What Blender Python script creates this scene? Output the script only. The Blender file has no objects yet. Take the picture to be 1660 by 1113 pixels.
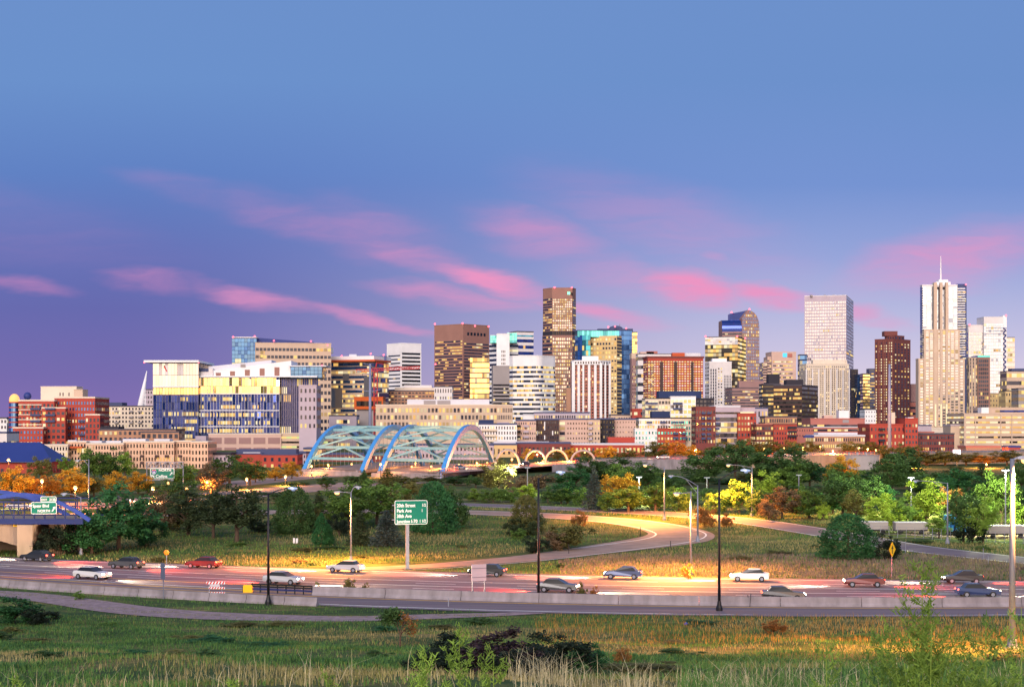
import bpy, math, random
import numpy as np
from mathutils import Vector, Matrix
R = math.radians
random.seed(7); RNG = np.random.default_rng(7)
S = bpy.context.scene
COL = S.collection
F, CX, HY, CH = 2700.0, 830.0, 690.0, 18.0      # focal length in photo pixels, centre column, horizon row, eye height (m)

# ------------------------------------------------------------------ camera
cam_d = bpy.data.cameras.new("camera"); cam = bpy.data.objects.new("camera", cam_d); COL.objects.link(cam)
cam.location = (0, 0, CH); cam.rotation_euler = (R(90), 0, 0)
cam_d.sensor_width = 36; cam_d.lens = F/1660*36; cam_d.shift_y = (HY-556.5)/1660
cam_d.clip_start = 0.5; cam_d.clip_end = 40000
S.camera = cam
S.view_settings.view_transform = 'Standard'; S.view_settings.look = 'None'
S.view_settings.gamma = 1; S.view_settings.exposure = 0.0; S.view_settings.use_curve_mapping = False
S.render.engine = 'CYCLES'
S.cycles.use_denoising = True
S.cycles.max_bounces = 5; S.cycles.diffuse_bounces = 2; S.cycles.glossy_bounces = 3; S.cycles.transmission_bounces = 2
S.cycles.sample_clamp_indirect = 4; S.cycles.caustics_reflective = False; S.cycles.caustics_refractive = False

def lin(r, g, b):
    f = lambda c: (c/255/12.92) if c/255 <= .04045 else ((c/255+.055)/1.055)**2.4
    return (f(r), f(g), f(b), 1)

class NT:                                          # tiny node-tree helper
    def __init__(s, t): s.t = t; t.nodes.clear()
    def n(s, typ, **k):
        nd = s.t.nodes.new(typ)
        for a, v in k.items(): setattr(nd, a, v)
        return nd
    def put(s, sock, v):
        if hasattr(v, 'is_output'): s.t.links.new(v, sock)
        else: sock.default_value = v
    def m(s, op, a, b=None, c=None, clamp=False):
        nd = s.n('ShaderNodeMath', operation=op, use_clamp=clamp)
        for i, v in enumerate((a, b, c)):
            if v is not None: s.put(nd.inputs[i], v)
        return nd.outputs[0]
    def ramp(s, fac, stops, interp='LINEAR'):
        nd = s.n('ShaderNodeValToRGB'); cr = nd.color_ramp; cr.interpolation = interp
        while len(cr.elements) < len(stops): cr.elements.new(0.5)
        for e, (p, c) in zip(cr.elements, stops): e.position = p; e.color = c
        s.put(nd.inputs[0], fac); return nd.outputs[0]
    def mix(s, f, a, b, blend='MIX'):
        nd = s.n('ShaderNodeMix', data_type='RGBA', blend_type=blend)
        s.put(nd.inputs[0], f); s.put(nd.inputs[6], a); s.put(nd.inputs[7], b); return nd.outputs[2]
    def mr(s, v, a, b, c=0., d=1., typ='SMOOTHSTEP'):
        nd = s.n('ShaderNodeMapRange', interpolation_type=typ)
        for i, x in enumerate((v, a, b, c, d)): s.put(nd.inputs[i], x)
        return nd.outputs[0]
    def noise(s, vec, scale, detail=3, rough=.55, out=0):
        nd = s.n('ShaderNodeTexNoise'); s.put(nd.inputs['Vector'], vec)
        nd.inputs['Scale'].default_value = scale; nd.inputs['Detail'].default_value = detail; nd.inputs['Roughness'].default_value = rough
        return nd.outputs[out]

# ------------------------------------------------------------------ dusk sky: blue above, violet left, pale right, pink cloud streaks, afterglow in the west
world = bpy.data.worlds.new("World"); S.world = world; world.use_nodes = True
w = NT(world.node_tree)
gen = w.n('ShaderNodeTexCoord').outputs['Generated']
sep = w.n('ShaderNodeSeparateXYZ'); w.put(sep.inputs[0], gen)
ay = w.m('MAXIMUM', w.m('ABSOLUTE', sep.outputs[1]), .08)
u = w.m('DIVIDE', sep.outputs[0], ay); v = w.m('DIVIDE', sep.outputs[2], ay)
vf = w.m('DIVIDE', w.m('MAXIMUM', v, 0.), .30, clamp=True)
def st(y): return max(0, min(1, (HY-y)/F/.30))
left = w.ramp(vf, [(st(690), lin(136,114,176)), (st(610), lin(120,108,174)), (st(500), lin(104,107,175)), (st(400), lin(101,116,184)),
                   (st(280), lin(97,130,196)), (st(130), lin(107,145,204)), (1, lin(109,145,203))])
right = w.ramp(vf, [(st(690), lin(232,208,222)), (st(610), lin(216,204,226)), (st(520), lin(188,188,224)), (st(420), lin(152,166,218)),
                    (st(300), lin(118,148,210)), (st(130), lin(109,145,204)), (1, lin(109,145,203))])
sky = w.mix(w.mr(u, -.25, .20), left, right)
uv = w.n('ShaderNodeCombineXYZ'); w.put(uv.inputs[0], u); w.put(uv.inputs[1], v)
mp = w.n('ShaderNodeMapping'); w.put(mp.inputs[0], uv.outputs[0]); mp.inputs['Rotation'].default_value = (0, 0, R(12)); mp.inputs['Scale'].default_value = (7, 24, 1)
warp = w.noise(mp.outputs[0], 1.6, 4, .6, out=1)
wv = w.n('ShaderNodeVectorMath', operation='SUBTRACT'); w.put(wv.inputs[0], warp); wv.inputs[1].default_value = (.5, .5, .5)
wm = w.n('ShaderNodeVectorMath', operation='MULTIPLY'); w.put(wm.inputs[0], wv.outputs[0]); wm.inputs[1].default_value = (.040, .022, 0)
pv = w.n('ShaderNodeVectorMath', operation='ADD'); w.put(pv.inputs[0], uv.outputs[0]); w.put(pv.inputs[1], wm.outputs[0])
acc = 0.
for x0, y0, x1, y1, hw, k in [(-60,448,120,470,14,.34),(150,447,340,464,15,.34),(290,456,530,502,17,.62),(470,490,725,541,12,.66),
        (180,282,420,334,24,.12),(330,316,640,398,32,.24),(560,372,780,444,28,.42),(690,425,895,476,20,.92),(480,345,720,400,46,.26),
        (750,345,990,412,40,.42),(590,455,900,502,19,.55),(840,480,1085,524,17,.72),(1025,455,1215,484,26,1.0),(1150,466,1345,486,18,.85),
        (1125,412,1185,421,10,.5),(1330,490,1445,517,15,.55),(1360,455,1720,375,52,.58),(1390,520,1490,530,11,.32),(840,290,1330,440,66,.22),(880,420,1120,470,30,.30),(-300,300,300,420,60,.08)]:
    nd = w.n('ShaderNodeMapping', vector_type='TEXTURE'); w.put(nd.inputs[0], pv.outputs[0])
    dx, dy = (x1-x0)/F, (y0-y1)/F
    nd.inputs['Location'].default_value = (((x0+x1)/2-CX)/F, (HY-(y0+y1)/2)/F, 0)
    nd.inputs['Rotation'].default_value = (0, 0, math.atan2(dy, dx)); nd.inputs['Scale'].default_value = (math.hypot(dx, dy)/2*1.22, hw/F*1.3, 1)
    ln = w.n('ShaderNodeVectorMath', operation='LENGTH'); w.put(ln.inputs[0], nd.outputs[0])
    acc = w.m('MAXIMUM', acc, w.mr(ln.outputs['Value'], .15, 1.05, k, 0.))
mp2 = w.n('ShaderNodeMapping'); w.put(mp2.inputs[0], pv.outputs[0]); mp2.inputs['Rotation'].default_value = (0, 0, R(14)); mp2.inputs['Scale'].default_value = (6, 40, 1)
streak = w.mr(w.noise(mp2.outputs[0], 1.9, 5, .62), .32, .64, .50, 1.08)
front = w.mr(sep.outputs[1], 0., .2)
cl = w.m('MULTIPLY', w.m('MULTIPLY', acc, streak), front, clamp=True)
sky = w.mix(cl, sky, lin(236,150,196))
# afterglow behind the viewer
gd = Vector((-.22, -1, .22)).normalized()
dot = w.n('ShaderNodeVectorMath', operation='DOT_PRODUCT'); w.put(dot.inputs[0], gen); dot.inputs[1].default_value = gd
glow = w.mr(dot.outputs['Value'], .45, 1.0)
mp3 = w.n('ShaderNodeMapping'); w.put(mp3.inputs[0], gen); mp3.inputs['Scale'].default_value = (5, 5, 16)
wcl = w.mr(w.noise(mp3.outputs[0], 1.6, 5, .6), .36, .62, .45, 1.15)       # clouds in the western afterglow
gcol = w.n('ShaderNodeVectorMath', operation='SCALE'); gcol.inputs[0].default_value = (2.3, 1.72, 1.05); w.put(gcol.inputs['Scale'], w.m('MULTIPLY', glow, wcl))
sk = w.n('ShaderNodeTexSky', sky_type='NISHITA', sun_disc=False, sun_elevation=R(4), sun_rotation=R(180))
nis = w.n('ShaderNodeVectorMath', operation='SCALE'); w.put(nis.inputs[0], sk.outputs[0]); nis.inputs['Scale'].default_value = .05
nb = w.n('ShaderNodeVectorMath', operation='SCALE'); w.put(nb.inputs[0], nis.outputs[0]); w.put(nb.inputs['Scale'], w.mr(sep.outputs[1], .2, -.2))
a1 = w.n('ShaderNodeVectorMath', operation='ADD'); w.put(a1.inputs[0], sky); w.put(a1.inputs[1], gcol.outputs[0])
a2 = w.n('ShaderNodeVectorMath', operation='ADD'); w.put(a2.inputs[0], a1.outputs[0]); w.put(a2.inputs[1], nb.outputs[0])
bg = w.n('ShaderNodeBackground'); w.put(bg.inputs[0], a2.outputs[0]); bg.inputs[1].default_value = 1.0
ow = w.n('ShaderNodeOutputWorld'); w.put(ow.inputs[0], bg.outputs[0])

sun_d = bpy.data.lights.new("sun", 'SUN'); sun = bpy.data.objects.new("sun", sun_d); COL.objects.link(sun)
sun_d.energy = 2.25; sun_d.angle = R(26); sun_d.color = (1, .88, .86)
sun.rotation_euler = Vector((.20, 1, -.42)).to_track_quat('-Z', 'Y').to_euler()

# ------------------------------------------------------------------ materials
MATS = {}
def mat(name, col, rough=.75, metal=0., spec=.3, var=.12, vs=.6, emit=0., ecol=None, stretch=(1,1,1), bump=0., trans=0., rnd=0.):
    if name in MATS: return MATS[name]
    m = bpy.data.materials.new(name); m.use_nodes = True; t = NT(m.node_tree)
    b = t.n('ShaderNodeBsdfPrincipled'); o = t.n('ShaderNodeOutputMaterial')
    c = tuple(col[:3])+(1,)
    oc = t.n('ShaderNodeTexCoord').outputs['Object']
    if var:
        mpn = t.n('ShaderNodeMapping'); t.put(mpn.inputs[0], oc); mpn.inputs['Scale'].default_value = stretch
        nz = t.noise(mpn.outputs[0], vs, 4)
        f = t.mr(nz, .28, .72, 1-var, 1+var, 'LINEAR')
        if rnd:
            oi = t.n('ShaderNodeObjectInfo'); f = t.m('MULTIPLY', f, t.mr(oi.outputs['Random'], 0., 1., 1-rnd, 1+rnd, 'LINEAR'))
        vm = t.n('ShaderNodeVectorMath', operation='SCALE'); vm.inputs[0].default_value = c[:3]; t.put(vm.inputs['Scale'], f)
        cs = vm.outputs[0]
        if bump:
            bp = t.n('ShaderNodeBump'); bp.inputs['Strength'].default_value = bump; t.put(bp.inputs['Height'], nz); t.put(b.inputs['Normal'], bp.outputs[0])
    else: cs = c
    t.put(b.inputs['Base Color'], cs)
    b.inputs['Roughness'].default_value = rough; b.inputs['Metallic'].default_value = metal
    b.inputs['Specular IOR Level'].default_value = spec
    if emit:
        b.inputs['Emission Color'].default_value = tuple((ecol or col)[:3])+(1,); b.inputs['Emission Strength'].default_value = emit
        m.cycles.emission_sampling = 'NONE'
    if trans:
        tr = t.n('ShaderNodeBsdfTranslucent'); t.put(tr.inputs[0], cs); ms = t.n('ShaderNodeMixShader'); ms.inputs[0].default_value = trans
        t.put(ms.inputs[1], b.outputs[0]); t.put(ms.inputs[2], tr.outputs[0]); t.put(o.inputs[0], ms.outputs[0])
    else: t.put(o.inputs[0], b.outputs[0])
    MATS[name] = m; return m
def wall(name, r, g, b, **k): return mat(name, lin(r, g, b), rough=k.pop('rough', .8), var=k.pop('var', .08), vs=k.pop('vs', .08), **k)
def glass(name, r, g, b, metal=.75, rough=.08): return mat(name, lin(r, g, b), rough=rough, metal=metal, spec=.6, var=.10, vs=.05)
# real-world colours
M = dict(
    brick=wall('red_brick', 166,70,58), brick_dark=wall('dark_red_brick', 118,62,60), brick_pink=wall('pink_brick', 172,108,98), brick_tan=wall('tan_brick', 170,128,104),
    cream=wall('cream_render', 216,200,182), peach=wall('peach_render', 214,176,150), beige=wall('beige_concrete', 196,172,152), pinkbeige=wall('pink_beige_concrete', 198,168,156),
    white=wall('white_panel', 226,224,226), offwhite=wall('off_white_panel', 212,206,206), lilac=wall('lilac_grey_concrete', 178,164,176), grey=wall('grey_concrete', 150,142,142),
    brown=wall('brown_granite', 146,108,98), brown_dark=wall('dark_brown_cladding', 74,56,56), mauve=wall('mauve_granite', 150,118,116), maroon=wall('maroon_brick', 116,66,62),
    charcoal=wall('charcoal_panel', 48,46,56), black=wall('black_cladding', 28,28,34), slate=wall('slate_blue_roof', 70,78,112), navy=wall('navy_panel', 40,54,92), blueroof=wall('blue_metal_roof', 44,58,122, rough=.5),
    gold=wall('gold_beige_granite', 206,178,128), terracotta=wall('terracotta_panel', 186,86,52), rust=wall('rust_orange_sheet', 196,92,40), rooflight=wall('pale_roof_membrane', 200,200,208), roofdark=wall('dark_roof_membrane', 78,74,84),
    gdark=glass('dark_glass', 46,54,74, .32), gblue=glass('blue_glass', 78,120,178, .85), gnavy=glass('deep_blue_glass', 24,50,122, .5), gteal=glass('teal_glass', 90,190,205, .85), gpale=glass('pale_mirror_glass', 178,184,196, .9),
    gsky=glass('sky_mirror_glass', 184,198,218, .85), gblack=glass('black_glass', 30,29,34, .35), ggold=glass('gold_tint_glass', 240,214,150, .95), gmirror=glass('silver_mirror_glass', 200,205,215, .9),  # gold tint holds the sunset reflection in the glass colour
    lit=mat('lit_window_warm', (.08,.06,.03), var=0, emit=1.0, ecol=(1,.70,.22)), lit2=mat('lit_window_amber', (.08,.05,.03), var=0, emit=.85, ecol=(1,.56,.15)), lit3=mat('lit_window_pale', (.08,.07,.05), var=0, emit=1.0, ecol=(1,.86,.52)),
    lit4=mat('lit_window_dim', (.08,.06,.04), var=0, emit=.42, ecol=(1,.62,.25)), lit5=mat('lit_window_soft', (.08,.07,.05), var=0, emit=.6, ecol=(1,.80,.48)),
    litg=mat('lit_window_greenish', (.05,.06,.03), var=0, emit=.8, ecol=(.85,.95,.35)),
    beacon=mat('red_beacon', (.6,.02,.05), var=0, emit=4, ecol=(1,.12,.16)),
    steel=mat('galvanised_steel', lin(132,134,146), rough=.5, metal=.4, var=.1, vs=2), blacksteel=mat('black_painted_steel', lin(26,26,30), rough=.4, var=.05), archdark=mat('bright_navy_steel', lin(46,70,150), rough=.45, var=.1, vs=1.5), bluesteel=mat('blue_painted_steel', lin(26,40,92), rough=.45, var=.12, vs=1.5),
    archblue=mat('sky_blue_painted_steel', lin(74,146,208), rough=.45, var=.1, vs=.5), strut=mat('pale_blue_green_steel', lin(128,172,180), rough=.5, var=.1, vs=.5), redsteel=mat('red_painted_steel', lin(178,40,42), rough=.5, var=.1),
    concrete=mat('concrete', lin(140,132,136), rough=.85, var=.30, vs=.8, stretch=(1,1,.25)), concrete_old=mat('stained_concrete', lin(150,130,112), rough=.9, var=.25, vs=.5, stretch=(1,1,.25)), whitearch=mat('white_painted_concrete', lin(158,150,150), var=.06),
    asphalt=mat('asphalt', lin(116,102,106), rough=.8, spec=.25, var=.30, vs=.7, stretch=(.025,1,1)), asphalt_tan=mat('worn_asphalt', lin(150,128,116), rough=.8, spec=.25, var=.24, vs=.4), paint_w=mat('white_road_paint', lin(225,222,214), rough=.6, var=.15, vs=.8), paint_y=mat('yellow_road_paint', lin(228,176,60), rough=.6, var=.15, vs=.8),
    dirt=mat('pale_dirt', lin(142,122,122), rough=.95, var=.35, vs=1.2), green_sign=mat('green_sign_sheeting', lin(0,112,92), rough=.4, var=.04), sign_white=mat('white_sign_sheeting', lin(240,240,238), rough=.4, var=0), sign_yellow=mat('yellow_sign_sheeting', lin(250,196,24), rough=.4, var=.04),
    sign_back=mat('bare_aluminium_back', lin(196,188,192), rough=.5, metal=.3, var=.08), red_sheet=mat('red_sheeting', lin(206,36,34), rough=.4, var=.03), orange_sheet=mat('orange_sheeting', lin(230,130,30), rough=.4, var=.03), blue_sheet=mat('blue_sheeting', lin(40,70,160), rough=.4, var=.03),
    sodium=mat('sodium_lamp_glass', (1,.6,.3), var=0, emit=1.9, ecol=(1,.56,.17)), sodium_dim=mat('amber_globe_glass', (1,.6,.3), var=0, emit=1.8, ecol=(1,.54,.16)), cool=mat('white_lamp_glass', (.9,.95,1), var=0, emit=6, ecol=(.92,1,.9)), unlit=mat('unlit_lamp_glass', lin(150,180,220), rough=.2, var=0, spec=.6),
    head=mat('headlight_glass', (1,.95,.8), var=0, emit=40, ecol=(1,.86,.6)), tail=mat('tail_light_glass', (.8,.02,.02), var=0, emit=14, ecol=(1,.06,.03)), tyre=mat('tyre_rubber', (.02,.02,.02), rough=.9, var=0), carglass=mat('car_window_glass', (.012,.014,.018), rough=.15, spec=.35, var=0),
    bark=mat('bark', lin(86,70,58), rough=.95, var=.3, vs=6), bark_pale=mat('pale_bark', lin(150,136,120), rough=.95, var=.3, vs=6), green_glow=mat('green_signal_glass', (.1,.9,.6), var=0, emit=8, ecol=(.15,1,.65)),
)
def leaf(name, r, g, b, var=.38, trans=.3, vs=2.2, rnd=.18): return mat(name, lin(r, g, b), rough=.7, spec=.2, var=var, vs=vs, trans=trans, rnd=rnd)
LEAF = dict(dark=leaf('dark_green_leaves', 78,108,58), deep=leaf('deep_green_leaves', 60,108,62), mid=leaf('green_leaves', 108,140,64), light=leaf('light_green_leaves', 132,162,68), lime=leaf('lamplit_green_leaves', 168,194,74),  # lime: green leaves with lot lamp light put into the colour
    gold=leaf('lamplit_golden_leaves', 214,166,58), amber=leaf('lamplit_amber_leaves', 206,144,58), rust=leaf('rusty_leaves', 150,108,60), olive=leaf('olive_leaves', 116,114,62), brown=leaf('brown_leaves', 124,104,78), pine=leaf('pine_needles', 70,84,54), spruce=leaf('blue_spruce_needles', 76,88,82), cedar=leaf('cedar_foliage', 56,108,62), black=leaf('dark_shrub_leaves', 42,54,40), violet=leaf('purple_brown_leaves', 70,54,58))  # gold and amber mix autumn colour with sodium light on green trees

for k in [k for k in M if k.startswith('g') and M[k].name.endswith('_glass') and k not in ('green_glow',)]:      # a darker pane of the same glass, mixed in at random
    b0 = [n for n in M[k].node_tree.nodes if n.type == 'BSDF_PRINCIPLED'][0]; c0 = [n for n in M[k].node_tree.nodes if n.type == 'VECT_MATH'][0].inputs[0].default_value
    M[k+'2'] = mat(M[k].name+'_blinds', (c0[0]*.62, c0[1]*.62, c0[2]*.66), rough=.22, metal=b0.inputs['Metallic'].default_value*.85, spec=.5, var=.1, vs=.05)
# ------------------------------------------------------------------ helpers
ORG = {}
def link(o, parent=None):
    COL.objects.link(o)
    if parent is not None: o.parent = parent
    return o
def thing(name, label, cat, loc, rz=0., group=None, scale=None):
    o = bpy.data.objects.new(name, None); o.empty_display_size = .5; COL.objects.link(o)
    o.location = loc; o.rotation_euler = (0, 0, rz)
    if scale: o.scale = scale
    o['label'] = label; o['category'] = cat
    if group: o['group'] = group
    ORG[o.name] = Vector(loc); return o
def tag(o, label, cat, group=None, kind=None):
    o['label'] = label; o['category'] = cat
    if group: o['group'] = group
    if kind: o['kind'] = kind
    return o
class MB:
    def __init__(s): s.v = []; s.f = []; s.mi = []
    def poly(s, pts, m=0):
        b = len(s.v); s.v += [tuple(p) for p in pts]; s.f.append(tuple(range(b, b+len(pts)))); s.mi.append(m); return s
    def prism(s, pts, z0, z1, m=0, top=None):
        n = len(pts); b = len(s.v); zt = z1 if hasattr(z1, '__len__') else [z1]*n
        s.v += [(p[0], p[1], z0) for p in pts]+[(p[0], p[1], z) for p, z in zip(pts, zt)]
        for i in range(n):
            j = (i+1) % n; s.f.append((b+i, b+j, b+n+j, b+n+i)); s.mi.append(m)
        s.f.append(tuple(range(b+n, b+2*n))); s.mi.append(m if top is None else top)
        s.f.append(tuple(range(b+n-1, b-1, -1))); s.mi.append(m); return s
    def box(s, x0, x1, y0, y1, z0, z1, m=0): return s.prism([(x0,y0),(x1,y0),(x1,y1),(x0,y1)], z0, z1, m)
    def beam(s, p0, p1, wd, ht=None, m=0, up=(0,0,1)):
        p0, p1 = Vector(p0), Vector(p1); d = (p1-p0).normalized(); upv = Vector(up)
        if abs(d.dot(upv)) > .98: upv = Vector((0,1,0))
        sd = d.cross(upv).normalized()*wd/2; uu = sd.cross(d).normalized()*(ht or wd)/2
        b = len(s.v)
        for p in (p0, p1): s.v += [tuple(p+a*sd+c*uu) for a, c in ((-1,-1),(1,-1),(1,1),(-1,1))]
        for f in ((0,1,5,4),(1,2,6,5),(2,3,7,6),(3,0,4,7),(3,2,1,0),(4,5,6,7)): s.f.append(tuple(b+i for i in f)); s.mi.append(m)
        return s
    def tube(s, pts, rad, n=8, m=0, cap=True):
        pts = [Vector(p) for p in pts]; k = len(pts); rr = rad if hasattr(rad, '__len__') else [rad]*k; b = len(s.v); prev = None
        for i, p in enumerate(pts):
            d = (pts[min(i+1,k-1)]-pts[max(i-1,0)]).normalized()
            a = Vector((1,0,0)) if prev is None else prev
            if abs(a.dot(d)) > .95: a = Vector((0,1,0))
            a = (a-d*a.dot(d)).normalized(); prev = a; c = d.cross(a)
            for j in range(n):
                t = 2*math.pi*j/n; s.v.append(tuple(p+(a*math.cos(t)+c*math.sin(t))*rr[i]))
        for i in range(k-1):
            for j in range(n):
                j2 = (j+1) % n; s.f.append((b+i*n+j, b+i*n+j2, b+(i+1)*n+j2, b+(i+1)*n+j)); s.mi.append(m)
        if cap: s.f.append(tuple(range(b+n-1, b-1, -1))); s.f.append(tuple(range(b+(k-1)*n, b+k*n))); s.mi += [m, m]
        return s
    def ball(s, c, r, m=0, nu=8, nv=6, sq=(1,1,1)):
        c = Vector(c); pts = []; rr = []
        b = len(s.v)
        for i in range(nv+1):
            ph = math.pi*i/nv-math.pi/2
            for j in range(nu):
                t = 2*math.pi*j/nu; s.v.append((c.x+r*sq[0]*math.cos(ph)*math.cos(t), c.y+r*sq[1]*math.cos(ph)*math.sin(t), c.z+r*sq[2]*math.sin(ph)))
        for i in range(nv):
            for j in range(nu):
                j2 = (j+1) % nu; s.f.append((b+i*nu+j, b+i*nu+j2, b+(i+1)*nu+j2, b+(i+1)*nu+j)); s.mi.append(m)
        return s
    def build(s, name, mats, parent=None, world=False, smooth=False):
        me = bpy.data.meshes.new(name); vs = s.v
        if world and parent is not None:
            q = parent
            while q.name not in ORG: q = q.parent
            o = ORG[q.name]; vs = [(a-o.x, b2-o.y, c-o.z) for a, b2, c in vs]
        me.from_pydata(vs, [], s.f)
        if not isinstance(mats, (list, tuple)): mats = [mats]
        for mm in mats: me.materials.append(mm)
        if len(mats) > 1: me.polygons.foreach_set('material_index', s.mi)
        if smooth: me.polygons.foreach_set('use_smooth', [True]*len(me.polygons))
        return link(bpy.data.objects.new(name, me), parent)
def np_mesh(name, V, k, mats, mi=None):
    """mesh from an (N*k,3) array, k verts per face"""
    me = bpy.data.meshes.new(name); n = len(V); me.vertices.add(n); me.vertices.foreach_set('co', np.ascontiguousarray(V, dtype=np.float32).ravel())
    me.loops.add(n); me.loops.foreach_set('vertex_index', np.arange(n, dtype=np.int32))
    me.polygons.add(n//k); me.polygons.foreach_set('loop_start', np.arange(0, n, k, dtype=np.int32))
    for mm in (mats if isinstance(mats, (list, tuple)) else [mats]): me.materials.append(mm)
    if mi is not None: me.polygons.foreach_set('material_index', np.asarray(mi, dtype=np.int32))
    me.update(calc_edges=True); return me
def wx(px, Y): return (px-CX)/F*Y
def wz(py, Y): return CH-(py-HY)/F*Y

# ------------------------------------------------------------------ terrain
_py = np.array([-400,-200,-60,0,25,50,75,99,125,145,158,235,250,270,290,310,330,345,600,800,1200,20000.])
_pz = np.array([30,27,20,16.0,12.6,10.0,7.3,4.3,1.7,.4,0,0,.1,.6,1.35,2.0,2.4,2.5,2.5,4,4,4.])
_gy = np.arange(-400, 20000, 1.0)
_gz = np.interp(_gy, _py, _pz); _k = np.hanning(19); _k /= _k.sum(); _gz = np.convolve(np.pad(_gz, 9, mode='edge'), _k, mode='valid')
def tz(X, Y): return np.interp(Y, _gy, _gz)
def tzf(X, Y): return float(tz(X, Y))
_ny = np.polyfit([-57,-20,8,48],[187,166,160.5,157],2); _fy = np.polyfit([-70,-13,20,60],[229,207,199,194],2)
def yn(X): Xc = np.clip(X,-75,62); return np.polyval(_ny, Xc)+(X-Xc)*(2*_ny[0]*Xc+_ny[1])*.5
def yf(X): Xc = np.clip(X,-75,62); return np.polyval(_fy, Xc)+(X-Xc)*(2*_fy[0]*Xc+_fy[1])*.5
def G(px, py):
    """ground point seen at a photo pixel"""
    a, b = 12., 4000.
    for Y in np.arange(14, 4000, 2.0):
        if wz(py, Y) <= tzf(0, Y): b = Y; break
        a = Y
    for _ in range(25):
        m_ = (a+b)/2
        if wz(py, m_) <= tzf(0, m_): b = m_
        else: a = m_
    return Vector((wx(px, b), b, tzf(0, b)))
def lane(px, f):
    X = 0.
    for _ in range(30):
        Y = float(yn(X)+(yf(X)-yn(X))*f); X = wx(px, Y)
    return Vector((X, Y, tzf(X, Y)))
def smooth_path(pts, n=10):
    P = [np.array(p, float) for p in pts]; P = [2*P[0]-P[1]]+P+[2*P[-1]-P[-2]]; out = []
    for i in range(1, len(P)-2):
        for t in np.linspace(0, 1, n, endpoint=False):
            a, b, c, d = P[i-1:i+3]
            out.append(.5*((2*b)+(c-a)*t+(2*a-5*b+4*c-d)*t*t+(3*b-a-3*c+d)*t**3))
    out.append(P[-2]); return np.array(out)
ROADS = []     # (centre path, half width) for keeping grass off
def ribbon(path, wid, off, zo, mm, name, flat=None, across=5, dash=None):
    """strip along an XY path; wid = full width (number or per point), off = sideways offset"""
    path = np.asarray(path, float)[:, :2]; n = len(path)
    T = np.gradient(path, axis=0); T /= np.linalg.norm(T, axis=1)[:, None]; N = np.stack([-T[:,1], T[:,0]], 1)
    wid = np.broadcast_to(np.asarray(wid, float), (n,)); mb = MB(); rows = []
    for i in range(n):
        r = []
        for j in range(across):
            q = path[i]+N[i]*(off+wid[i]*(j/(across-1)-.5)); z = (tzf(*q) if flat is None else flat)+zo
            r.append(len(mb.v)); mb.v.append((q[0], q[1], z))
        rows.append(r)
    for i in range(n-1):
        if dash and (i % dash[0]) >= dash[1]: continue
        for j in range(across-1): mb.f.append((rows[i][j+1], rows[i][j], rows[i+1][j], rows[i+1][j+1])); mb.mi.append(0)
    o = mb.build(name, mm); 
    me = o.data; me.update()
    if me.polygons and me.polygons[0].normal.z < 0: me.flip_normals()
    return o
def hwpath(f, x0=-150, x1=150, n=160):
    X = np.linspace(x0, x1, n); return np.stack([X, yn(X)+(yf(X)-yn(X))*f], 1)
def structure(o): o['kind'] = 'structure'; return o
def px_path(pts, n=10): return smooth_path([G(*p)[:2] for p in pts], n)

def make_ground():
    ys = np.concatenate([np.arange(-300,0,12), np.arange(0,60,1.2), np.arange(60,420,2.4), np.arange(420,1300,25), np.arange(1300,16001,350)])
    ts = np.linspace(-1, 1, 161); ts = np.sign(ts)*np.abs(ts)**1.25
    V = []; 
    for y in ys:
        wdt = 60+.85*abs(y); X = ts*wdt; z = np.array([tzf(0, y)]*len(X))
        b = (np.sin(X*.31+y*.17)+np.sin(X*.13-y*.23+1.3)+.6*np.sin(X*.71+y*.53))*.16
        near = 1/(1+np.exp((y-138)/5.)); 
        V.append(np.stack([X, np.full_like(X, y), z+b*near], 1))
    V = np.concatenate(V); nx = len(ts); f = []
    for i in range(len(ys)-1):
        for j in range(nx-1): a = i*nx+j; f.append((a, a+1, a+nx+1, a+nx))
    me = bpy.data.meshes.new('ground'); me.from_pydata([tuple(p) for p in V], [], f); me.polygons.foreach_set('use_smooth', [True]*len(f))
    m = bpy.data.materials.new('dry_grass_ground'); m.use_nodes = True; t = NT(m.node_tree)
    oc = t.n('ShaderNodeTexCoord').outputs['Object']; mpn = t.n('ShaderNodeMapping'); t.put(mpn.inputs[0], oc); mpn.inputs['Scale'].default_value = (.55, 1, 1)
    n1 = t.noise(mpn.outputs[0], .12, 5, .6); n2 = t.noise(mpn.outputs[0], .9, 5, .65); n3 = t.noise(oc, 5., 3, .6)
    c = t.ramp(t.m('ADD', t.m('MULTIPLY', n1, .6), t.m('MULTIPLY', n2, .4)), [(.38, lin(44,68,38)), (.49, lin(72,92,48)), (.57, lin(118,112,66)), (.66, lin(156,136,92))])
    c = t.mix(t.mr(n3, .35, .7, .0, .55), c, lin(56,60,36))
    b = t.n('ShaderNodeBsdfPrincipled'); t.put(b.inputs['Base Color'], c); b.inputs['Roughness'].default_value = .95; b.inputs['Specular IOR Level'].default_value = .1
    o = t.n('ShaderNodeOutputMaterial'); t.put(o.inputs[0], b.outputs[0]); me.materials.append(m); M['ground'] = m
    structure(link(bpy.data.objects.new('ground', me)))
make_ground()

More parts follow.
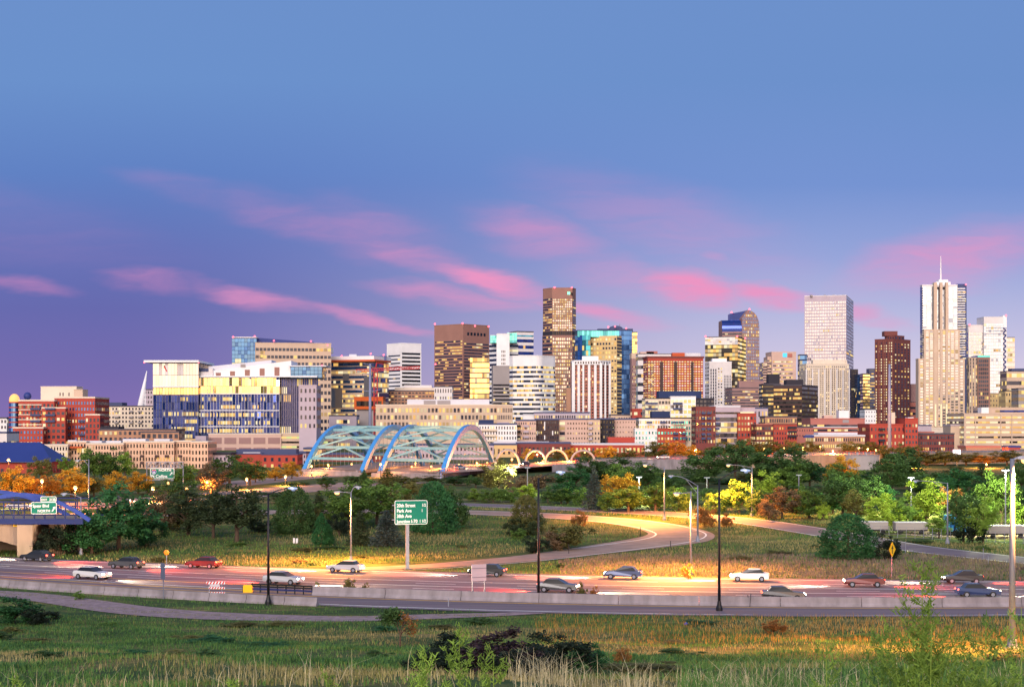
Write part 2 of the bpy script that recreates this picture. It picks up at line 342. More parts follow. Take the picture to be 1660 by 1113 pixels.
# ------------------------------------------------------------------ roads
def hw_strip(f0, f1, zo, mm, name, x0=-150, x1=150, n=160):
    a = hwpath(f0, x0, x1, n); b = hwpath(f1, x0, x1, n); mb = MB(); k = 9
    for i in range(n):
        for j in range(k):
            q = a[i]+(b[i]-a[i])*j/(k-1); mb.v.append((q[0], q[1], tzf(*q)+zo))
    for i in range(n-1):
        for j in range(k-1): c = i*k+j; mb.f.append((c, c+k, c+k+1, c+1)); mb.mi.append(0)
    o = mb.build(name, mm); o.data.update()
    if o.data.polygons[0].normal.z < 0: o.data.flip_normals()
    return structure(o)
hw_strip(-.01, .985, .05, M['asphalt'], 'highway')
for f, mm, wd in ((.02,'paint_w',.008),(.185,'paint_y',.008),(.255,'paint_y',.012),(.30,'paint_w',.008),(.41,'paint_y',.009),(.55,'paint_w',.008),(.685,'paint_w',.008),(.93,'paint_w',.010)): hw_strip(f, f+wd, .058, M[mm], 'lane_streak_line')  # solid mid-lane lines are painted to stand in for traffic light streaks
for f in (.48,.62,.81):                     # dashed lane lines, one sheet each
    o = ribbon(hwpath(f, -150, 150, 260), .22, 0, .058, M['paint_w'], 'lane_dashes', across=2, dash=(10,4)); structure(o)
LOOP = px_path([(-40,838),(140,835),(330,832),(520,829),(700,829),(860,834),(980,842),(1060,852),(1098,862),(1102,869),(1080,876),(1010,886),(930,896),(830,907),(700,917),(560,923)], 10)
kl = len(LOOP); wl = np.interp(np.linspace(0,1,kl), [0,.40,.52,.60,.66,.72,.82,1], [9,9,10,11,12,11,7.5,4.5])
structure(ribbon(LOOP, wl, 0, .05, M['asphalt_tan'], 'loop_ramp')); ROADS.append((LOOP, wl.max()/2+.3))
for sgn in (-1, 1): structure(ribbon(LOOP, .28, sgn*4.0, .058, M['paint_w'], 'edge_line', across=2)) if sgn > 0 else structure(ribbon(LOOP[:int(kl*.8)], .28, sgn*4.0, .058, M['paint_w'], 'edge_line', across=2))
ROADR = px_path([(560,812),(760,818),(930,825),(1080,833),(1190,842),(1290,856),(1380,871),(1480,888),(1600,902),(1720,914),(1900,930)], 10)
structure(ribbon(ROADR, 8.5, 0, .054, M['asphalt'], 'frontage_road')); ROADS.append((ROADR, 4.6))
for sgn in (-1, 1): structure(ribbon(ROADR, .25, sgn*3.7, .062, M['paint_w'], 'edge_line', across=2))
SPEER = px_path([(40,824),(200,815),(330,806),(430,797),(540,788),(640,781)], 8)
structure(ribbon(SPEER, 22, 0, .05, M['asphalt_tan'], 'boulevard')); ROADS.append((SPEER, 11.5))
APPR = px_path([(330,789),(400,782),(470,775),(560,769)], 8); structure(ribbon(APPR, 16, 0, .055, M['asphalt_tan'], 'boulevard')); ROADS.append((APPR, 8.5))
PATH = px_path([(-60,958),(30,964),(110,974),(200,987),(300,996),(420,1001),(560,1003),(680,1000),(800,996),(880,993)], 8)
structure(ribbon(PATH, np.interp(np.linspace(0,1,len(PATH)), [0,.15,.5,.8,1], [4,5,6.5,4.5,1.6]), 0, .05, M['dirt'], 'dirt_path')); ROADS.append((PATH, 3.2))
LOT = px_path([(1420,868),(1500,874),(1600,876),(1760,880)], 6); structure(ribbon(LOT, 9, 9, .05, M['asphalt_tan'], 'parking_lot')); ROADS.append((LOT, 4))
def on_road(X, Y, pad=0.):
    X = np.asarray(X); Y = np.asarray(Y); hit = (Y > yn(X)-.3-pad) & (Y < yn(X)+(yf(X)-yn(X))*.985+.3+pad)
    for P, h in ROADS:
        hh = h+pad; bb = (X > P[:,0].min()-hh) & (X < P[:,0].max()+hh) & (Y > P[:,1].min()-hh) & (Y < P[:,1].max()+hh)
        idx = np.nonzero(bb & ~hit)[0]
        for c in range(0, len(idx), 4000):
            ii = idx[c:c+4000]; A = P[:-1]; B = P[1:]; d = B-A; q = np.stack([X[ii], Y[ii]], 1)
            t = np.clip(((q[:,None]-A[None])*d).sum(2)/((d*d).sum(1)+1e-9), 0, 1); dist = np.linalg.norm(q[:,None]-(A+t[...,None]*d), axis=2).min(1)
            hit[ii[dist < hh]] = True
    return hit

# ------------------------------------------------------------------ highway furniture
def barrier(name, label, f, px0, px1, h=1.0, mm='concrete'):
    a = lane(px0, f).x; b = lane(px1, f).x; P = hwpath(f, a, b, 60); T = np.gradient(P, axis=0); T /= np.linalg.norm(T, axis=1)[:,None]; N = np.stack([-T[:,1], T[:,0]], 1)
    prof = [(-.32,0),(-.30,.18),(-.14,.42),(-.09,h),(.09,h),(.14,.42),(.30,.18),(.32,0)]
    root = thing(name, label, 'barrier', (P[0][0], P[0][1], 0)); step = 6
    for s0 in range(0, 59, step):
        mb = MB(); k = len(prof); seg = range(s0, min(s0+step, 59)+1)
        for c, i in enumerate(seg):
            sh = .03*T[i] if i == s0 else (-.03*T[i] if i == seg[-1] else 0*T[i])
            for d, z in prof: q = P[i]+N[i]*d+sh; mb.v.append((q[0], q[1], z))
        for c in range(len(seg)-1):
            for j in range(k-1): b0 = c*k+j; mb.f.append((b0, b0+1, b0+k+1, b0+k)); mb.mi.append(0)
        mb.f.append(tuple(range(k))); mb.f.append(tuple(range((len(seg)-1)*k+k-1, (len(seg)-1)*k-1, -1))); mb.mi += [0,0]
        mb.build('barrier_segment', M[mm], root, world=True)
barrier('concrete_barrier', 'low grey concrete barrier along the near grass edge at left', -.012, -30, 515, .85)
barrier('median_barrier', 'long pale concrete barrier between ramp lane and highway lanes', .222, 507, 1760, 1.0)
def guardrail():
    a = lane(408, .222); b = lane(506, .222); root = thing('guardrail', 'dark steel guardrail ending at the yellow crash cushion', 'guardrail', (a.x, a.y, 0))
    for dz in (.45,.72,.95):
        MB().beam((a.x,a.y,dz), (b.x,b.y,dz), .08, .16).build('rail', M['bluesteel' if dz < .5 else 'blacksteel'], root, world=True)
    for i in range(8):
        q = a.lerp(b, i/7); MB().beam((q.x,q.y+.1,0),(q.x,q.y+.1,1.0), .14).build('post', M['blacksteel'], root, world=True)
    c = lane(403, .222); r2 = thing('crash_cushion', 'small yellow crash cushion at the dark guardrail end', 'crash cushion', (c.x,c.y,0))
    mb = MB(); mb.prism([(-.55,-.35),(.45,-.35),(.45,.35),(-.55,.35)], .05, .78).prism([(-.5,-.3),(.4,-.3),(.4,.3),(-.5,.3)], .78, .86); mb.build('body', M['sign_yellow'], r2)
    MB().box(-.62,-.56,-.3,.3,.1,.7).build('nose_plate', M['blacksteel'], r2)
guardrail()
# ------------------------------------------------------------------ signs
def lettering(parent, txt, x, y, z, size, mm, align='LEFT', sx=1., bold=0.):
    c = bpy.data.curves.new('lettering', 'FONT'); c.body = txt; c.size = size; c.align_x = align; c.extrude = .004; c.offset = bold
    c.materials.append(mm); tmp = bpy.data.objects.new('lettering_outline', c); COL.objects.link(tmp)
    me = bpy.data.meshes.new_from_object(tmp.evaluated_get(bpy.context.evaluated_depsgraph_get())); bpy.data.objects.remove(tmp); me.name = 'lettering'
    o = link(bpy.data.objects.new('lettering', me), parent)
    o.location = (x, y, z); o.rotation_euler = (R(90), 0, 0); o.scale = (sx, 1, 1); return o
def rrect(mb, x0, x1, z0, z1, y0, y1, r, m=0):
    pts = []
    for cx, cz, a0 in ((x1-r,z0+r,-90),(x1-r,z1-r,0),(x0+r,z1-r,90),(x0+r,z0+r,180)):
        for k in range(5): a = R(a0+k*22.5); pts.append((cx+r*math.cos(a), cz+r*math.sin(a)))
    n = len(pts); b = len(mb.v); mb.v += [(p[0], y0, p[1]) for p in pts]+[(p[0], y1, p[1]) for p in pts]
    mb.f.append(tuple(range(b, b+n))); mb.f.append(tuple(range(b+2*n-1, b+n-1, -1))); mb.mi += [m, m]
    for i in range(n): j = (i+1) % n; mb.f.append((b+j, b+i, b+n+i, b+n+j)); mb.mi.append(m)
    return mb
def panel(parent, x0, x1, z0, z1, y=0., border=.065, name='sign_panel'):
    p = rrect(MB(), x0, x1, z0, z1, y, y+.06, .22).build(name, M['sign_white'], parent)
    rrect(MB(), x0+border, x1-border, z0+border, z1-border, y-.006, y+.02, .16).build('sign_face', M['green_sign'], p); return p
def arrow(mb, x, z, s, ang, y):
    c, d = math.cos(ang), math.sin(ang); tr = lambda a, b: (x+s*(a*c-b*d), y, z+s*(a*d+b*c))
    mb.poly([tr(-.5,-.09), tr(.12,-.09), tr(.12,.09), tr(-.5,.09)]); mb.poly([tr(.1,-.30), tr(.52,0), tr(.1,.30)])
    return mb
def guide_sign():
    g = G(661, 922); s = g.y/F; hz = lambda py: wz(py, g.y)
    r = thing('guide_sign', 'green distance sign listing 20th Street, Park Ave, 38th Ave and Junction I-70', 'road sign', g, R(17))
    W2 = 27.2*s; zc = (wz(812,g.y)+wz(848,g.y))/2; hh = 19.5*s
    MB().beam((0,.25,-.2),(0,.25,zc+hh*.9-g.z),.42,.30).box(-.4,.4,0,.5,0,.15).build('post', M['steel'], r)
    for z in (zc-hh*.6, zc+hh*.6): MB().beam((-W2*.95,.1,z-g.z),(W2*.95,.1,z-g.z),.1,.12).build('bracket', M['steel'], r)
    z0 = zc-g.z; XO = 5.5*s; panel(r, XO-W2, XO+W2, z0-hh, z0+hh, -.03)
    for k, (a, b) in enumerate((('20th Street','1/2'),('Park Ave','1'),('38th Ave',''),('Junction I-70','1 1/2'))):
        zz = z0+hh*(.45-k*.44); lettering(r, a, XO-W2*.88, -.06, zz, hh*.40, M['sign_white'], bold=.012, sx=.86)
        if b: lettering(r, b, XO+(W2*.90 if k != 1 else W2*.72), -.06, zz+hh*.03, hh*.34, M['sign_white'], 'RIGHT', bold=.01, sx=.8)
guide_sign()
def exit_sign():
    Y = 228.5; s = Y/F; r = thing('exit_sign', 'green exit sign with tab and arrow hung on the blue bridge railing', 'road sign', (wx(71,Y), Y, wz(823,Y)), R(8))
    W2, H2 = 20.2*s, 9.6*s
    panel(r, -W2, W2, -H2, H2); panel(r, -W2+15*s, W2-.02, H2+.02, H2+9.2*s, .0, name='exit_tab')
    lettering(r, 'EXIT', -W2+16.5*s, -.05, H2+2.6*s, 4.4*s, M['sign_white'], bold=.008); lettering(r, '212B', W2-1.6*s, -.05, H2+2.3*s, 5.6*s, M['sign_white'], 'RIGHT', bold=.012, sx=.85)
    lettering(r, 'Speer Blvd', -W2+2.6*s, -.05, 1.4*s, 6.8*s, M['sign_white'], bold=.012, sx=.88); lettering(r, 'NORTH', -W2+10.5*s, -.05, -6.4*s, 5.6*s, M['sign_white'], bold=.012)
    arrow(MB(), W2-4.6*s, -1.4*s, 9.2*s, R(58), -.04).build('arrow', M['sign_white'], r)
    for x in (-W2*.6, W2*.6): MB().beam((x,.1,-H2),(x,.1,H2+4*s),.12).beam((x,.1,0),(x,1.4,0),.1).build('bracket', M['bluesteel'], r)
exit_sign()
def shield(parent, x, z, s, y):
    def outline(k):
        pts = [(0,-.52),(.22,-.40),(.42,-.16),(.47,.10),(.38,.40),(.30,.48),(.15,.43),(0,.47),(-.15,.43),(-.30,.48),(-.38,.40),(-.47,.10),(-.42,-.16),(-.22,-.40)]
        return [(x+s*a*k, z+s*b*k) for a, b in pts]
    o = MB().poly([(a, y, b) for a, b in outline(1)]).build('route_shield', M['sign_white'], parent)
    MB().poly([(a, y-.01, b) for a, b in outline(.90)]).build('shield_blue', M['blue_sheet'], o)
    MB().poly([(x-s*.40, y-.02, z+s*.22), (x+s*.40, y-.02, z+s*.22), (x+s*.33, y-.02, z+s*.40), (x+s*.14, y-.02, z+s*.36), (x, y-.02, z+s*.40), (x-s*.14, y-.02, z+s*.36), (x-s*.33, y-.02, z+s*.40)]).build('shield_red', M['red_sheet'], o)
    l = lettering(o, '25', x, y-.03, z-s*.26, s*.52, M['sign_white'], 'CENTER', bold=.015); return o
def gantry_sign():
    Y = 395; s = Y/F; bz = tzf(0, Y); r = thing('overhead_sign', 'overhead green freeway sign for I-25 North Ft Collins on a pale truss', 'road sign', (wx(264,Y), Y, bz), 0)
    zc = wz(767,Y)-bz; W2, H2 = 19.5*s, 8.6*s
    panel(r, -W2, W2, zc-H2, zc+H2, -.7, border=.12)
    lettering(r, 'NORTH', -5.6*s, -.76, zc+3.8*s, 5.2*s, M['sign_white'], bold=.02, sx=1.1); lettering(r, 'Ft Collins', -W2+1.6*s, -.76, zc-6.6*s, 6.9*s, M['sign_white'], bold=.02, sx=.98)
    shield(r, -W2+6.2*s, zc+2.7*s, 8.2*s, -.76); arrow(MB(), W2-5*s, zc-.2*s, 6.5*s, R(48), -.75).build('arrow', M['sign_white'], r)
    mb = MB(); z0, z1 = zc-1*s, zc+18.2*s; xs = np.linspace(-26*s, 33*s, 9); z0 = zc+9.5*s
    for y in (-.5,.5):
        mb.beam((xs[0],y,z1),(xs[-1],y,z1),.16); mb.beam((xs[0],y,z0),(xs[-1],y,z0),.16)
        for i, x in enumerate(xs):
            mb.beam((x,y,z0),(x,y,z1),.12)
            if i < 8: mb.beam((x,y,z0),(xs[i+1],y,z1),.1) if i < 4 else mb.beam((x,y,z1),(xs[i+1],y,z0),.1)
    mb.build('truss', M['steel'], r)
    for x in (xs[0], xs[-1]): MB().tube([(x,0,-.2),(x,0,z1)], .15).build('post', M['steel'], r)
    MB().box(-W2, W2, -1.5, -1.2, zc-H2-.35, zc-H2-.2).beam((-W2*.7,-1.3,zc-H2-.3),(-W2*.7,-.5,zc-H2-.3),.1).beam((W2*.7,-1.3,zc-H2-.3),(W2*.7,-.5,zc-H2-.3),.1).build('catwalk', M['steel'], r)
gantry_sign()
def misc_signs():
    g = lane(265, -.03); s = g.y/F; r = thing('sign_back', 'narrow dark grey sign seen from behind beside the left barrier', 'road sign', (g.x,g.y,g.z), R(-62))
    zt, zb = wz(912,g.y)-g.z, wz(938,g.y)-g.z
    MB().beam((0,0,-.2),(0,0,zt),.09).build('post', M['steel'], r); rrect(MB(), -.75, .75, zb, zt, -.09, -.05, .08).build('sign_panel', mat('weathered_sign_back', lin(104,112,132), metal=.2), r)
    for z in (zb+.35, zt-.35): MB().beam((-.7,-.02,z),(.7,-.02,z),.06).build('bracket', M['steel'], r)
    g = lane(776, .235); s = g.y/F; r = thing('sign_back', 'pale blank sign back on two legs behind the median barrier', 'road sign', (g.x,g.y,1.0), R(24))
    zt, zb = wz(914,g.y)-1, wz(941,g.y)-1; hw = 13*s
    rrect(MB(), -hw, hw, zb, zt, -.06, -.02, .05).build('sign_panel', M['sign_back'], r)
    for x in (-hw*.82, hw*.82): MB().beam((x,.02,-1),(x,.02,zt),.11).build('post', M['steel'], r)
    for z in (zb+.4, zt-.4): MB().beam((-hw,-.08,z),(hw,-.08,z),.05).build('bracket', M['steel'], r)
    # barricade
    g = lane(350, .06); s = g.y/F; r = thing('barricade', 'red and white striped barricade standing on the ramp lane', 'barricade', (g.x,g.y,g.z), 0)
    for z0, z1, x0, x1 in ((1.45,1.72,-1.0,.95),(.95,1.15,-.75,.95),(.42,.62,-.75,.95)):
        bd = MB().box(x0,x1,-.03,.03,z0,z1).build('board', M['sign_white'], r); mb = MB(); n = 6; st_ = (x1-x0)/n
        for i in range(n): a = x0+i*st_; mb.poly([(a,-.036,z0),(a+st_*.5,-.036,z0),(min(a+st_*.95,x1),-.036,z1),(a+st_*.45,-.036,z1)])
        mb.build('stripes', M['red_sheet'], bd)
    MB().box(-.62,.4,-.025,.025,1.17,1.43).build('message_board', M['sign_back'], r)
    for x in (-.68,.62): MB().beam((x,.04,0),(x,.04,1.7),.07).beam((x,-.6,.04),(x,.6,.04),.07).build('leg', M['steel'], r)
    # diamond warning sign
    g = lane(1446, 1.02); s = g.y/F; r = thing('warning_sign', 'yellow diamond warning sign with black arrow on a thin post at right', 'road sign', (g.x,g.y,g.z), R(52))
    zc = wz(890,g.y)-g.z; a = 12.3*s
    MB().beam((0,.03,-.1),(0,.03,zc+a*.8),.08).build('post', M['steel'], r)
    mb = MB(); P = [(0,-a),(a,0),(0,a),(-a,0)]; b = len(mb.v); mb.v += [(x,-.05,zc+z) for x, z in P]+[(x,-.02,zc+z) for x, z in P]; mb.f += [(0,1,2,3),(7,6,5,4)]+[(i,4+i,4+(i+1)%4,(i+1)%4) for i in range(4)]; mb.mi += [0]*6
    mb.build('sign_panel', M['sign_yellow'], r); m2 = MB(); arrow(m2, 0, zc, a*1.1, R(90), -.056); m2.build('arrow', M['blacksteel'], r)
    # clearance plate and gate flasher
    g = lane(270, .97); r = thing('warning_light', 'small round amber warning disc on a low post at the far road edge', 'warning light', (g.x,g.y,g.z))
    MB().beam((0,0,-.1),(0,0,1.3),.08).build('post', M['steel'], r); MB().ball((0,-.05,1.55),.36,sq=(1,.3,1)).build('disc', M['orange_sheet'], r)
    for i, px in enumerate((1283-380+40, 1190+28, 1090)):
        pass
    # delineator posts
    for i, (px, py, hp, lb) in enumerate(((897,912-22,10,'thin dark delineator post on the loop grass left of the gore'),(1038,868,14,'thin dark delineator post on the inner curve of the loop ramp'),(922,897,16,'thin dark delineator post beside the lower loop ramp'),(1087,890,14,'thin dark delineator post on the outer grass of the loop ramp'),(727,983,14,'green marker post at the ramp lane edge below the blank sign'),(1215,984,22,'leaning dark post in the dry grass right of the black lamp'),(1185,852,12,'thin post by the straw coloured shrub'),(1594,908,20,'thin delineator post on the right hand grass verge'),(1602,915,15,'short delineator post beside the frontage road'),(1468,897,20,'thin delineator post right of the yellow diamond sign'))):
        g = G(px, py); h = hp*g.y/F; o = MB().beam((0,0,-.1),(.25*h if 'leaning' in lb else 0,0,h),.09,.05).beam((0,-.03,h*.75),(0,-.03,h*.95),.07,.02).build('delineator_post', M['blacksteel' if 'dark' in lb else 'steel']); o.location = g; o.rotation_euler.y = R(-8) if 'leaning' in lb else 0; tag(o, lb, 'post', 'road edge marker posts')
misc_signs()

# ------------------------------------------------------------------ blue truss bridge and abutment at left
def blue_bridge():
    Y0, Y1 = 229.5, 241.0; r = thing('arch_footbridge', 'dark blue steel bridge with two low arches crossing at left', 'bridge', (wx(20,233), 235, 4.6))
    zb = 5.0; X0, X1 = wx(-330,233), wx(134,233)
    MB().box(X0,X1,Y0,Y1,zb-.55,zb+.05).build('deck', M['concrete_old'], r, world=True)
    for Y, e0, e1, nm in ((Y0-.1, wx(-78,Y0), wx(146,Y0), 'near'), (Y1+.1, wx(-150,Y1), wx(112,Y1), 'far')):
        MB().beam((X0,Y,zb-.15),(X1+1,Y,zb-.15),.45,.75).build('girder', M['bluesteel'], r, world=True)
        MB().beam((X0,Y,zb+2.55),(X1,Y,zb+2.55),.2,.2).beam((X0,Y,zb+1.4),(X1,Y,zb+1.4),.12,.12).build('top_rail', M['bluesteel'], r, world=True)
        n = 15; pts = []
        for i in range(n+1): t = i/n; pts.append((e0+(e1-e0)*t, Y-.05, zb+4*3.55*t*(1-t)))
        mb = MB()
        for a, b in zip(pts[:-1], pts[1:]): mb.beam(a, b, .42, .52)
        mb.build('arch_rib', M['archdark'], r, world=True)
        k = 0; x = X1
        while x > X0 and k < 26:
            MB().beam((x,Y,zb),(x,Y,zb+2.55),.13).build('post', M['bluesteel'], r, world=True)
            (MB().beam((x,Y,zb+.1),(x-.95,Y,zb+2.5),.07).build('brace', M['bluesteel'], r, world=True) if nm == 'near' else None); x -= 1.42 if nm == 'near' else 2.84; k += 1
    for i in range(10): MB().beam((X1-3*i-1,Y0,zb-.35),(X1-3*i-1,Y1,zb-.35),.3).build('cross_beam', M['bluesteel'], r, world=True)
    a = thing('bridge_abutment', 'stained concrete abutment with arched opening under the blue bridge', 'bridge support', (wx(40,235),235,0))
    xe = wx(62,235); mb = MB(); mb.box(xe-1.2, xe+.9, 229.0, 241.5, -.3, zb-.6); mb.build('pier', M['concrete_old'], a, world=True)
    mb = MB(); n = 12; xl = wx(-330,235); span = (xe-1.2)-xl
    for y0, y1 in ((229.8,230.6),):
        top = []; bot = []
        for i in range(n+1): t = i/n; x = xl+span*t; top.append((x, zb-.6)); bot.append((x, 3.6-2.2*max(0,(t-.55)/.45)**2.2))
        for i in range(n):
            for y in (y0, y1):
                mb.poly([(bot[i][0],y,bot[i][1]),(bot[i+1][0],y,bot[i+1][1]),(top[i+1][0],y,top[i+1][1]),(top[i][0],y,top[i][1])])
            mb.poly([(bot[i][0],y0,bot[i][1]),(bot[i][0],y1,bot[i][1]),(bot[i+1][0],y1,bot[i+1][1]),(bot[i+1][0],y0,bot[i+1][1])])
    mb.build('spandrel', M['concrete_old'], a, world=True)
    MB().box(xl, xe-1.2, 240.6, 241.4, -.3, zb-.6).build('back_wall', M['concrete_old'], a, world=True)
    MB().box(wx(98,238), wx(122,238), 232, 241.5, -.2, zb-.6).build('bank_seat', M['concrete_old'], a, world=True)
    p = thing('clearance_sign', 'small yellow clearance plate on the bridge abutment reading 15-06', 'road sign', (wx(27,229.6),229.7,wz(850,229.7)))
    rrect(MB(), -.5,.5,-.26,.26,-.03,.0,.05).build('plate', M['sign_yellow'], p); lettering(p, '15-06', 0, -.045, -.14, .38, M['blacksteel'], 'CENTER', bold=.006)
blue_bridge()

# ------------------------------------------------------------------ double tied arch bridge
AX = Vector((.164,1,0)).normalized(); SPAN, RISE, FZ, DZ = 97., 17.0, .6, 4.3
FEET = [(487,530),(581,514),(611,508),(712,489)]
def arch_bridge():
    r = thing('arch_bridge', 'sky blue double arch road bridge with pale lattice bracing', 'bridge', (wx(600,510),510,0))
    N = 28
    def pt(k, t): fx, fy = FEET[k]; b = Vector((wx(fx,fy), fy, FZ)); return b+AX*SPAN*t+Vector((0,0,4*RISE*t*(1-t)))
    for k in range(4):
        mb = MB(); b = 0
        for i in range(N+1):
            t = i/N; p = pt(k,t); d = (pt(k,min(t+.01,1))-pt(k,max(t-.01,0))).normalized(); sd = Vector((AX.y,-AX.x,0)); up = sd.cross(d)
            hh, ww = .85, .65; mb.v += [tuple(p+sd*a*ww+up*c*hh) for a, c in ((-1,-1),(1,-1),(1,1),(-1,1))]
        for i in range(N):
            for a, c in ((0,1),(1,2),(2,3),(3,0)): mb.f.append((i*4+a, i*4+c, i*4+4+c, i*4+4+a)); mb.mi.append(0)
        mb.build('arch_rib', M['archblue'], r, world=True)
        for i in range(2, 17): 
            t = i/18; p = pt(k,t)
            if p.z > DZ+1.5: MB().tube([(p.x,p.y,p.z-.6),(p.x,p.y,DZ)], .06, n=5).build('hanger', M['steel'], r, world=True)
    for a, b in ((0,1),(2,3)):
        ts = [.115,.19,.275,.38,.5,.62,.725,.81,.885]
        for t in ts: MB().beam(pt(a,t), pt(b,t), .6, .85).build('strut', M['strut'], r, world=True)
        for i in range(len(ts)-1):
            lo, hi = (ts[i], ts[i+1]) if ts[i+1] <= .5 else (ts[i+1], ts[i])
            mid = (pt(a,hi)+pt(b,hi))/2
            if i == 3 or i == 4: hi_, lo_ = hi, lo
            for k in (a, b): MB().beam(mid, pt(k,lo), .42, .5).build('diagonal_brace', M['strut'], r, world=True)
        A0, B0 = pt(a,.0), pt(b,.0); A1, B1 = pt(a,1.06), pt(b,1.06)
        MB().prism([(A0.x,A0.y),(B0.x,B0.y),(B1.x,B1.y),(A1.x,A1.y)], DZ-1.0, DZ-.02).build('deck', M['concrete'], r, world=True)
        o = MB().poly([(A0.x+1,A0.y,DZ+.01),(B0.x-1,B0.y,DZ+.01),(B1.x-1,B1.y,DZ+.01),(A1.x+1,A1.y,DZ+.01)]).build('deck_road', M['asphalt_tan'], r, world=True)
    D0, D1 = pt(3,-.02), pt(3,1.02); sd = Vector((1.0,-.16,0))
    MB().beam((D0.x+.9,D0.y,DZ-1.1),(D1.x+.9,D1.y,DZ-1.1),.5,2.0).build('edge_girder', M['lilacsteel'], r, world=True)
    rl = MB(); rl.beam((D0.x+1,D0.y,DZ+1.1),(D1.x+1,D1.y,DZ+1.1),.12)
    for i in range(34): q = D0.lerp(D1, i/33); rl.beam((q.x+1,q.y,DZ-.1),(q.x+1,q.y,DZ+1.1),.1)
    rl.build('railing', M['redsteel'], r, world=True)
    for a, b in ((0,1),(2,3)):
        A0, B0 = pt(a,0), pt(b,0); MB().prism([(A0.x-1.5,A0.y-2.5),(B0.x+1.5,B0.y-2.5),(B0.x+1.5,B0.y+3),(A0.x-1.5,A0.y+3)], .5, DZ-.6).build('abutment', M['concrete'], r, world=True)
    for k in (1, 2, 3):
        p = pt(k, .02); MB().box(p.x-1.3,p.x+1.3,p.y-2,p.y+2,-.5,DZ-1.02).build('pier', M['concrete'], r, world=True)
M['lilacsteel'] = mat('lilac_grey_steel', lin(150,152,190), rough=.5, var=.1)
arch_bridge()
# boulevard on a retaining wall, running right from the arches
WALL = [(716,480,4.3),(800,520,4.3),(895,560,4.6),(960,575,5.2),(1050,590,5.6),(1130,600,6.0),(1280,612,6.6),(1335,620,6.9),(1430,640,7.0),(1560,660,7.2),(1760,690,7.2)]
def blvd():
    pts = [Vector((wx(p,y),y,z)) for p, y, z in WALL]; r = thing('retaining_wall', 'long pale retaining wall with railing carrying the boulevard behind trees', 'wall', (pts[2].x,pts[2].y,2))
    for i in range(2, len(pts)-1):
        a, b = pts[i], pts[i+1]; mb = MB(); mb.v = [(a.x,a.y,1.5),(b.x,b.y,1.5),(b.x,b.y,b.z+.3),(a.x,a.y,a.z+.3),(a.x,a.y+.5,1.5),(b.x,b.y+.5,1.5),(b.x,b.y+.5,b.z+.3),(a.x,a.y+.5,a.z+.3)]
        for f in ((0,1,2,3),(7,6,5,4),(3,2,6,7),(0,4,5,1),(1,5,6,2),(0,3,7,4)): mb.f.append(f); mb.mi.append(0)
        mb.build('wall_section', M['concrete' if i < 5 else 'concrete_old'], r, world=True); rl = MB(); rl.beam((a.x,a.y,a.z+1.5),(b.x,b.y,b.z+1.5),.1).beam((a.x,a.y,a.z+.9),(b.x,b.y,b.z+.9),.06); n = max(3, int((b-a).length/2.2))
        for k in range(n): q = a.lerp(b, k/n); rl.beam((q.x,q.y,q.z+.2),(q.x,q.y,q.z+1.5),.08)
        rl.build('railing', M['redsteel' if i % 3 else 'steel'], r, world=True)
    mb = MB(); n = len(pts)
    for p in pts: mb.v += [(p.x,p.y+.6,p.z),(p.x-2,p.y+26,p.z+.6)]
    for i in range(n-1): mb.f.append((2*i,2*i+2,2*i+3,2*i+1)); mb.mi.append(0)
    structure(mb.build('boulevard', M['asphalt_tan']))
    mb = MB()
    for p in pts: mb.v += [(p.x-2,p.y+26,p.z+.6),(p.x-2,p.y+26.1,2)]
    for i in range(n-1): mb.f.append((2*i,2*i+2,2*i+3,2*i+1)); mb.mi.append(0)
    structure(mb.build('embankment', M['dirt']))
blvd()
for px, Y, hw, top, lb in ((823,560,21,729,'white concrete arch just right of the blue bridge'),(868,640,17,730,'white concrete arch half hidden behind the brightest street lamps'),(902,600,20,729,'white concrete arch in front of the red brick row, middle of four'),(945,620,21,730,'white concrete arch rising out of the dark tree, rightmost of four')):
    z0 = 4.4; s = Y/F; h = wz(top,Y)-z0; r = thing('arch', lb, 'arch', (wx(px,Y),Y,z0), R(20), 'white arches along the boulevard')
    P = [(hw*s*math.cos(math.pi*i/16), 0, h*math.sin(math.pi*i/16)) for i in range(17)]
    MB().tube(P, .42, n=8).build('rib', M['whitearch'], r, smooth=True)
    for sx in (-1,1): MB().box(sx*hw*s-1,sx*hw*s+1,-1,1,-.6,.25).build('footing', M['concrete'], r)

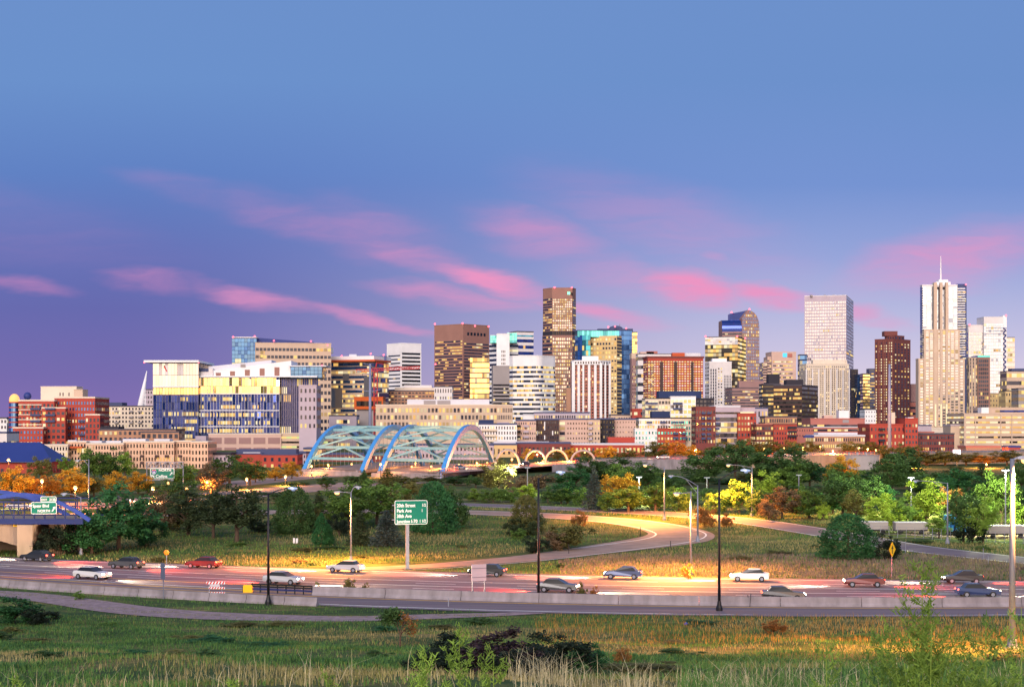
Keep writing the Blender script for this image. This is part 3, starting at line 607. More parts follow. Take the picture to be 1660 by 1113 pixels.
# ------------------------------------------------------------------ street lamps
def add_point(name, loc, watts, col=(1,.50,.16), rad=.35, parent=None):
    d = bpy.data.lights.new(name, 'POINT'); d.energy = watts; d.color = col; d.shadow_soft_size = rad; d.use_shadow = True
    o = bpy.data.objects.new(name, d); o.location = loc; return link(o, parent)
SOD = (1,.34,.055)
def street_lamp(px, base, top, heads, mm, label, r0=.13, style='cobra', W=6000, g=None, group=None, base_mat=None):
    g = g or G(px, base); s = g.y/F; H = wz(top, g.y)-g.z
    r = thing('street_lamp', label, 'street lamp', g, 0, group)
    MB().tube([(0,0,-.3),(0,0,H*.5),(0,0,H)], [r0,r0*.8,r0*.6], n=10).build('pole', M[mm], r, smooth=True)
    MB().tube([(0,0,-.2),(0,0,.35),(0,0,.6),(0,0,1.0)], [r0*2.3,r0*2.2,r0*1.5,r0*1.15], n=10).build('base', M[base_mat or mm], r)
    for hx, hy, lit in heads:
        x = (hx-px)*s; z = wz(hy, g.y)-g.z; sg = 1 if x > 0 else -1
        z0 = min(H-.15, z-.2) if style != 'truss' else H-.9
        P = [(0,0,H-.1 if z > H-.4 else H-.05)]
        a0 = (0,0,H-.12); P = []
        for t in np.linspace(0,1,9):
            zz = (H-.12)+(z-(H-.12))*math.sin(t*math.pi/2); P.append((x*t*.9, 0, zz))
        MB().tube(P, r0*.38, n=6).build('arm', M[mm], r, smooth=True)
        if style == 'truss': MB().beam((0,0,H-1.3), P[4], r0*.5).build('arm_brace', M[mm], r)
        hd = MB(); L = .95
        for i, (dx, wv_, zt, zb) in enumerate(((-.1,.10,.07,-.05),(.12,.17,.13,-.08),(.5,.21,.12,-.1),(.85,.15,.06,-.07))):
            hd.v += [(P[-1][0]+sg*dx,-wv_,z+zb),(P[-1][0]+sg*dx,wv_,z+zb),(P[-1][0]+sg*dx,wv_*.8,z+zt),(P[-1][0]+sg*dx,-wv_*.8,z+zt)]
        for i in range(3):
            for a, b in ((0,1),(1,2),(2,3),(3,0)): hd.f.append((i*4+a,i*4+b,i*4+4+b,i*4+4+a)); hd.mi.append(0)
        hd.f += [(0,1,2,3),(15,14,13,12)]; hd.mi += [0,0]
        h = hd.build('lamp_head', M['steel' if mm != 'blacksteel' else 'unlit'], r)
        c = (P[-1][0]+sg*.45, 0, z-.14)
        MB().ball(c, .30 if lit else .22, sq=(1.1,.7,.75)).build('lamp_glass', M['sodium' if lit else 'unlit'], h, smooth=True)
        if lit:
            d = bpy.data.lights.new('lamp_light', 'SPOT'); d.energy = W; d.color = SOD; d.spot_size = R(168); d.spot_blend = .6; d.shadow_soft_size = .3
            o = bpy.data.objects.new('lamp_light', d); link(o, r); o.location = (c[0],c[1],c[2]-.4)
    return r
street_lamp(435,980,799,[(472,791,0)],'blacksteel','tall black lamp post nearest the striped barricade, unlit',.15)
street_lamp(873,960,774,[(906,765,0)],'blacksteel','tall black lamp post rising behind the median barrier centre',.15,g=lane(873,.235))
street_lamp(1166,990,776,[(1206,762,0)],'blacksteel','tall black lamp post standing in orange grass by the road',.15)
street_lamp(569,913,797,[(550,797,1),(576,789,0)],'steel','orange lit lamp post with two arms left of the green distance sign',.14,W=80000)
street_lamp(1120,931,796,[(1101,799,1)],'steel','pale lamp post with glowing head between highway and loop ramp',.15,W=85000)
street_lamp(1131,878,786,[(1088,771,0)],'steel','lamp post with long truss arm on the outer edge of the loop',.15,style='truss')
street_lamp(1077,843,757,[(1047,753,1)],'steel','lamp post with glowing arm behind the loop ramp centre',.15,W=75000)
street_lamp(1219,836,757,[(1181,753,1)],'steel','lamp post with glowing arm beside the frontage road trees',.15,W=75000,style='truss')
street_lamp(1536,881,782,[(1484,779,0)],'steel','lamp post with curved arm by the blue painted box truck',.15,style='truss')
street_lamp(144,838,744,[(128,746,0)],'steel','double arm lamp post rising behind the blue bridge',.14,style='truss')
street_lamp(131,899,805,[(106,800,0)],'steel','short armed lamp post in front of the big dark green bush',.13)
street_lamp(1641,1062,743,[(1653,742,1)],'steel','thick near lamp post at the right edge, orange lit',.22,W=130000)
def box_lamp(px, base, top, label, lit=0, W=0):
    g = G(px, base); H = wz(top, g.y)-g.z; r = thing('parking_lamp', label, 'street lamp', g, 0, 'square headed lot lamps')
    MB().tube([(0,0,-.2),(0,0,H)], .11, n=8).build('pole', M['steel'], r); MB().box(-.35,.35,-.35,.35,0,.9).build('base', M['concrete'], r)
    MB().box(-.6,.6,-.25,.25,H,H+.16).build('lamp_head', M['steel'], r); MB().box(-.55,.55,-.2,.2,H-.05,H-.005).build('lamp_glass', M['cool' if lit else 'unlit'], r)
    if W: add_point('lamp_light', (0,0,H-.5), W, (.95,1,.50), .4, r)
box_lamp(1477,838,774,'pale square headed lot lamp above the bright lime trees',1,50000)
box_lamp(1630,868,762,'tall square headed lot lamp in front of dark trees at right',1,30000)
box_lamp(1295,810,770,'short square headed lot lamp among the orange lit bushes')
box_lamp(1036,818,773,'thin lot lamp right of the golden topped tree',1,20000)
box_lamp(828,800,762,'short lit lot lamp left of the lime green tree',1,20000)
box_lamp(855,808,758,'thin lot lamp behind the lime green tree')
box_lamp(1146,812,774,'dark lot lamp in the shadowed green trees',0)
def globe_lamp(px, py, Y, label, group, W=0, hm='sodium_dim', rad=.36, zb=None):
    z0 = tzf(0,Y) if zb is None else zb; H = wz(py,Y)-z0; r = thing('globe_lamp', label, 'street lamp', (wx(px,Y),Y,z0), 0, group)
    MB().tube([(0,0,-.2),(0,0,H-.3)], [.11,.07], n=6).build('pole', M['blacksteel'], r)
    MB().ball((0,0,H), rad, nu=8, nv=6).build('globe', M[hm], r, smooth=True)
    if W: add_point('lamp_light', (0,0,H-.75) if H > 2 else (0,0,H+1), W, SOD, .35, r)
ORD = ['first','second','third','fourth','fifth','sixth','seventh','eighth','ninth','tenth','eleventh','twelfth','thirteenth','fourteenth']
def lamp_row(pts, place, group, W, **k):
    for i, p in enumerate(pts): globe_lamp(p[0], p[1], p[2], f'{ORD[i]} glowing globe lamp from the left {place}', group, W if (len(p) < 4) else p[3], **k)
lamp_row([(14,745,420,9000),(68,779,330,20000),(122,790,300,20000),(248,791,340),(272,783,352,0),(302,792,345,2500),(336,780,372),(400,776,405,16000),(463,772,432,16000)], 'among trees at the left boulevard', 'globe lamps along the left boulevard', 9000)
lamp_row([(505,755,520),(506,766,500,0),(532,753,540),(570,752,560,0),(574,768,545),(617,752,500),(643,761,540,0),(668,757,560),(697,745,520),(699,756,500,0)], 'under the blue arches', 'globe lamps under the arch bridge', 7000)
lamp_row([(724,754,535),(744,753,560,0),(773,751,585),(790,750,600,0),(830,744,560,5000),(836,737,620,0),(871,736,640),(877,751,580),(923,747,590),(948,733,640,0)], 'along the boulevard right of the arches', 'globe lamps along the right boulevard', 22000, zb=4.4)
lamp_row([(1018,728,680,0),(1128,728,660),(1239,727,650),(1271,726,690,0),(1302,725,690),(1330,724,690,0),(1350,730,640,110000),(1392,726,690,0),(1407,727,690),(1420,729,690,0)], 'in front of the brick buildings at right', 'globe lamps below the brick buildings', 70000, zb=5)
lamp_row([(1475,747,610),(1597,733,720),(1599,753,610),(1518,731,700,0),(1374,778,420,600),(1625,722,900,0),(1643,728,900,0)], 'beyond the trees at far right', 'globe lamps beyond the right hand trees', 40000, zb=3)

# ------------------------------------------------------------------ traffic, lamps on
CARP = [lin(30,32,38), lin(170,172,178), lin(92,24,26), lin(36,52,92), lin(210,208,204), lin(70,72,74)]
PAINT = [mat('car_paint_'+n, c, rough=.25, spec=.6, metal=.2, var=.03) for n, c in zip(('black','silver','red','blue','white','grey'), CARP)]
def car_proto():
    r = thing('car', 'prototype', 'car', (0,0,0)); prof = [(-2.2,.35),(-2.25,.75),(-2.15,.98),(-1.35,1.02),(1.0,.95),(2.05,.82),(2.2,.62),(2.2,.35)]
    def extr(P, y0, y1, yi=None):
        mb = MB(); n = len(P); yi = yi or [0]*n
        for sgn, y in ((0,y0),(1,y1)): mb.v += [(x, y+(d if sgn == 0 else -d), z) for (x, z), d in zip(P, yi)]
        mb.f.append(tuple(range(n))); mb.f.append(tuple(range(2*n-1,n-1,-1))); mb.mi += [0,0]
        for i in range(n): j = (i+1)%n; mb.f.append((j,i,n+i,n+j)); mb.mi.append(0)
        return mb
    body = extr(prof, -.9, .9, [0,0,.06,.1,.08,.06,0,0]).build('body', PAINT[0], r)
    extr([(-1.62,1.0),(-1.25,1.40),(.15,1.42),(.95,.97)], -.82, .82, [0,.16,.16,0]).build('windows', M['carglass'], r)
    extr([(-1.27,1.39),(-1.15,1.46),(.02,1.475),(.18,1.405)], -.66, .66, [0,.03,.03,0]).build('roof', PAINT[0], r)
    for x in (-1.4,1.35):
        for y in (-.82,.82):
            w_ = MB().tube([(x,y-.11,.33),(x,y+.11,.33)], .33, n=14).build('wheel', M['tyre'], r); MB().tube([(x,y-.125,.33),(x,y+.125,.33)], .19, n=10).build('rim', M['steel'], w_)
    for y in (-.62,.62):
        MB().ball((2.14,y,.68),.16,sq=(.6,1.2,.7)).build('headlight', M['head'], r); MB().ball((-2.2,y,.82),.14,sq=(.5,1.3,.8)).build('tail_light', M['tail'], r)
    return r
proto = car_proto()
def copy_tree(o, parent=None):
    c = o.copy(); COL.objects.link(c); c.parent = parent
    if parent is None: ORG[c.name] = Vector(c.location)
    for ch in list(o.children): copy_tree(ch, c)
    return c
def repaint(o, mm):
    for ch in o.children:
        if ch.name.split('.')[0] in ('body','roof'): ch.material_slots[0].link = 'OBJECT'; ch.material_slots[0].material = mm
CN = ['black','silver','dark red','blue','white','grey']
def car(loc, rz, k, label, group, lights=True, first=[True]):
    r = proto if first[0] else copy_tree(proto); first[0] = False
    r.location = loc; r.rotation_euler.z = rz; r['label'] = label; r['group'] = group; repaint(r, PAINT[k])
    if lights:
        d = bpy.data.lights.new('headlight_beam', 'SPOT'); d.energy = 15000; d.color = (1,.80,.52); d.spot_size = R(60); d.spot_blend = .8; d.shadow_soft_size = .15
        o = bpy.data.objects.new('headlight_beam', d); link(o, r); o.location = (2.45,0,.85); o.rotation_euler = Vector((1,0,-.05)).to_track_quat('-Z','Y').to_euler()
        d = bpy.data.lights.new('tail_glow', 'SPOT'); d.energy = 9000; d.color = (1,.06,.025); d.spot_size = R(95); d.spot_blend = 1; d.shadow_soft_size = .3
        o = bpy.data.objects.new('tail_glow', d); link(o, r); o.location = (-2.5,0,.95); o.rotation_euler = Vector((-1,0,-.04)).to_track_quat('-Z','Y').to_euler()
    return r
NL = [(150,.36,4),(905,.48,5),(460,.47,1),(1270,.36,0),(1585,.47,3)]
FL = [(60,.88,0),(330,.87,2),(1010,.89,3),(1560,.88,0),(205,.75,5),(560,.89,1),(790,.88,0),(1215,.88,4),(1400,.75,2)]
for i, (px, f, k) in enumerate(NL):
    q = lane(px, f); dx = .5; X = q.x; t = math.atan2(float(yn(X+dx)+(yf(X+dx)-yn(X+dx))*f)-q.y, dx)
    car((q.x,q.y,q.z+.055), t, k, f'{CN[k]} car with headlights in the near lanes, {["left of the striped barricade","beyond the central black lamp post","beyond the dark guardrail","right of the rightmost black lamp","behind the thick near lamp post"][i]}', 'cars in the near highway lanes')
for i, (px, f, k) in enumerate(FL):
    q = lane(px, f); dx = .5; X = q.x; t = math.atan2(float(yn(X+dx)+(yf(X+dx)-yn(X+dx))*f)-q.y, dx)
    car((q.x,q.y,q.z+.055), t+math.pi, k, f'{CN[k]} car with tail lights in the far lane, {["under the blue bridge","right of the small amber disc","below the loop ramp gore","below the yellow diamond sign","left of the small amber disc","before the orange lit lamp post","right of the blank sign back","right of the rightmost black lamp","left of the diamond sign post"][i]}', 'cars in the far highway lane')
BW = [(745,505,'beside the nearest blue arch foot'),(850,545,'between two white arches'),(935,578,'before the rightmost white arch'),(1075,598,'above the pale wall at centre'),(1160,606,'behind the dark tree at centre right'),(1215,612,'just left of the starry lamp'),(1262,616,'right of the dark tree crown'),(1300,620,'before the long red brick office')]
for i, (px, Y, lb) in enumerate(BW):
    z = float(np.interp(px, [p for p,_,_ in WALL], [z for _,_,z in WALL])); k = (i*5+1) % 6
    car((wx(px,Y+9),Y+9,z+.25), R(60 if px < 1000 else 8)+(math.pi if i % 2 else 0), k, f'{CN[k]} car on the raised boulevard {lb}', 'cars on the raised boulevard', lights=(i % 2 == 0))

for i, (px, k) in enumerate(((24,1),(92,4),(196,0),(262,5))):
    q = SPEER[np.argmin(np.abs(SPEER[:,0]/SPEER[:,1]-(px-CX)/F))]; z = tzf(*q)
    car((float(q[0]), float(q[1])-4, z+.05), R(12)+(math.pi if i % 2 else 0), k, f'{CN[k]} car on the boulevard behind the {["left end of the blue truss","exit sign","large dark green tree","brown green tree"][i]}', 'cars on the left boulevard')
# ------------------------------------------------------------------ buildings
CAP = 100; WCOUNT = {}
def foot(L, E, Rr, Y, th=None):
    """footprint of a box seen at its corner: left end, corner, right end in photo columns"""
    a, b = (E-L), (Rr-E); th = math.atan2(b, a) if th is None else R(th)
    xe = wx(E, Y); kl, kr = (L-CX)/F, (Rr-CX)/F; c, s = math.cos(th), math.sin(th)
    t = (xe-kl*Y)/(c+kl*s); q = (kr*Y-xe)/(s-kr*c)
    pl, pe, pr = (xe-t*c, Y+t*s), (xe, Y), (xe+q*s, Y+q*c)
    return [pl, pe, pr, (pl[0]+pr[0]-pe[0], pl[1]+pr[1]-pe[1])]
def front(L, Rr, Y, dep=25, ang=0):
    a, b = wx(L,Y), wx(Rr,Y); t = math.tan(R(ang)); d = (b-a)*t
    p0, p1 = (a, Y), (b, Y+d); n = Vector((-(p1[1]-p0[1]), p1[0]-p0[0])).normalized()*dep
    return [p0, p1, (p1[0]+n.x, p1[1]+n.y), (p0[0]+n.x, p0[1]+n.y)]
LIT = ('lit','lit2','lit3','lit4','lit5')
def windows(root, p0, p1, z0, z1, nx=10, ny=10, wx_=.6, wy=.5, lit=.3, g='gdark', m=(0,0,0,0), mode='w', name='window', off=.14, lits=LIT, skip=None, litrows=None, vfrac=.5, onlylit=False, jit=.012, centre=None):
    """windows of one wall face; mode 'w' = each window a part, 'b' = one part per storey band"""
    p0, p1 = Vector((*p0,0)), Vector((*p1,0)); d = p1-p0; L = d.length; d.normalize(); n = Vector((d.y,-d.x,0))*off
    u0, u1 = L*m[0], L*(1-m[1]); b0, b1 = z0+(z1-z0)*m[2], z1-(z1-z0)*m[3]; du, dv = (u1-u0)/nx, (b1-b0)/ny
    mats = [M[g]]+[M[x] for x in lits]; G2 = g+'2' in M
    if G2: mats.append(M[g+'2'])
    rest = MB(); cnt = WCOUNT.get(root.name, 0); total = cnt
    for j in range(ny-1, -1, -1):
        pr = lit*random.choice((.25,.7,1,1,1.5,1.9)); pr = litrows.get(j, pr) if litrows else pr
        state = random.random() < pr; band = MB()
        for i in range(nx):
            if skip and skip(i, j): continue
            if random.random() < .55: state = random.random() < pr
            k = 0 if not state else min(random.choice((1,1,2,3,4,5)), len(lits))
            if not k and G2 and random.random() < (.06 if g in ('gpale','ggold','gsky','gmirror') else .25): k = len(mats)-1
            if centre and 0 < k <= len(lits) and random.random() < abs((i+.5)/nx-centre)*1.6: k = 0
            if onlylit and (k == 0 or k > len(lits)): continue
            uu = u0+du*(i+.5); vv = b0+dv*(j+vfrac); hw, hh = du*wx_/2, dv*wy/2
            q = [p0+d*(uu-hw)+n+Vector((0,0,vv-hh)), p0+d*(uu+hw)+n+Vector((0,0,vv-hh)), p0+d*(uu+hw)+n+Vector((0,0,vv+hh)), p0+d*(uu-hw)+n+Vector((0,0,vv+hh))]
            if jit and (k == 0 or k > len(lits)):
                ja, jb = random.gauss(0,jit)*hw, random.gauss(0,jit)*hh; q = [q[0]+n.normalized()*(-ja-jb), q[1]+n.normalized()*(ja-jb), q[2]+n.normalized()*(ja+jb), q[3]+n.normalized()*(jb-ja)]
            if mode == 'b': band.poly(q, k)
            elif total < CAP: MB().poly(q).build(name, mats[k], root, world=True); total += 1
            else: rest.poly(q, k)
        if band.f: band.build('window_band' if name == 'window' else name, mats, root, world=True)
    WCOUNT[root.name] = total
    if rest.f:
        o = rest.build(name, mats, root, world=True); o['kind'] = 'stuff'
def block(root, part, pts, z0, z1, mm, specs=None, roof='roofdark', rh=.8, rover=.25):
    o = MB().prism(pts, z0, z1).build(part, M[mm], root, world=True)
    for e, sp in (specs or {}).items():
        sps = sp if isinstance(sp, list) else [sp]
        for q in sps: q = dict(q); zz0, zz1 = q.pop('z0', z0), q.pop('z1', z1); windows(root, pts[e], pts[(e+1) % len(pts)], zz0, zz1, **q)
    if specs and 0 in specs and len(pts) == 4 and part != 'side':            # the return wall that also faces the viewer
        base = specs[0] if isinstance(specs[0], list) else [specs[0]]; L0 = (Vector(pts[1])-Vector(pts[0])).length
        for e in (1, 3):
            a, b = Vector(pts[e]), Vector(pts[(e+1) % 4]); d = b-a; nn = Vector((d.y, -d.x))
            if e in specs or nn.dot(-(a+b)/2) <= 0: continue
            for q in base:
                q = dict(q); zz0, zz1 = q.pop('z0', z0), q.pop('z1', z1)
                if q.get('skip') or q.get('onlylit'): continue
                q['nx'] = max(1, round(q['nx']*d.length/max(1,L0))); mm_ = q.get('m', (0,0,0,0)); q['m'] = (.02,.02,mm_[2],mm_[3]); q['lit'] = q.get('lit', .3)*.6
                if q.get('name') in ('recess_panel',): continue
                windows(root, pts[e], pts[(e+1) % 4], zz0, zz1, **q)
    if roof:
        c = Vector((sum(p[0] for p in pts)/len(pts), sum(p[1] for p in pts)/len(pts))); P = [tuple(c+(Vector(p)-c)*(1+rover/max(3,(Vector(p)-c).length))) for p in pts]
        MB().prism(P, z1+.003, z1+rh).build('roof', M[roof], root, world=True)
    return o
def bld(name, label, Y, px, group=None): return thing(name, label, 'building', (wx(px,Y), Y, 2.0), 0, group)
def beacons(root, pts, Y):
    for x, y in pts: MB().ball((wx(x,Y), Y, wz(y,Y)), .55*Y/1000, nu=6, nv=4).build('beacon', M['beacon'], root, world=True)
def tower(name, label, L, E, Rr, top, Y, mm, sl=None, sr=None, th=None, z0=1.5, roof='roofdark', pent=(), bcn=(), rh=1.0, group=None):
    r = bld(name, label, Y, E, group); P = foot(L, E, Rr, Y, th); sp = {}
    if sl: sp[0] = sl
    if sr: sp[1] = sr
    block(r, 'wall', P, z0, wz(top,Y), mm, sp, roof, rh)
    for x0, x1, yt, pm in pent: penthouse(r, x0, x1, top, yt, Y+12, pm)
    beacons(r, bcn, Y); return r
def penthouse(r, x0, x1, yb, yt, Y, pm, dep=14): MB().prism(front(x0,x1,Y,dep), wz(yb,Y)-2, wz(yt,Y)).build('penthouse', M[pm], r, world=True)
def frontal(name, label, L, Rr, top, Y, mm, sp=None, dep=25, ang=0, z0=1.5, roof='roofdark', pent=(), sr=None, rh=.8, group=None):
    r = bld(name, label, Y, (L+Rr)/2, group); P = front(L, Rr, Y, dep, ang); d = {}
    if sp: d[0] = sp
    if sr: d[1] = sr
    block(r, 'wall', P, z0, wz(top,Y), mm, d, roof, rh)
    for x0, x1, yt, pm in pent: penthouse(r, x0, x1, top, yt, Y+5, pm)
    return r
def balcony(r, x0, x1, y, Y, mm='slate', dep=1.6, h=1.1): MB().box(wx(x0,Y), wx(x1,Y), Y-dep, Y-.02, wz(y,Y), wz(y,Y)+h).build('balcony', M[mm], r, world=True)
def strip(r, x0, x1, y0, y1, Y, mm, name='trim', dep=.5): MB().box(wx(x0,Y), wx(x1,Y), Y-dep, Y-.01, wz(y1,Y), wz(y0,Y)).build(name, M[mm], r, world=True)
W = lambda nx, ny, a=.6, b=.5, lit=.3, **k: dict(nx=nx, ny=ny, wx_=a, wy=b, lit=lit, **k)
B = lambda nx, ny, b=.5, lit=.3, **k: dict(nx=nx, ny=ny, wx_=1.0, wy=b, lit=lit, mode='b', **k)

# --- far left
def red_apartments():
    Y = 950; r = bld('apartment_building', 'stepped red brick apartment block with cream bands and corner dome', Y, 90)
    block(r, 'wall', front(30,88,Y,40), 2, wz(650,Y), 'brick', {0: [W(9,1,.55,.6,.3,z0=wz(664,Y),z1=wz(652,Y)), W(10,5,.5,.5,.25,z0=wz(712,Y),z1=wz(664,Y))]}, 'cream', .9)
    block(r, 'wall', front(88,154,Y+6,34), 2, wz(645,Y), 'brick', {0: W(14,8,.45,.5,.10,g='gblue',z1=wz(648,Y),z0=wz(726,Y))}, 'cream', .9)
    block(r, 'wall', front(138,162,Y-4,9), 2, wz(673,Y), 'brick', {0: W(4,5,.5,.6,.2,g='gdark',z0=wz(722,Y),z1=wz(676,Y))}, 'cream', .8)
    block(r, 'wall', front(68,106,Y-5,4.9), 2, wz(662,Y), 'brick', {0: W(5,6,.6,.5,.25,z0=wz(722,Y),z1=wz(665,Y))}, 'cream', .8)
    block(r, 'wall', front(21,70,Y-12,11.8), 2, wz(694,Y), 'brick', {0: W(9,3,.45,.5,.15,g='gblue',z0=wz(722,Y),z1=wz(696,Y))}, 'cream', .8)
    for y in (656,664,672,680,688): strip(r, 30, 68, y-1, y+.4, Y, 'cream')
    for x0, x1 in ((106,115),(129,142)):
        for y in (684,695,706): balcony(r, x0, x1, y, Y+6)
    for x0, x1 in ((50,66),(74,90)):
        for y in (664,674,684): balcony(r, x0, x1, y, Y-5 if x0 > 68 else Y)
    c = Vector((wx(20,Y),Y+4,0)); cyl = [(c.x+3.0*math.cos(t), c.y+3.0*math.sin(t)) for t in np.linspace(0,2*math.pi,17)[:-1]]
    MB().prism(cyl, 2, wz(652,Y)).build('corner_turret', M['gblue'], r, world=True)
    for y in (652,660,668,676,684,692,700,708): MB().prism([(c.x+(p[0]-c.x)*1.08, c.y+(p[1]-c.y)*1.08) for p in cyl], wz(y,Y)-.35, wz(y,Y)+.35).build('turret_band', M['brick'], r, world=True)
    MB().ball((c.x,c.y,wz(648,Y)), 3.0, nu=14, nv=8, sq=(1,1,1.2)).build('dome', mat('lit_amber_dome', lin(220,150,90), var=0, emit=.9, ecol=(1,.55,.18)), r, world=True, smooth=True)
    MB().ball((wx(33,Y),Y+14,wz(641,Y)), 2.3, nu=12, nv=6).build('dome', M['blueroof'], r, world=True, smooth=True)
    block(r, 'penthouse', front(66,124,Y+14,14), wz(648,Y), wz(626,Y), 'cream', {0: W(6,1,.35,.35,0,m=(.5,.0,.1,.2),skip=lambda i,j: i not in (0,1,3))}, 'cream', .4)
    block(r, 'penthouse', front(120,134,Y+12,12), wz(648,Y), wz(631,Y), 'beige', None, 'beige', .4)
red_apartments()
r = frontal('apartment_building', 'pale beige flats with balconies behind the red brick block', 154, 250, 659, 1080, 'cream', W(18,6,.45,.5,.15,z0=wz(700,1080)), 40, pent=((154,198,652,'slate'),)); [balcony(r, x, x+6, y, 1080, 'grey') for x in (171,186,210,224) for y in (668,677,686)]
frontal('office_building', 'pale lilac block behind the slanted white mast', 234, 252, 632, 1300, 'lilac', W(4,12,.5,.5,.1), 30)
r = frontal('brick_building', 'low tan brick building in front of the white mast foot', 160, 285, 697, 900, 'brick_tan', W(16,2,.5,.55,.1,z0=wz(716,900)), 25); block(r, 'wall', front(228,290,893,6.8), 2, wz(701,893), 'brick_tan', {0: W(7,1,.6,.6,.05,z0=wz(712,893))}, 'roofdark'); strip(r,199,231,710,713,900,'slate','railing',1.4); penthouse(r,162,192,697,691,904,'charcoal')
def peach_flats():
    Y = 600; r = bld('apartment_building', 'long peach four storey apartment row with pale roof boxes', Y, 200)
    for k, (a, b, top, dy) in enumerate(((72,110,722,0),(110,140,717,4),(140,200,720,0),(200,235,717,3),(235,282,717,0),(282,310,716,3),(310,337,717,0))):
        block(r, 'wall', front(a,b,Y+dy,18), 1.5, wz(top,Y), 'peach' if k else 'cream', {0: W(max(3,int((b-a)/4.6)),4,.42,.55,.06,g='gblack',z0=wz(760,Y))}, 'cream', .5)
    for x0, x1, y in ((110,124,713),(127,165,714),(172,196,714),(199,236,711),(250,275,711)): penthouse(r, x0, x1, 719, y, Y+8, 'rooflight', 6)
    strip(r,116,136,723,726,Y+4,'terracotta','canopy',2.5); windows(r,(wx(120,Y),Y+3.8),(wx(136,Y),Y+3.8),wz(734,Y),wz(726,Y),nx=4,ny=1,wx_=.8,wy=.9,lit=1.5)
    for x in (145,170,208,228,252,268,290):
        for y in (741,752): balcony(r, x, x+5.5, y, Y, 'brown_dark', 1.2, .9)
peach_flats()
def blue_roof_hall():
    Y = 545; r = bld('brick_hall', 'red brick hall with hipped dark blue metal roof at left', Y, 20); x0, x1 = wx(-60,Y), wx(81,Y); z1, z2 = wz(748,Y), wz(722,Y)
    block(r, 'wall', [(x0,Y),(x1,Y),(x1,Y+22),(x0,Y+22)], 1.5, z1, 'brick', {0: W(8,1,.3,.4,.0,m=(.1,.1,.1,.3))}, None)
    mb = MB(); e = .9; a = [(x0-e,Y-e,z1+.02),(x1+e,Y-e,z1+.02),(x1+e,Y+23,z1+.02),(x0-e,Y+23,z1+.02)]; rg = [(x0+5,Y+11,z2+1),(x1-6.2,Y+11,z2+1)]
    mb.poly([a[0],a[1],rg[1],rg[0]]).poly([a[1],a[2],rg[1]]).poly([a[2],a[3],rg[0],rg[1]]).poly([a[3],a[0],rg[0]]).poly(a[::-1]); mb.build('roof', M['blueroof'], r, world=True)
    MB().beam((x0-e,Y-e-.1,z1-.12),(x1+e,Y-e-.1,z1-.12),.25).build('gutter', M['slate'], r, world=True)
blue_roof_hall()
frontal('office_building', 'small white block at the far left edge beside the domed turret', -30, 11, 678, 1000, 'white', W(8,6,.5,.5,.12), 30, pent=((-20,8,676,'rooflight'),))
frontal('warehouse', 'low white shed with grey gable at the far left edge', -20, 11, 702, 800, 'offwhite', W(4,1,.5,.4,.3), 20, roof='slate')
# --- cable-stayed mast
def mast():
    Y = 1100; zb, zt = wz(694,Y), wz(601,Y); xb, xt = wx(222,Y), wx(238,Y); r = thing('bridge_mast', 'white leaning cable stayed mast left of the big glass office', 'mast', (xb,Y,2))
    MB().tube([(xb-1,Y,2),(xb,Y,zb),(xb+(xt-xb)*.55,Y,zb+(zt-zb)*.55),(xt,Y,zt)], [3.2,3.0,1.9,.3], n=10).build('mast', M['white'], r, world=True, smooth=True)
    for i in range(8):
        t = .25+.08*i; p = (xb+(xt-xb)*t, Y, zb+(zt-zb)*t)
        MB().tube([p,(xb-9+i*.9,Y+2,zb+2)], .2, n=4).build('cable', M['white'], r, world=True); MB().tube([p,(xb+13-i*.8,Y-4,zb)], .2, n=4).build('cable', M['white'], r, world=True)
mast()
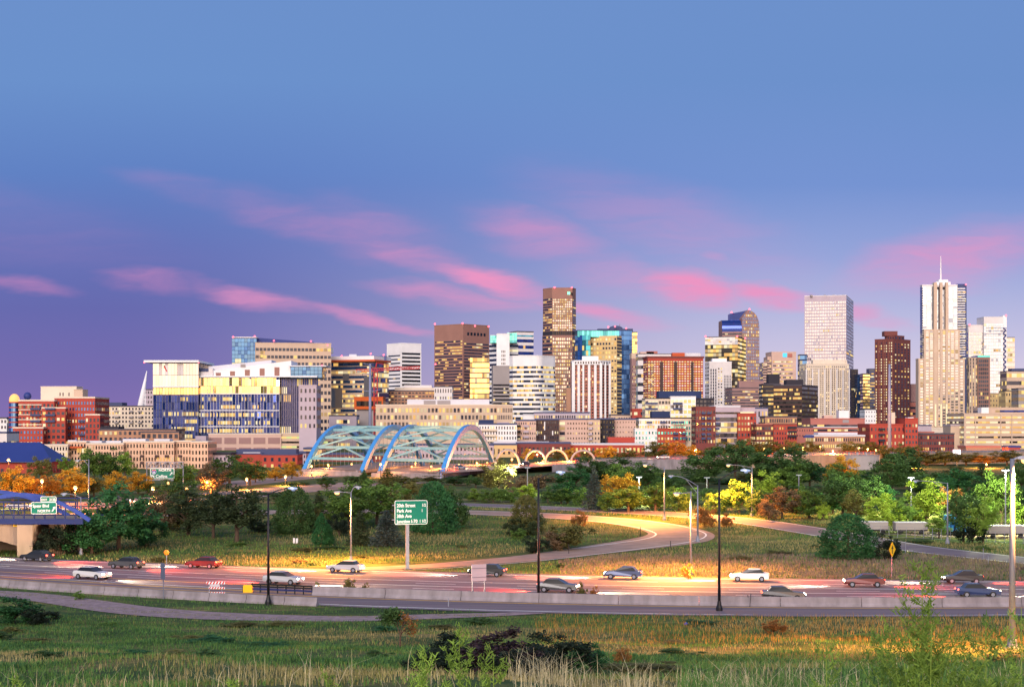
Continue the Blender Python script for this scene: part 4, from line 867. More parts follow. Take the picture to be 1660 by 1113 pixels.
# --- big glass office
def glass_office():
    Y = 1000; r = bld('glass_office', 'large glass office, panes tinted gold and blue as reflections, with white projecting roof', Y, 380); z = lambda y: wz(y,Y)
    P = front(248,322,Y-3,45); block(r, 'wall', P, 2, z(588), 'navy', {0: [W(15,2,.96,.97,.0,g='gpale',z0=z(627),z1=z(589),mode='b'), W(15,1,.93,.9,0,g='ggold',z0=z(640),z1=z(628),mode='b',jit=.03), W(15,6,.94,.95,0,g='gnavy',z0=z(712),z1=z(640),mode='b',jit=.03), W(30,6,.9,.5,.75,z0=z(712),z1=z(640),onlylit=True,mode='b',name='lit_strip',off=.3,centre=.75,vfrac=.45)]}, None)  # gold upper and navy lower panes paint in glow and hill reflections
    a = front(233,322,Y-9,52); MB().prism(a, z(588), z(584.5)).build('roof', M['white'], r, world=True)
    strip(r,248,322,625.5,627.5,Y-3,'white','band',.6)
    P = front(320,453,Y,45); block(r, 'wall', P, 2, z(611), 'navy', {0: [W(26,2,.95,.96,.0,g='ggold',z0=z(639),z1=z(612),mode='b',jit=.035), W(26,5,.95,.96,0,g='gnavy',z0=z(703),z1=z(639),mode='b',jit=.035), W(52,5,.9,.46,.85,z0=z(703),z1=z(639),onlylit=True,mode='b',name='lit_strip',off=.3,centre=.35,vfrac=.42)]}, None)
    for y in (638,665,691): strip(r,321,453,y-.6,y+.6,Y,'white','band',.8)
    for i in range(27): x = 321+i*132/26; strip(r,x-.18,x+.18,612,703,Y,'white','mullion',.5)
    for i in range(16): x = 249+i*72/15; strip(r,x-.16,x+.16,628,712,Y-3,'steel','mullion',.4)
    P = front(453,514,Y+4,45,14); block(r, 'wall', P, 2, z(612), 'navy', {0: W(20,7,.55,.85,.22,g='gnavy',z0=z(703),z1=z(613),mode='b')}, None)
    for i in range(20): t = (i+.02)/20; x = P[0][0]+(P[1][0]-P[0][0])*t; y = P[0][1]+(P[1][1]-P[0][1])*t; MB().box(x-.14,x+.14,y-.9,y-.1,z(703),z(613)).build('fin', M['lilac'], r, world=True)
    MB().prism(front(320,514,Y-.5,48), z(611), z(609)).build('roof', M['white'], r, world=True)
    MB().prism(front(344,472,Y+3,30), z(609), [z(600),z(584),z(584),z(600)]).build('penthouse', M['white'], r, world=True)
    for x0, x1, yt in ((350,358,604),(373,381,601.5),(397,405,599),(421,429,597),(445,453,595)): strip(r,x0,x1,yt,609,Y+3,'brown','recess',.25)
    MB().prism(front(338,440,Y+8,20), z(600), [z(593),z(582.5),z(582.5),z(593)]).build('sloped_roof', M['rooflight'], r, world=True); strip(r,390,398,590,595,Y+2.9,'grey','louvre',.2)
    MB().prism(front(322,345,Y+2,26), z(611), z(597)).build('terrace', M['offwhite'], r, world=True); strip(r,324,338,597,602,Y+2,'slate','recess',.3)
    block(r, 'glass_box', front(471,522,Y+2,22), z(612), z(594), 'navy', {0: W(8,3,.92,.9,.02,g='gblue',mode='b')}, None); MB().prism(front(468,529,Y-1,28), z(594), z(592)).build('roof', M['rooflight'], r, world=True)
    # red star mark on the white wall
    y = Y-3.4; s = .37; cx, cz = wx(268,y), wz(597,y); mb = MB()
    mb.poly([(cx-3.0*s,y,cz+5*s),(cx-1.2*s,y,cz+5*s),(cx+3.2*s,y,cz-5*s),(cx+1.4*s,y,cz-5*s)]).poly([(cx-3.4*s,y-.01,cz+1.5*s),(cx-2*s,y-.01,cz+2.6*s),(cx+.6*s,y-.01,cz+.6*s),(cx-.4*s,y-.01,cz-.4*s)]); mb.build('emblem', M['red_sheet'], r, world=True)
    beacons(r, ((234,587),(322,587),(522,592)), Y-6)
    strip(r,295,320,711,714,Y-3,'lit2','lobby_light',.3)
glass_office()
def garage_left():
    Y = 960; r = bld('parking_garage', 'pinkish beige parking podium under the big glass office', Y, 410); z = lambda y: wz(y,Y)
    block(r, 'wall', front(338,456,Y,30), 1.5, z(703.5), 'pinkbeige', {0: W(5,2,.82,.62,0,g='mauve',name='recess_panel',z0=z(738),z1=z(706))}, 'cream', .5)
    block(r, 'deck_wall', front(456,540,Y+1,28), 1.5, z(703), 'beige', {0: B(10,3,.4,.35,g='gblack',name='open_deck',z0=z(728),z1=z(705),lits=('litg','lit','lit'))}, 'cream', .5)
    strip(r,321,338,706,715,Y-2,'lilac','annex',8)
garage_left()
frontal('concrete_office', 'plain lilac concrete block in front of the finned glass wing', 485, 513, 626, 930, 'lilac', W(4,5,.4,.45,.12,z0=wz(697,930)), 22, roof='lilac')
def tan_office():
    Y = 1250; r = bld('office_tower', 'tall tan office slab with blue glass end and navy roof screen', Y, 455); z = lambda y: wz(y,Y)
    block(r, 'glass_end', front(376,416,Y+2,40), 2, z(547), 'navy', {0: W(8,14,.94,.9,.05,g='gblue',z0=z(640),z1=z(548),mode='b',lits=('lit3',))}, 'white', .6)
    P = front(414,534,Y-1,45,12); block(r, 'wall', P, 2, z(556), 'beige', {0: [W(20,2,.78,.4,.2,z0=z(584),z1=z(560),mode='b'), W(20,10,.7,.5,.25,z0=z(700),z1=z(584),mode='b')]}, 'beige', .5)
    MB().prism(front(415,507,Y+10,30,10), z(557), [z(546),z(552.5),z(552.5),z(546)]).build('roof_screen', M['blueroof'], r, world=True)
    MB().prism(front(506,535,Y+20,24), z(569), z(559.5)).build('canopy', M['white'], r, world=True)
    windows(r, (wx(422,Y),Y-1.2), (wx(442,Y),Y+4), z(580), z(568), nx=4, ny=2, wx_=.85, wy=.8, lit=1.6)
    beacons(r, ((378,546),(413,545),(444,552),(504,553),(531,559)), Y-1)
tan_office()
def orange_roof_office():
    Y = 1300; r = bld('office_building', 'yellow lit banded office under an orange lit projecting roof', Y, 590); z = lambda y: wz(y,Y); P = foot(533,603,630,Y)
    block(r, 'wall', P, 2, z(586), 'beige', {0: [B(18,2,.8,.3,g='gblue',z0=z(599),z1=z(587)), B(18,12,.55,.75,g='gblue',z0=z(692),z1=z(599))], 1: B(10,13,.75,.35,g='gnavy',z0=z(692),z1=z(587))}, None)
    for x0, x1, y0, y1 in ((534,555,628,660),(556,566,605,616),(590,603,610,650)): MB().poly([(P[0][0]+(P[1][0]-P[0][0])*(x-533)/70, P[0][1]+(P[1][1]-P[0][1])*(x-533)/70-.4, z(y)) for x, y in ((x0,y1),(x1,y1),(x1,y0),(x0,y0))]).build('glass_panel', M['gmirror'], r, world=True)
    Q = foot(530,608,634,Y-8); MB().prism(Q, z(586), z(583)).build('soffit', M['terracotta'], r, world=True); MB().prism(foot(531,606,634,Y-6), z(583), z(577)).build('roof', M['white'], r, world=True)
    MB().prism(front(600,626,Y+12,14), z(583), z(575.5)).build('penthouse', M['gnavy'], r, world=True); penthouse(r, 566, 578, 577, 574, Y+10, 'rooflight'); beacons(r, ((554,577),(601,573),(622,575)), Y-6)
orange_roof_office()
tower('office_tower', 'white banded tower with dark window ribbons behind the red crane', 627, 650, 683, 557, 1800, 'white', B(5,23,.36,.05,m=(.12,.05,0,.1)), B(7,23,.52,.02,g='gblack',m=(.05,.05,0,.08)), roof='white')
def crane():
    Y = 1080; z = lambda y: wz(y,Y); r = thing('tower_crane', 'red lattice tower crane beside the orange lit office', 'crane', (wx(611,Y),Y,2)); X = lambda p: wx(p,Y)
    def lattice(p0, p1, wd, n, name):
        p0, p1 = Vector(p0), Vector(p1); d = (p1-p0)/n; ax = d.normalized(); s = Vector((0,0,1)) if abs(ax.z) < .5 else Vector((1,0,0)); mb = MB()
        for sy in (-.5,.5):
            for sg in (-.5,.5): o = s*wd*sg+Vector((0,wd*sy,0)); mb.beam(p0+o, p1+o, .45)
            for i in range(n): a = -1 if i % 2 else 1; mb.beam(p0+d*i+s*wd*.5*a+Vector((0,wd*sy,0)), p0+d*(i+1)-s*wd*.5*a+Vector((0,wd*sy,0)), .3)
        mb.build(name, M['redsteel'], r, world=True)
    lattice((X(609),Y,2),(X(609),Y,z(600)), 2.2, 22, 'tower_mast'); lattice((X(577),Y,z(601)),(X(609),Y,z(599)), 1.6, 8, 'counter_jib'); lattice((X(609),Y,z(599)),(X(681),Y-1,z(595.5)), 1.4, 18, 'jib')
    MB().tube([(X(609),Y,z(596)),(X(611),Y,z(587))], .4, n=5).build('apex', M['redsteel'], r, world=True); MB().box(X(579),X(586),Y-1.2,Y+1.2,z(603.5),z(600.5)).build('counterweight', M['grey'], r, world=True)
    for x in (640,668): MB().tube([(X(611),Y,z(587.5)),(X(x),Y,z(597))], .12, n=4).build('stay_cable', M['redsteel'], r, world=True)
crane()
def monopole(px, top, Y, label, arms, base=None):
    z0 = tzf(0,Y); r = thing('utility_pole', label, 'utility pole', (wx(px,Y),Y,z0)); MB().tube([(0,0,-.2),(0,0,wz(top,Y)-z0)], [.95,.45], n=12).build('pole', M['slatepole'], r, smooth=True)
    for y, l, rr in arms: zz = wz(y,Y)-z0; MB().tube([(l*Y/F,0,zz+.4),(0,0,zz-.3),(rr*Y/F,0,zz+.4)], .16, n=6).build('crossarm', M['slatepole'], r); MB().beam((l*Y/F,0,zz+.3),(l*Y/F,0,zz-.9),.16).build('insulator', M['black'], r); MB().beam((rr*Y/F,0,zz+.3),(rr*Y/F,0,zz-.9),.16).build('insulator', M['black'], r)
M['slatepole'] = mat('slate_grey_steel_pole', lin(120,128,158), rough=.5, var=.08)
monopole(600, 589, 800, 'grey steel transmission pole behind the blue arch bridge', ((590,-11,3),(606,-12,2),(633,-24,16)))
monopole(1442, 590, 720, 'thin slate transmission pole in front of the maroon tower', ((592,-2,2),))
def tarps():
    Y = 1150; r = bld('construction_site', 'unfinished concrete core wrapped in orange sheeting by the crane foot', Y, 600); z = lambda y: wz(y,Y)
    block(r, 'core', front(578,606,Y,20), 2, z(661), 'grey', None, 'grey', .3); block(r, 'scaffold_deck', front(574,621,Y-2,22), z(663), z(644), 'rust', {0: B(6,1,.6,0,g='gblack',m=(.08,.05,.1,.15))}, 'rust', .5)
tarps()
frontal('brick_building', 'narrow low building with yellow windows and red brick end near the crane', 533, 578, 674, 1120, 'lilac', B(6,4,.45,.6,m=(.28,.25,.05,.05)), 20)
r = frontal('brick_building', 'pinkish brown brick block with pergola roof behind the long beige office', 628, 706, 634, 1350, 'brick_tan', W(14,4,.7,.45,.2,z0=wz(656,1350),z1=wz(634,1350)), 30, pent=((640,708,628,'cream'),)); penthouse(r,655,700,628,624,1360,'offwhite')
r = frontal('office_building', 'pale grey block left of the brown tower foot', 704, 733, 627, 1250, 'offwhite', W(7,8,.4,.5,.12), 20)
def long_office():
    Y = 1020; r = bld('office_building', 'long low beige office with three rows of yellow lit windows', Y, 720); z = lambda y: wz(y,Y)
    block(r, 'wall', front(609,806,Y,30), 2, z(656.5), 'beige', {0: W(33,3,.62,.58,.5,z0=z(693),z1=z(659))}, 'cream', .5)
    block(r, 'wall', front(806,831,Y-3,28), 2, z(657), 'beige', {0: W(9,3,.5,.6,.4,z0=z(693),z1=z(659))}, 'cream', .5)
    penthouse(r, 660, 793, 657, 647, Y+6, 'rooflight', 16); strip(r,687,706,649,655,Y+6,'grey','louvre',.3); strip(r,709,730,649,655,Y+6,'grey','louvre',.3)
long_office()
tower('office_tower', 'wide brown granite tower with scattered lit windows and red beacons', 704, 751, 793, 526, 1900, 'brown', B(16,33,.42,.3,m=(.03,.03,.02,.13),lits=('lit','lit2','lit2')), [W(6,1,.6,.7,0,g='gblack',z0=wz(544,1900),z1=wz(537,1900),m=(.12,.12,0,0)), B(12,31,.42,.14,m=(.03,.03,.02,.15))], roof='brown', bcn=((705,525),(750,524),(770,528),(792,529),(706,590)))
def painted_reflection():
    Y = 1860; r = bld('glass_office', 'gold glass block standing for the reflection at the right foot of the brown tower', Y, 775); block(r, 'wall', front(762,793,Y,20), 2, wz(579,Y), 'brown', {0: B(8,16,.75,.25,g='ggold')}, None)  # added block paints the tower's bright reflection as gold glass
painted_reflection()
def teal_white():
    Y = 2250; z = lambda y: wz(y,Y); r = bld('office_tower', 'white stepped tower with teal glass corners behind the brown tower', Y, 815)
    block(r, 'wall', foot(793,812,840,Y), 2, z(556), 'white', {0: B(5,20,.5,.05), 1: B(6,20,.5,.05)}, 'white'); block(r, 'wall', front(805,826,Y-14,18), 2, z(542), 'white', {0: W(3,22,.5,.6,.15,g='gblack',m=(.35,.3,0,.15),mode='b')}, 'white', .6)
    block(r, 'glass_corner', front(795,806,Y-6,20), z(556), z(544), 'navy', {0: W(3,3,.94,.94,0,g='gteal')}, 'white', .5); block(r, 'glass_corner', front(822,838,Y-8,20), z(556), z(540), 'navy', {0: W(4,4,.94,.94,0,g='gteal')}, 'white', .5)
    Y2 = 2350; r = bld('office_tower', 'slim pale tower with blue ribbons and a teal crown line', Y2, 850); block(r, 'wall', foot(826,838,865,Y2), 2, wz(538,Y2), 'offwhite', {0: B(4,18,.8,.05,g='gteal'), 1: [B(8,16,.5,.06,g='gnavy',z1=wz(547,Y2)), B(8,1,.6,0,g='gteal',z0=wz(546,Y2),z1=wz(542,Y2))]}, 'charcoal', 1.5)
teal_white()
tower('office_tower', 'squat grey banded tower left of the rounded white office', 797, 799, 828, 594, 1700, 'grey', None, B(10,16,.45,.15,m=(.02,.02,0,.22),g='gblack'), 86, roof='grey')
def rounded_white():
    Y = 1500; z = lambda y: wz(y,Y); r = bld('office_tower', 'white banded office with a bright rounded corner and yellow lit floors', Y, 865); x0, x1, x2 = wx(826,Y), wx(862,Y), wx(901,Y)
    pts = [(x0,Y+14),(x0+3,Y+8)]; cx, cy, rd = wx(868,Y), Y+9, 8.5
    for a in np.linspace(-112,-35,8): pts.append((cx+rd*math.cos(R(a)), cy+rd*math.sin(R(a))))
    pts += [(x2-1.5,Y+17),(x2,Y+20),(x2,Y+45),(x0,Y+45)]
    block(r, 'wall', pts, 2, z(577), 'white', {e: B(14 if e == 1 else (10 if e == 9 else 2),17,.48,.62 if e in (1,9) else .3,m=(0,0,.0,.10)) for e in range(0,11)}, 'white', .8)
rounded_white()
def octagon():
    Y = 2470; z = lambda y: wz(y,Y); r = bld('skyscraper', 'tallest brown octagonal skyscraper with glowing window grid and small roof mark', Y, 908)
    def ring(a, b, c, d, dy=0): return [(wx(a,Y),Y+20+dy),(wx(b,Y),Y+dy),(wx(c,Y),Y+dy),(wx(d,Y),Y+20+dy),(wx(d,Y),Y+42),(wx(c,Y),Y+60),(wx(b,Y),Y+60),(wx(a,Y),Y+42)]
    P = ring(880,895,928,936.5); g = dict(g='gpale', lits=LIT)
    block(r, 'wall', P, 2, z(543), 'brown', {0: B(5,26,.5,.3), 1: W(11,27,.56,.58,.42,m=(.02,.02,0,.02),**g), 2: B(4,26,.5,.2)}, None)
    Q = ring(881,895,928,934.5,1.5); block(r, 'dark_band', ring(880.5,895,928,935.5,1), z(543), z(536.5), 'charcoal', {1: W(11,1,.4,.7,0,g='gblack')}, None)
    block(r, 'upper_wall', Q, z(536.5), z(467), 'brown', {0: B(5,13,.5,.4,m=(0,0,0,.22)), 1: W(11,14,.56,.58,.6,m=(.02,.02,0,.24),**g), 2: B(4,13,.5,.3,m=(0,0,0,.24))}, 'brown', 1)
    c = Vector((wx(922,Y),Y+1.2,z(475))); s = Y/F
    for i in range(8):
        a = i*math.pi/4; MB().beam(c+Vector((math.cos(a)*.6*s,0,math.sin(a)*.6*s)), c+Vector((math.cos(a)*2.6*s,0,math.sin(a)*2.6*s)), .8*s, .3).build('emblem', M['green_glow' if i % 2 else 'gteal'], r, world=True)
    beacons(r, ((899,466),(927,466)), Y); MB().box(wx(926,Y),wx(928.5,Y),Y+.9,Y+1.4,z(479),z(474)).build('vent', M['black'], r, world=True)
octagon()
def gold_teal():
    Y = 2300; z = lambda y: wz(y,Y); r = bld('office_tower', 'gold beige tower with curved teal glass flank and teal crown', Y, 985)
    block(r, 'wall', foot(957,1000,1022,Y-4), 2, z(544), 'gold', {0: [W(9,5,.6,.5,.9,z0=z(582),z1=z(546)), W(9,16,.6,.5,.5,z0=z(670),z1=z(582))], 1: [B(5,6,.5,.15,z0=z(578),z1=z(546)), B(5,16,.5,.2,z0=z(672),z1=z(578))]}, None)
    c = [(wx(957,Y),Y-2),(wx(957,Y),Y+26),(wx(934,Y),Y+26),(wx(933,Y),Y+16),(wx(937,Y),Y+9),(wx(944,Y),Y+3),(wx(950,Y),Y)]
    block(r, 'curved_glass', c[::1], 2, z(543), 'navy', {e: B(2,20,.92,.12,g='gteal' if e in (5,6) else 'gblue') for e in (3,4,5,6)}, None)
    block(r, 'crown', front(936,1004,Y+6,34,4), z(546), z(535), 'navy', {0: W(18,1,.94,.9,0,g='gteal')}, 'navy', .6)
    block(r, 'blue_strip', front(1002,1025,Y+10,26,10), 2, z(535), 'navy', {0: B(5,22,.9,.03,g='gblue')}, 'navy', .6); block(r, 'gold_strip', front(1021.5,1033,Y+18,22), 2, z(537), 'gold', {0: W(3,8,.9,.8,.1,g='ggold',z0=z(576),z1=z(538))}, 'navy', .5)
    MB().prism(front(969,1026,Y+16,18), z(536), z(531.5)).build('penthouse', M['slate'], r, world=True); MB().ball((wx(1000,Y),Y+22,z(531)), 7, nu=14, nv=6, sq=(1.4,1,.6)).build('dome', M['slate'], r, world=True); MB().tube([(wx(1006,Y),Y+20,z(531)),(wx(1006,Y),Y+20,z(524))], .5, n=5).build('antenna', M['steel'], r, world=True)
    beacons(r, ((986,530),(997,529),(1015,532)), Y+10)
gold_teal()
def fin_tower():
    Y = 1700; z = lambda y: wz(y,Y); r = bld('apartment_tower', 'white tower of tall vertical fins with red lit slots', Y, 960); pts = [(wx(927,Y),Y+4),(wx(931,Y),Y),(wx(973,Y),Y),(wx(991,Y),Y+12),(wx(991,Y),Y+30),(wx(927,Y),Y+30)]
    block(r, 'wall', pts, 2, z(587), 'brick_pink', {1: W(12,26,.7,.55,.25,g='gblack'), 2: W(6,26,.8,.55,.05,g='gblack')}, None)
    for x0, x1 in ((927,932),(936,940),(944,947),(953,957),(963,967),(972,976),(980,983),(987.5,991)):
        yy = Y if x1 < 973 else Y+12*(x0-973)/18; MB().box(wx(x0,Y),wx(x1,Y),yy-1.4,yy+1.5,2,z(588)).build('fin', M['white'], r, world=True)
    q = [(p[0],p[1]-(1.8 if p[1] < Y+20 else 0)) for p in pts]; block(r, 'top_band', q, z(591), z(584.5), 'white', {1: W(10,1,.5,.5,0,g='gblack'), 2: W(4,1,.5,.5,0,g='gblack')}, 'white', .5); penthouse(r, 944, 970, 585, 577, Y+10, 'white', 12)
fin_tower()
r = tower('office_tower', 'mauve grey tower with tall vertical ribs right of the gold tower', 1021, 1024, 1052, 581, 2100, 'mauve', None, [W(5,20,.4,.5,.5,g='gblack',m=(.02,.6,0,.08),mode='b'),W(2,1,.15,.9,0,g='gblack',m=(.45,.02,0,.08))], 86, roof='beige', rh=7)
r = frontal('office_building', 'narrow brown pier with teal cap between octagon and fin tower', 918, 928, 628, 1900, 'brick_tan', None, 14, roof='gteal')
def red_flats():
    Y = 1620; z = lambda y: wz(y,Y); r = bld('apartment_tower', 'broad red brick apartment tower with dark balcony stacks', Y, 1095); P = front(1050,1141,Y,24,6)
    block(r, 'wall', P, 2, z(580), 'brick', {0: W(20,17,.66,.46,.85,g='gpale',z1=z(584),z0=z(650),lits=('lit3','lit3','lit'))}, 'maroon', 1.8, 1.2)
    for x0, x1 in ((1070,1075),(1093,1098),(1121,1125)): t = (x0-1050)/91; MB().box(wx(x0,Y),wx(x1,Y),P[0][1]+(P[1][1]-P[0][1])*t-1.6,P[0][1]+(P[1][1]-P[0][1])*t+.3,2,z(586)).build('balcony_stack', M['brown_dark'], r, world=True)
    penthouse(r, 1090, 1110, 580, 571.5, Y+12, 'terracotta'); penthouse(r, 1110, 1136, 580, 572, Y+14, 'rooflight')
    windows(r, (wx(1050,Y),Y-1.8), (wx(1060,Y),Y-1.8), z(648), z(586), nx=3, ny=16, wx_=.6, wy=.6, lit=.5)
red_flats()
frontal('hotel', 'cream block with rooftop plant behind the red apartment tower', 1034, 1112, 574, 1900, 'offwhite', B(14,10,.4,.1), 30, pent=((1038,1060,570,'pinkbeige'),(1048,1066,569,'brick_pink')))
def right_mid():
    tower('glass_tower', 'black glass tower with a gold reflection coloured into its side', 1143, 1196, 1209, 546, 2300, 'black', [B(12,4,.95,.1,g='gpale',z1=wz(546,2300),z0=wz(558,2300)), B(12,23,.8,.35,g='gblack',z1=wz(558,2300))], B(4,25,.6,.9,g='ggold'), 18, bcn=((1144,545),(1195,545),(1208,548)))  # gold panes and lit windows on the side stand for a reflection
    Y = 2295; r = bld('glass_panel', 'bright gold reflection panel on the black tower face', Y, 1180)
    for c in list(r.children): pass
    bpy.data.objects.remove(r)
    # curved top tower
    Y = 2700; z = lambda y: wz(y,Y); r = bld('skyscraper', 'pink granite skyscraper with curved cash register shaped top', Y, 1210); s = Y/F
    xl, xe, xr = wx(1172,Y), wx(1203,Y), wx(1232.5,Y)
    # gridded block, rounded right shoulder
    prof = [(xe,2),(xr,2),(xr,z(528))]+[(xr-17*s*(1-math.cos(R(a))), z(528)+25*s*math.sin(R(a))) for a in (20,40,60,80,90)]+[(wx(1213,Y),z(502)),(wx(1207,Y),z(510)),(wx(1203,Y),z(516)),(xe,z(530))]
    mb = MB(); n = len(prof); mb.v = [(x,Y+(x-xe)*.35,zz) for x, zz in prof]+[(x-6,Y+(x-xe)*.35+45,zz) for x, zz in prof]; mb.f = [tuple(range(n)), tuple(range(2*n-1,n-1,-1))]+[(i,n+i,n+(i+1)%n,(i+1)%n) for i in range(n)]; mb.mi = [0]*len(mb.f)
    mb.build('wall', M['mauve'], r, world=True)
    def skp(i, j):
        zz = 2+(z(503)-2)*(j+.5)/38; x = xe+(xr-xe)*(i+.5)/10
        return (zz > z(528) and (x-(xr-17*s)) > 0 and math.hypot((x-(xr-17*s))/(17*s), (zz-z(528))/(25*s)) > .95) or (zz > z(516) and x < wx(1207,Y)) or (zz > z(507) and x < wx(1214,Y))
    windows(r, (xe,Y), (xr,Y+(xr-xe)*.35), 2, z(503), nx=10, ny=38, wx_=.6, wy=.6, lit=.35, g='gpale', skip=skp, off=.4)
    # side block with curved glass shoulder
    mb = MB(); side = [(Y+2,2),(Y+2,z(537))]+[(Y+2+9*s*(1-math.cos(R(a))), z(537)+19*s*math.sin(R(a))) for a in (15,30,45,60,75,90)]+[(Y+50,z(518)),(Y+50,2)]; n = len(side)
    for x, k in ((xl,.25),(xe+2,.0)): mb.v += [(x,yy+(xe-x)*.25,zz) for yy, zz in side]
    mb.f = [tuple(range(n-1,-1,-1)), tuple(range(n,2*n))]; mb.mi = [0,0]
    for i in range(n): j = (i+1)%n; mb.f.append((i,j,n+j,n+i)); mb.mi.append(1 if 1 <= i <= 7 else 0)
    mb.build('side_block', [M['mauve'], M['gnavy']], r, world=True)
    windows(r, (xl,Y+2+(xe-xl)*.25), (xe,Y+2), 2, z(538), nx=7, ny=30, wx_=1, wy=.45, lit=.25, mode='b', off=.4)
    MB().prism([(wx(1186,Y),Y+20),(wx(1214,Y),Y+14),(wx(1214,Y),Y+44),(wx(1186,Y),Y+46)], z(520), [z(507),z(502),z(502),z(507)]).build('roof_hood', M['gnavy'], r, world=True); beacons(r, ((1186,506),(1215,501)), Y)
    r = tower('office_tower', 'slim white art deco tower with dark centre slot', 1143, 1150, 1186, 587, 1800, 'offwhite', W(3,22,.6,.5,.1), [W(2,24,.5,.45,.8,g='gblack',m=(.36,.40,0,.06)), W(3,24,.5,.8,.0,g='gdark',m=(.02,.66,0,.08),mode='b'), W(5,24,.45,.8,.05,g='gdark',m=(.64,.02,0,.16),mode='b')], 80, roof='white', pent=((1155,1178,581,'white'),))
    frontal('office_building', 'mauve banded low office under the curved top skyscraper', 1187, 1238, 629, 1700, 'mauve', B(12,6,.4,.25,m=(0,0,.0,.0),z0=wz(660,1700),z1=wz(632,1700)), 28, pent=((1198,1238,617,'mauve'),), ang=8)
    Y = 2400; z = lambda y: wz(y,Y); r = bld('office_tower', 'stepped pink granite office with a square blue mark on top', Y, 1264)
    block(r, 'wall', front(1237,1252,Y+6,36), 2, z(588), 'pinkbeige', {0: B(4,12,.45,.4,z0=z(640))}, 'pinkbeige', 1); block(r, 'wall', front(1244,1258,Y+3,36), 2, z(579), 'pinkbeige', {0: B(4,13,.42,.35,z0=z(640),m=(0,0,0,.05))}, 'pinkbeige', 1)
    block(r, 'wall', front(1251,1291,Y,40,4), 2, z(571), 'pinkbeige', {0: B(12,9,.34,.55,z0=z(640),z1=z(583),m=(.05,.14,0,0))}, 'pinkbeige', 1)
    MB().box(wx(1269,Y),wx(1276,Y),Y+.6,Y+2.5,z(578.5),z(572)).build('emblem', mat('lit_blue_emblem', lin(70,180,225), var=0, emit=.7, ecol=(.1,.5,.85)), r, world=True); strip(r, 1276.5, 1284, 573, 579, Y+3, 'brick_pink', 'emblem_panel', 1.6)
    frontal('glass_tower', 'sliver of blue and gold glass left of the white tower', 1297, 1308, 575, 2500, 'navy', B(3,16,.7,.5,g='gblue'), 20)
    Y = 2700; r = tower('skyscraper', 'bright mirrored white grid skyscraper, widest on the right skyline', 1304, 1372, 1383.5, 479, Y, 'lilac', W(25,43,.66,.62,.03,g='gpale',m=(.01,.01,0,.035),lits=('lit3','lit3','lit')), B(6,43,.5,.02,g='gnavy'), 16, roof='offwhite'); [MB().box(wx(x,Y),wx(x+3,Y),Y+10,Y+20,wz(480,Y),wz(477,Y)).build('roof_unit', M['grey'], r, world=True) for x in (1316,1338,1352,1368)]
    Y = 2000; z = lambda y: wz(y,Y); r = bld('apartment_tower', 'cream ribbed concrete tower in front of the bright white skyscraper', Y, 1345); P = front(1307,1378,Y,28,7)
    block(r, 'wall', P, 2, z(590), 'cream', {0: [W(22,23,.42,.6,.12,g='gblack',z0=z(672),z1=z(600)), W(22,2,.4,.5,.5,z0=z(600),z1=z(592))]}, 'cream', .6); penthouse(r, 1318, 1372, 592, 583, Y+12, 'cream', 14); MB().box(wx(1374,Y),wx(1376,Y),Y+10,Y+14,z(590),z(583)).build('chimney', M['cream'], r, world=True)
    for i in range(8): t = i/7.0; x = P[0][0]+(P[1][0]-P[0][0])*t; y = P[0][1]+(P[1][1]-P[0][1])*t; MB().box(x-.8,x+.8,y-1.3,y-.05,2,z(598)).build('rib', M['offwhite'], r, world=True)
    r = frontal('office_tower', 'very dark banded office with slate penthouse between mauve and cream towers', 1237, 1266, 623, 1500, 'charcoal', B(7,14,.5,.25,g='gblack',lits=('lit','lit2','lit2')), 25, pent=((1246,1264,606,'charcoal'),))
    r = tower('office_tower', 'wide dark brown office with rows of amber lit windows', 1254, 1300, 1326, 625, 1300, 'brown_dark', B(16,14,.52,.30,g='gblack',lits=('lit','lit2','lit2'),m=(.01,.01,0,.03)), B(9,14,.52,.22,g='gblack'), 25, pent=((1275,1302,615,'charcoal'),))
    frontal('office_tower', 'narrow dark tower with few lit windows right of the cream tower', 1380, 1391, 599, 2400, 'charcoal', W(4,26,.6,.5,.12,g='gblack'), 20); frontal('glass_tower', 'narrow blue glass tower beside two dark slivers', 1390, 1400, 607, 2380, 'navy', B(4,22,.8,.08,g='gblue'), 20); frontal('office_tower', 'narrow dark tower with gold windows left of the maroon tower', 1399, 1410, 606, 2350, 'charcoal', B(3,20,.6,.3,g='ggold'), 20); frontal('office_tower', 'slate tower touching the left side of the maroon tower', 1409, 1420, 598, 2450, 'slate', B(3,22,.5,.2), 20)
    frontal('office_building', 'mauve stepped block between maroon tower and spire tower', 1475, 1492, 652, 1950, 'brick_pink', B(4,6,.4,.1,z1=wz(656,1950)), 20, pent=((1477,1489,622,'mauve'),))
right_mid()
def maroon():
    Y = 1900; z = lambda y: wz(y,Y); r = bld('apartment_tower', 'maroon brick tower with stepped top and small lit windows', Y, 1447); P = foot(1418,1448,1476,Y,42)
    block(r, 'wall', P, 2, z(550), 'maroon', {0: W(7,36,.42,.5,.75,m=(.02,.02,0,.02),lits=('lit3','lit','lit3')), 1: W(5,36,.42,.5,.3,m=(.04,.04,0,.03))}, 'maroon', 1); block(r, 'upper_block', foot(1434,1450,1466,Y+14,42), z(550), z(543), 'maroon', {0: W(4,1,.5,.5,0), 1: W(3,1,.5,.5,0)}, 'maroon', .8); block(r, 'penthouse', front(1434,1455,Y+18,14), z(543), z(536), 'maroon', None, 'maroon', .6)
    for x in (1424,1432,1440): t = (x-1418)/30; p = Vector(P[0]).lerp(Vector(P[1]), t); MB().box(p.x-.7,p.x+.7,p.y-1,p.y+.3,2,z(551)).build('rib', M['maroon'], r, world=True)
maroon()
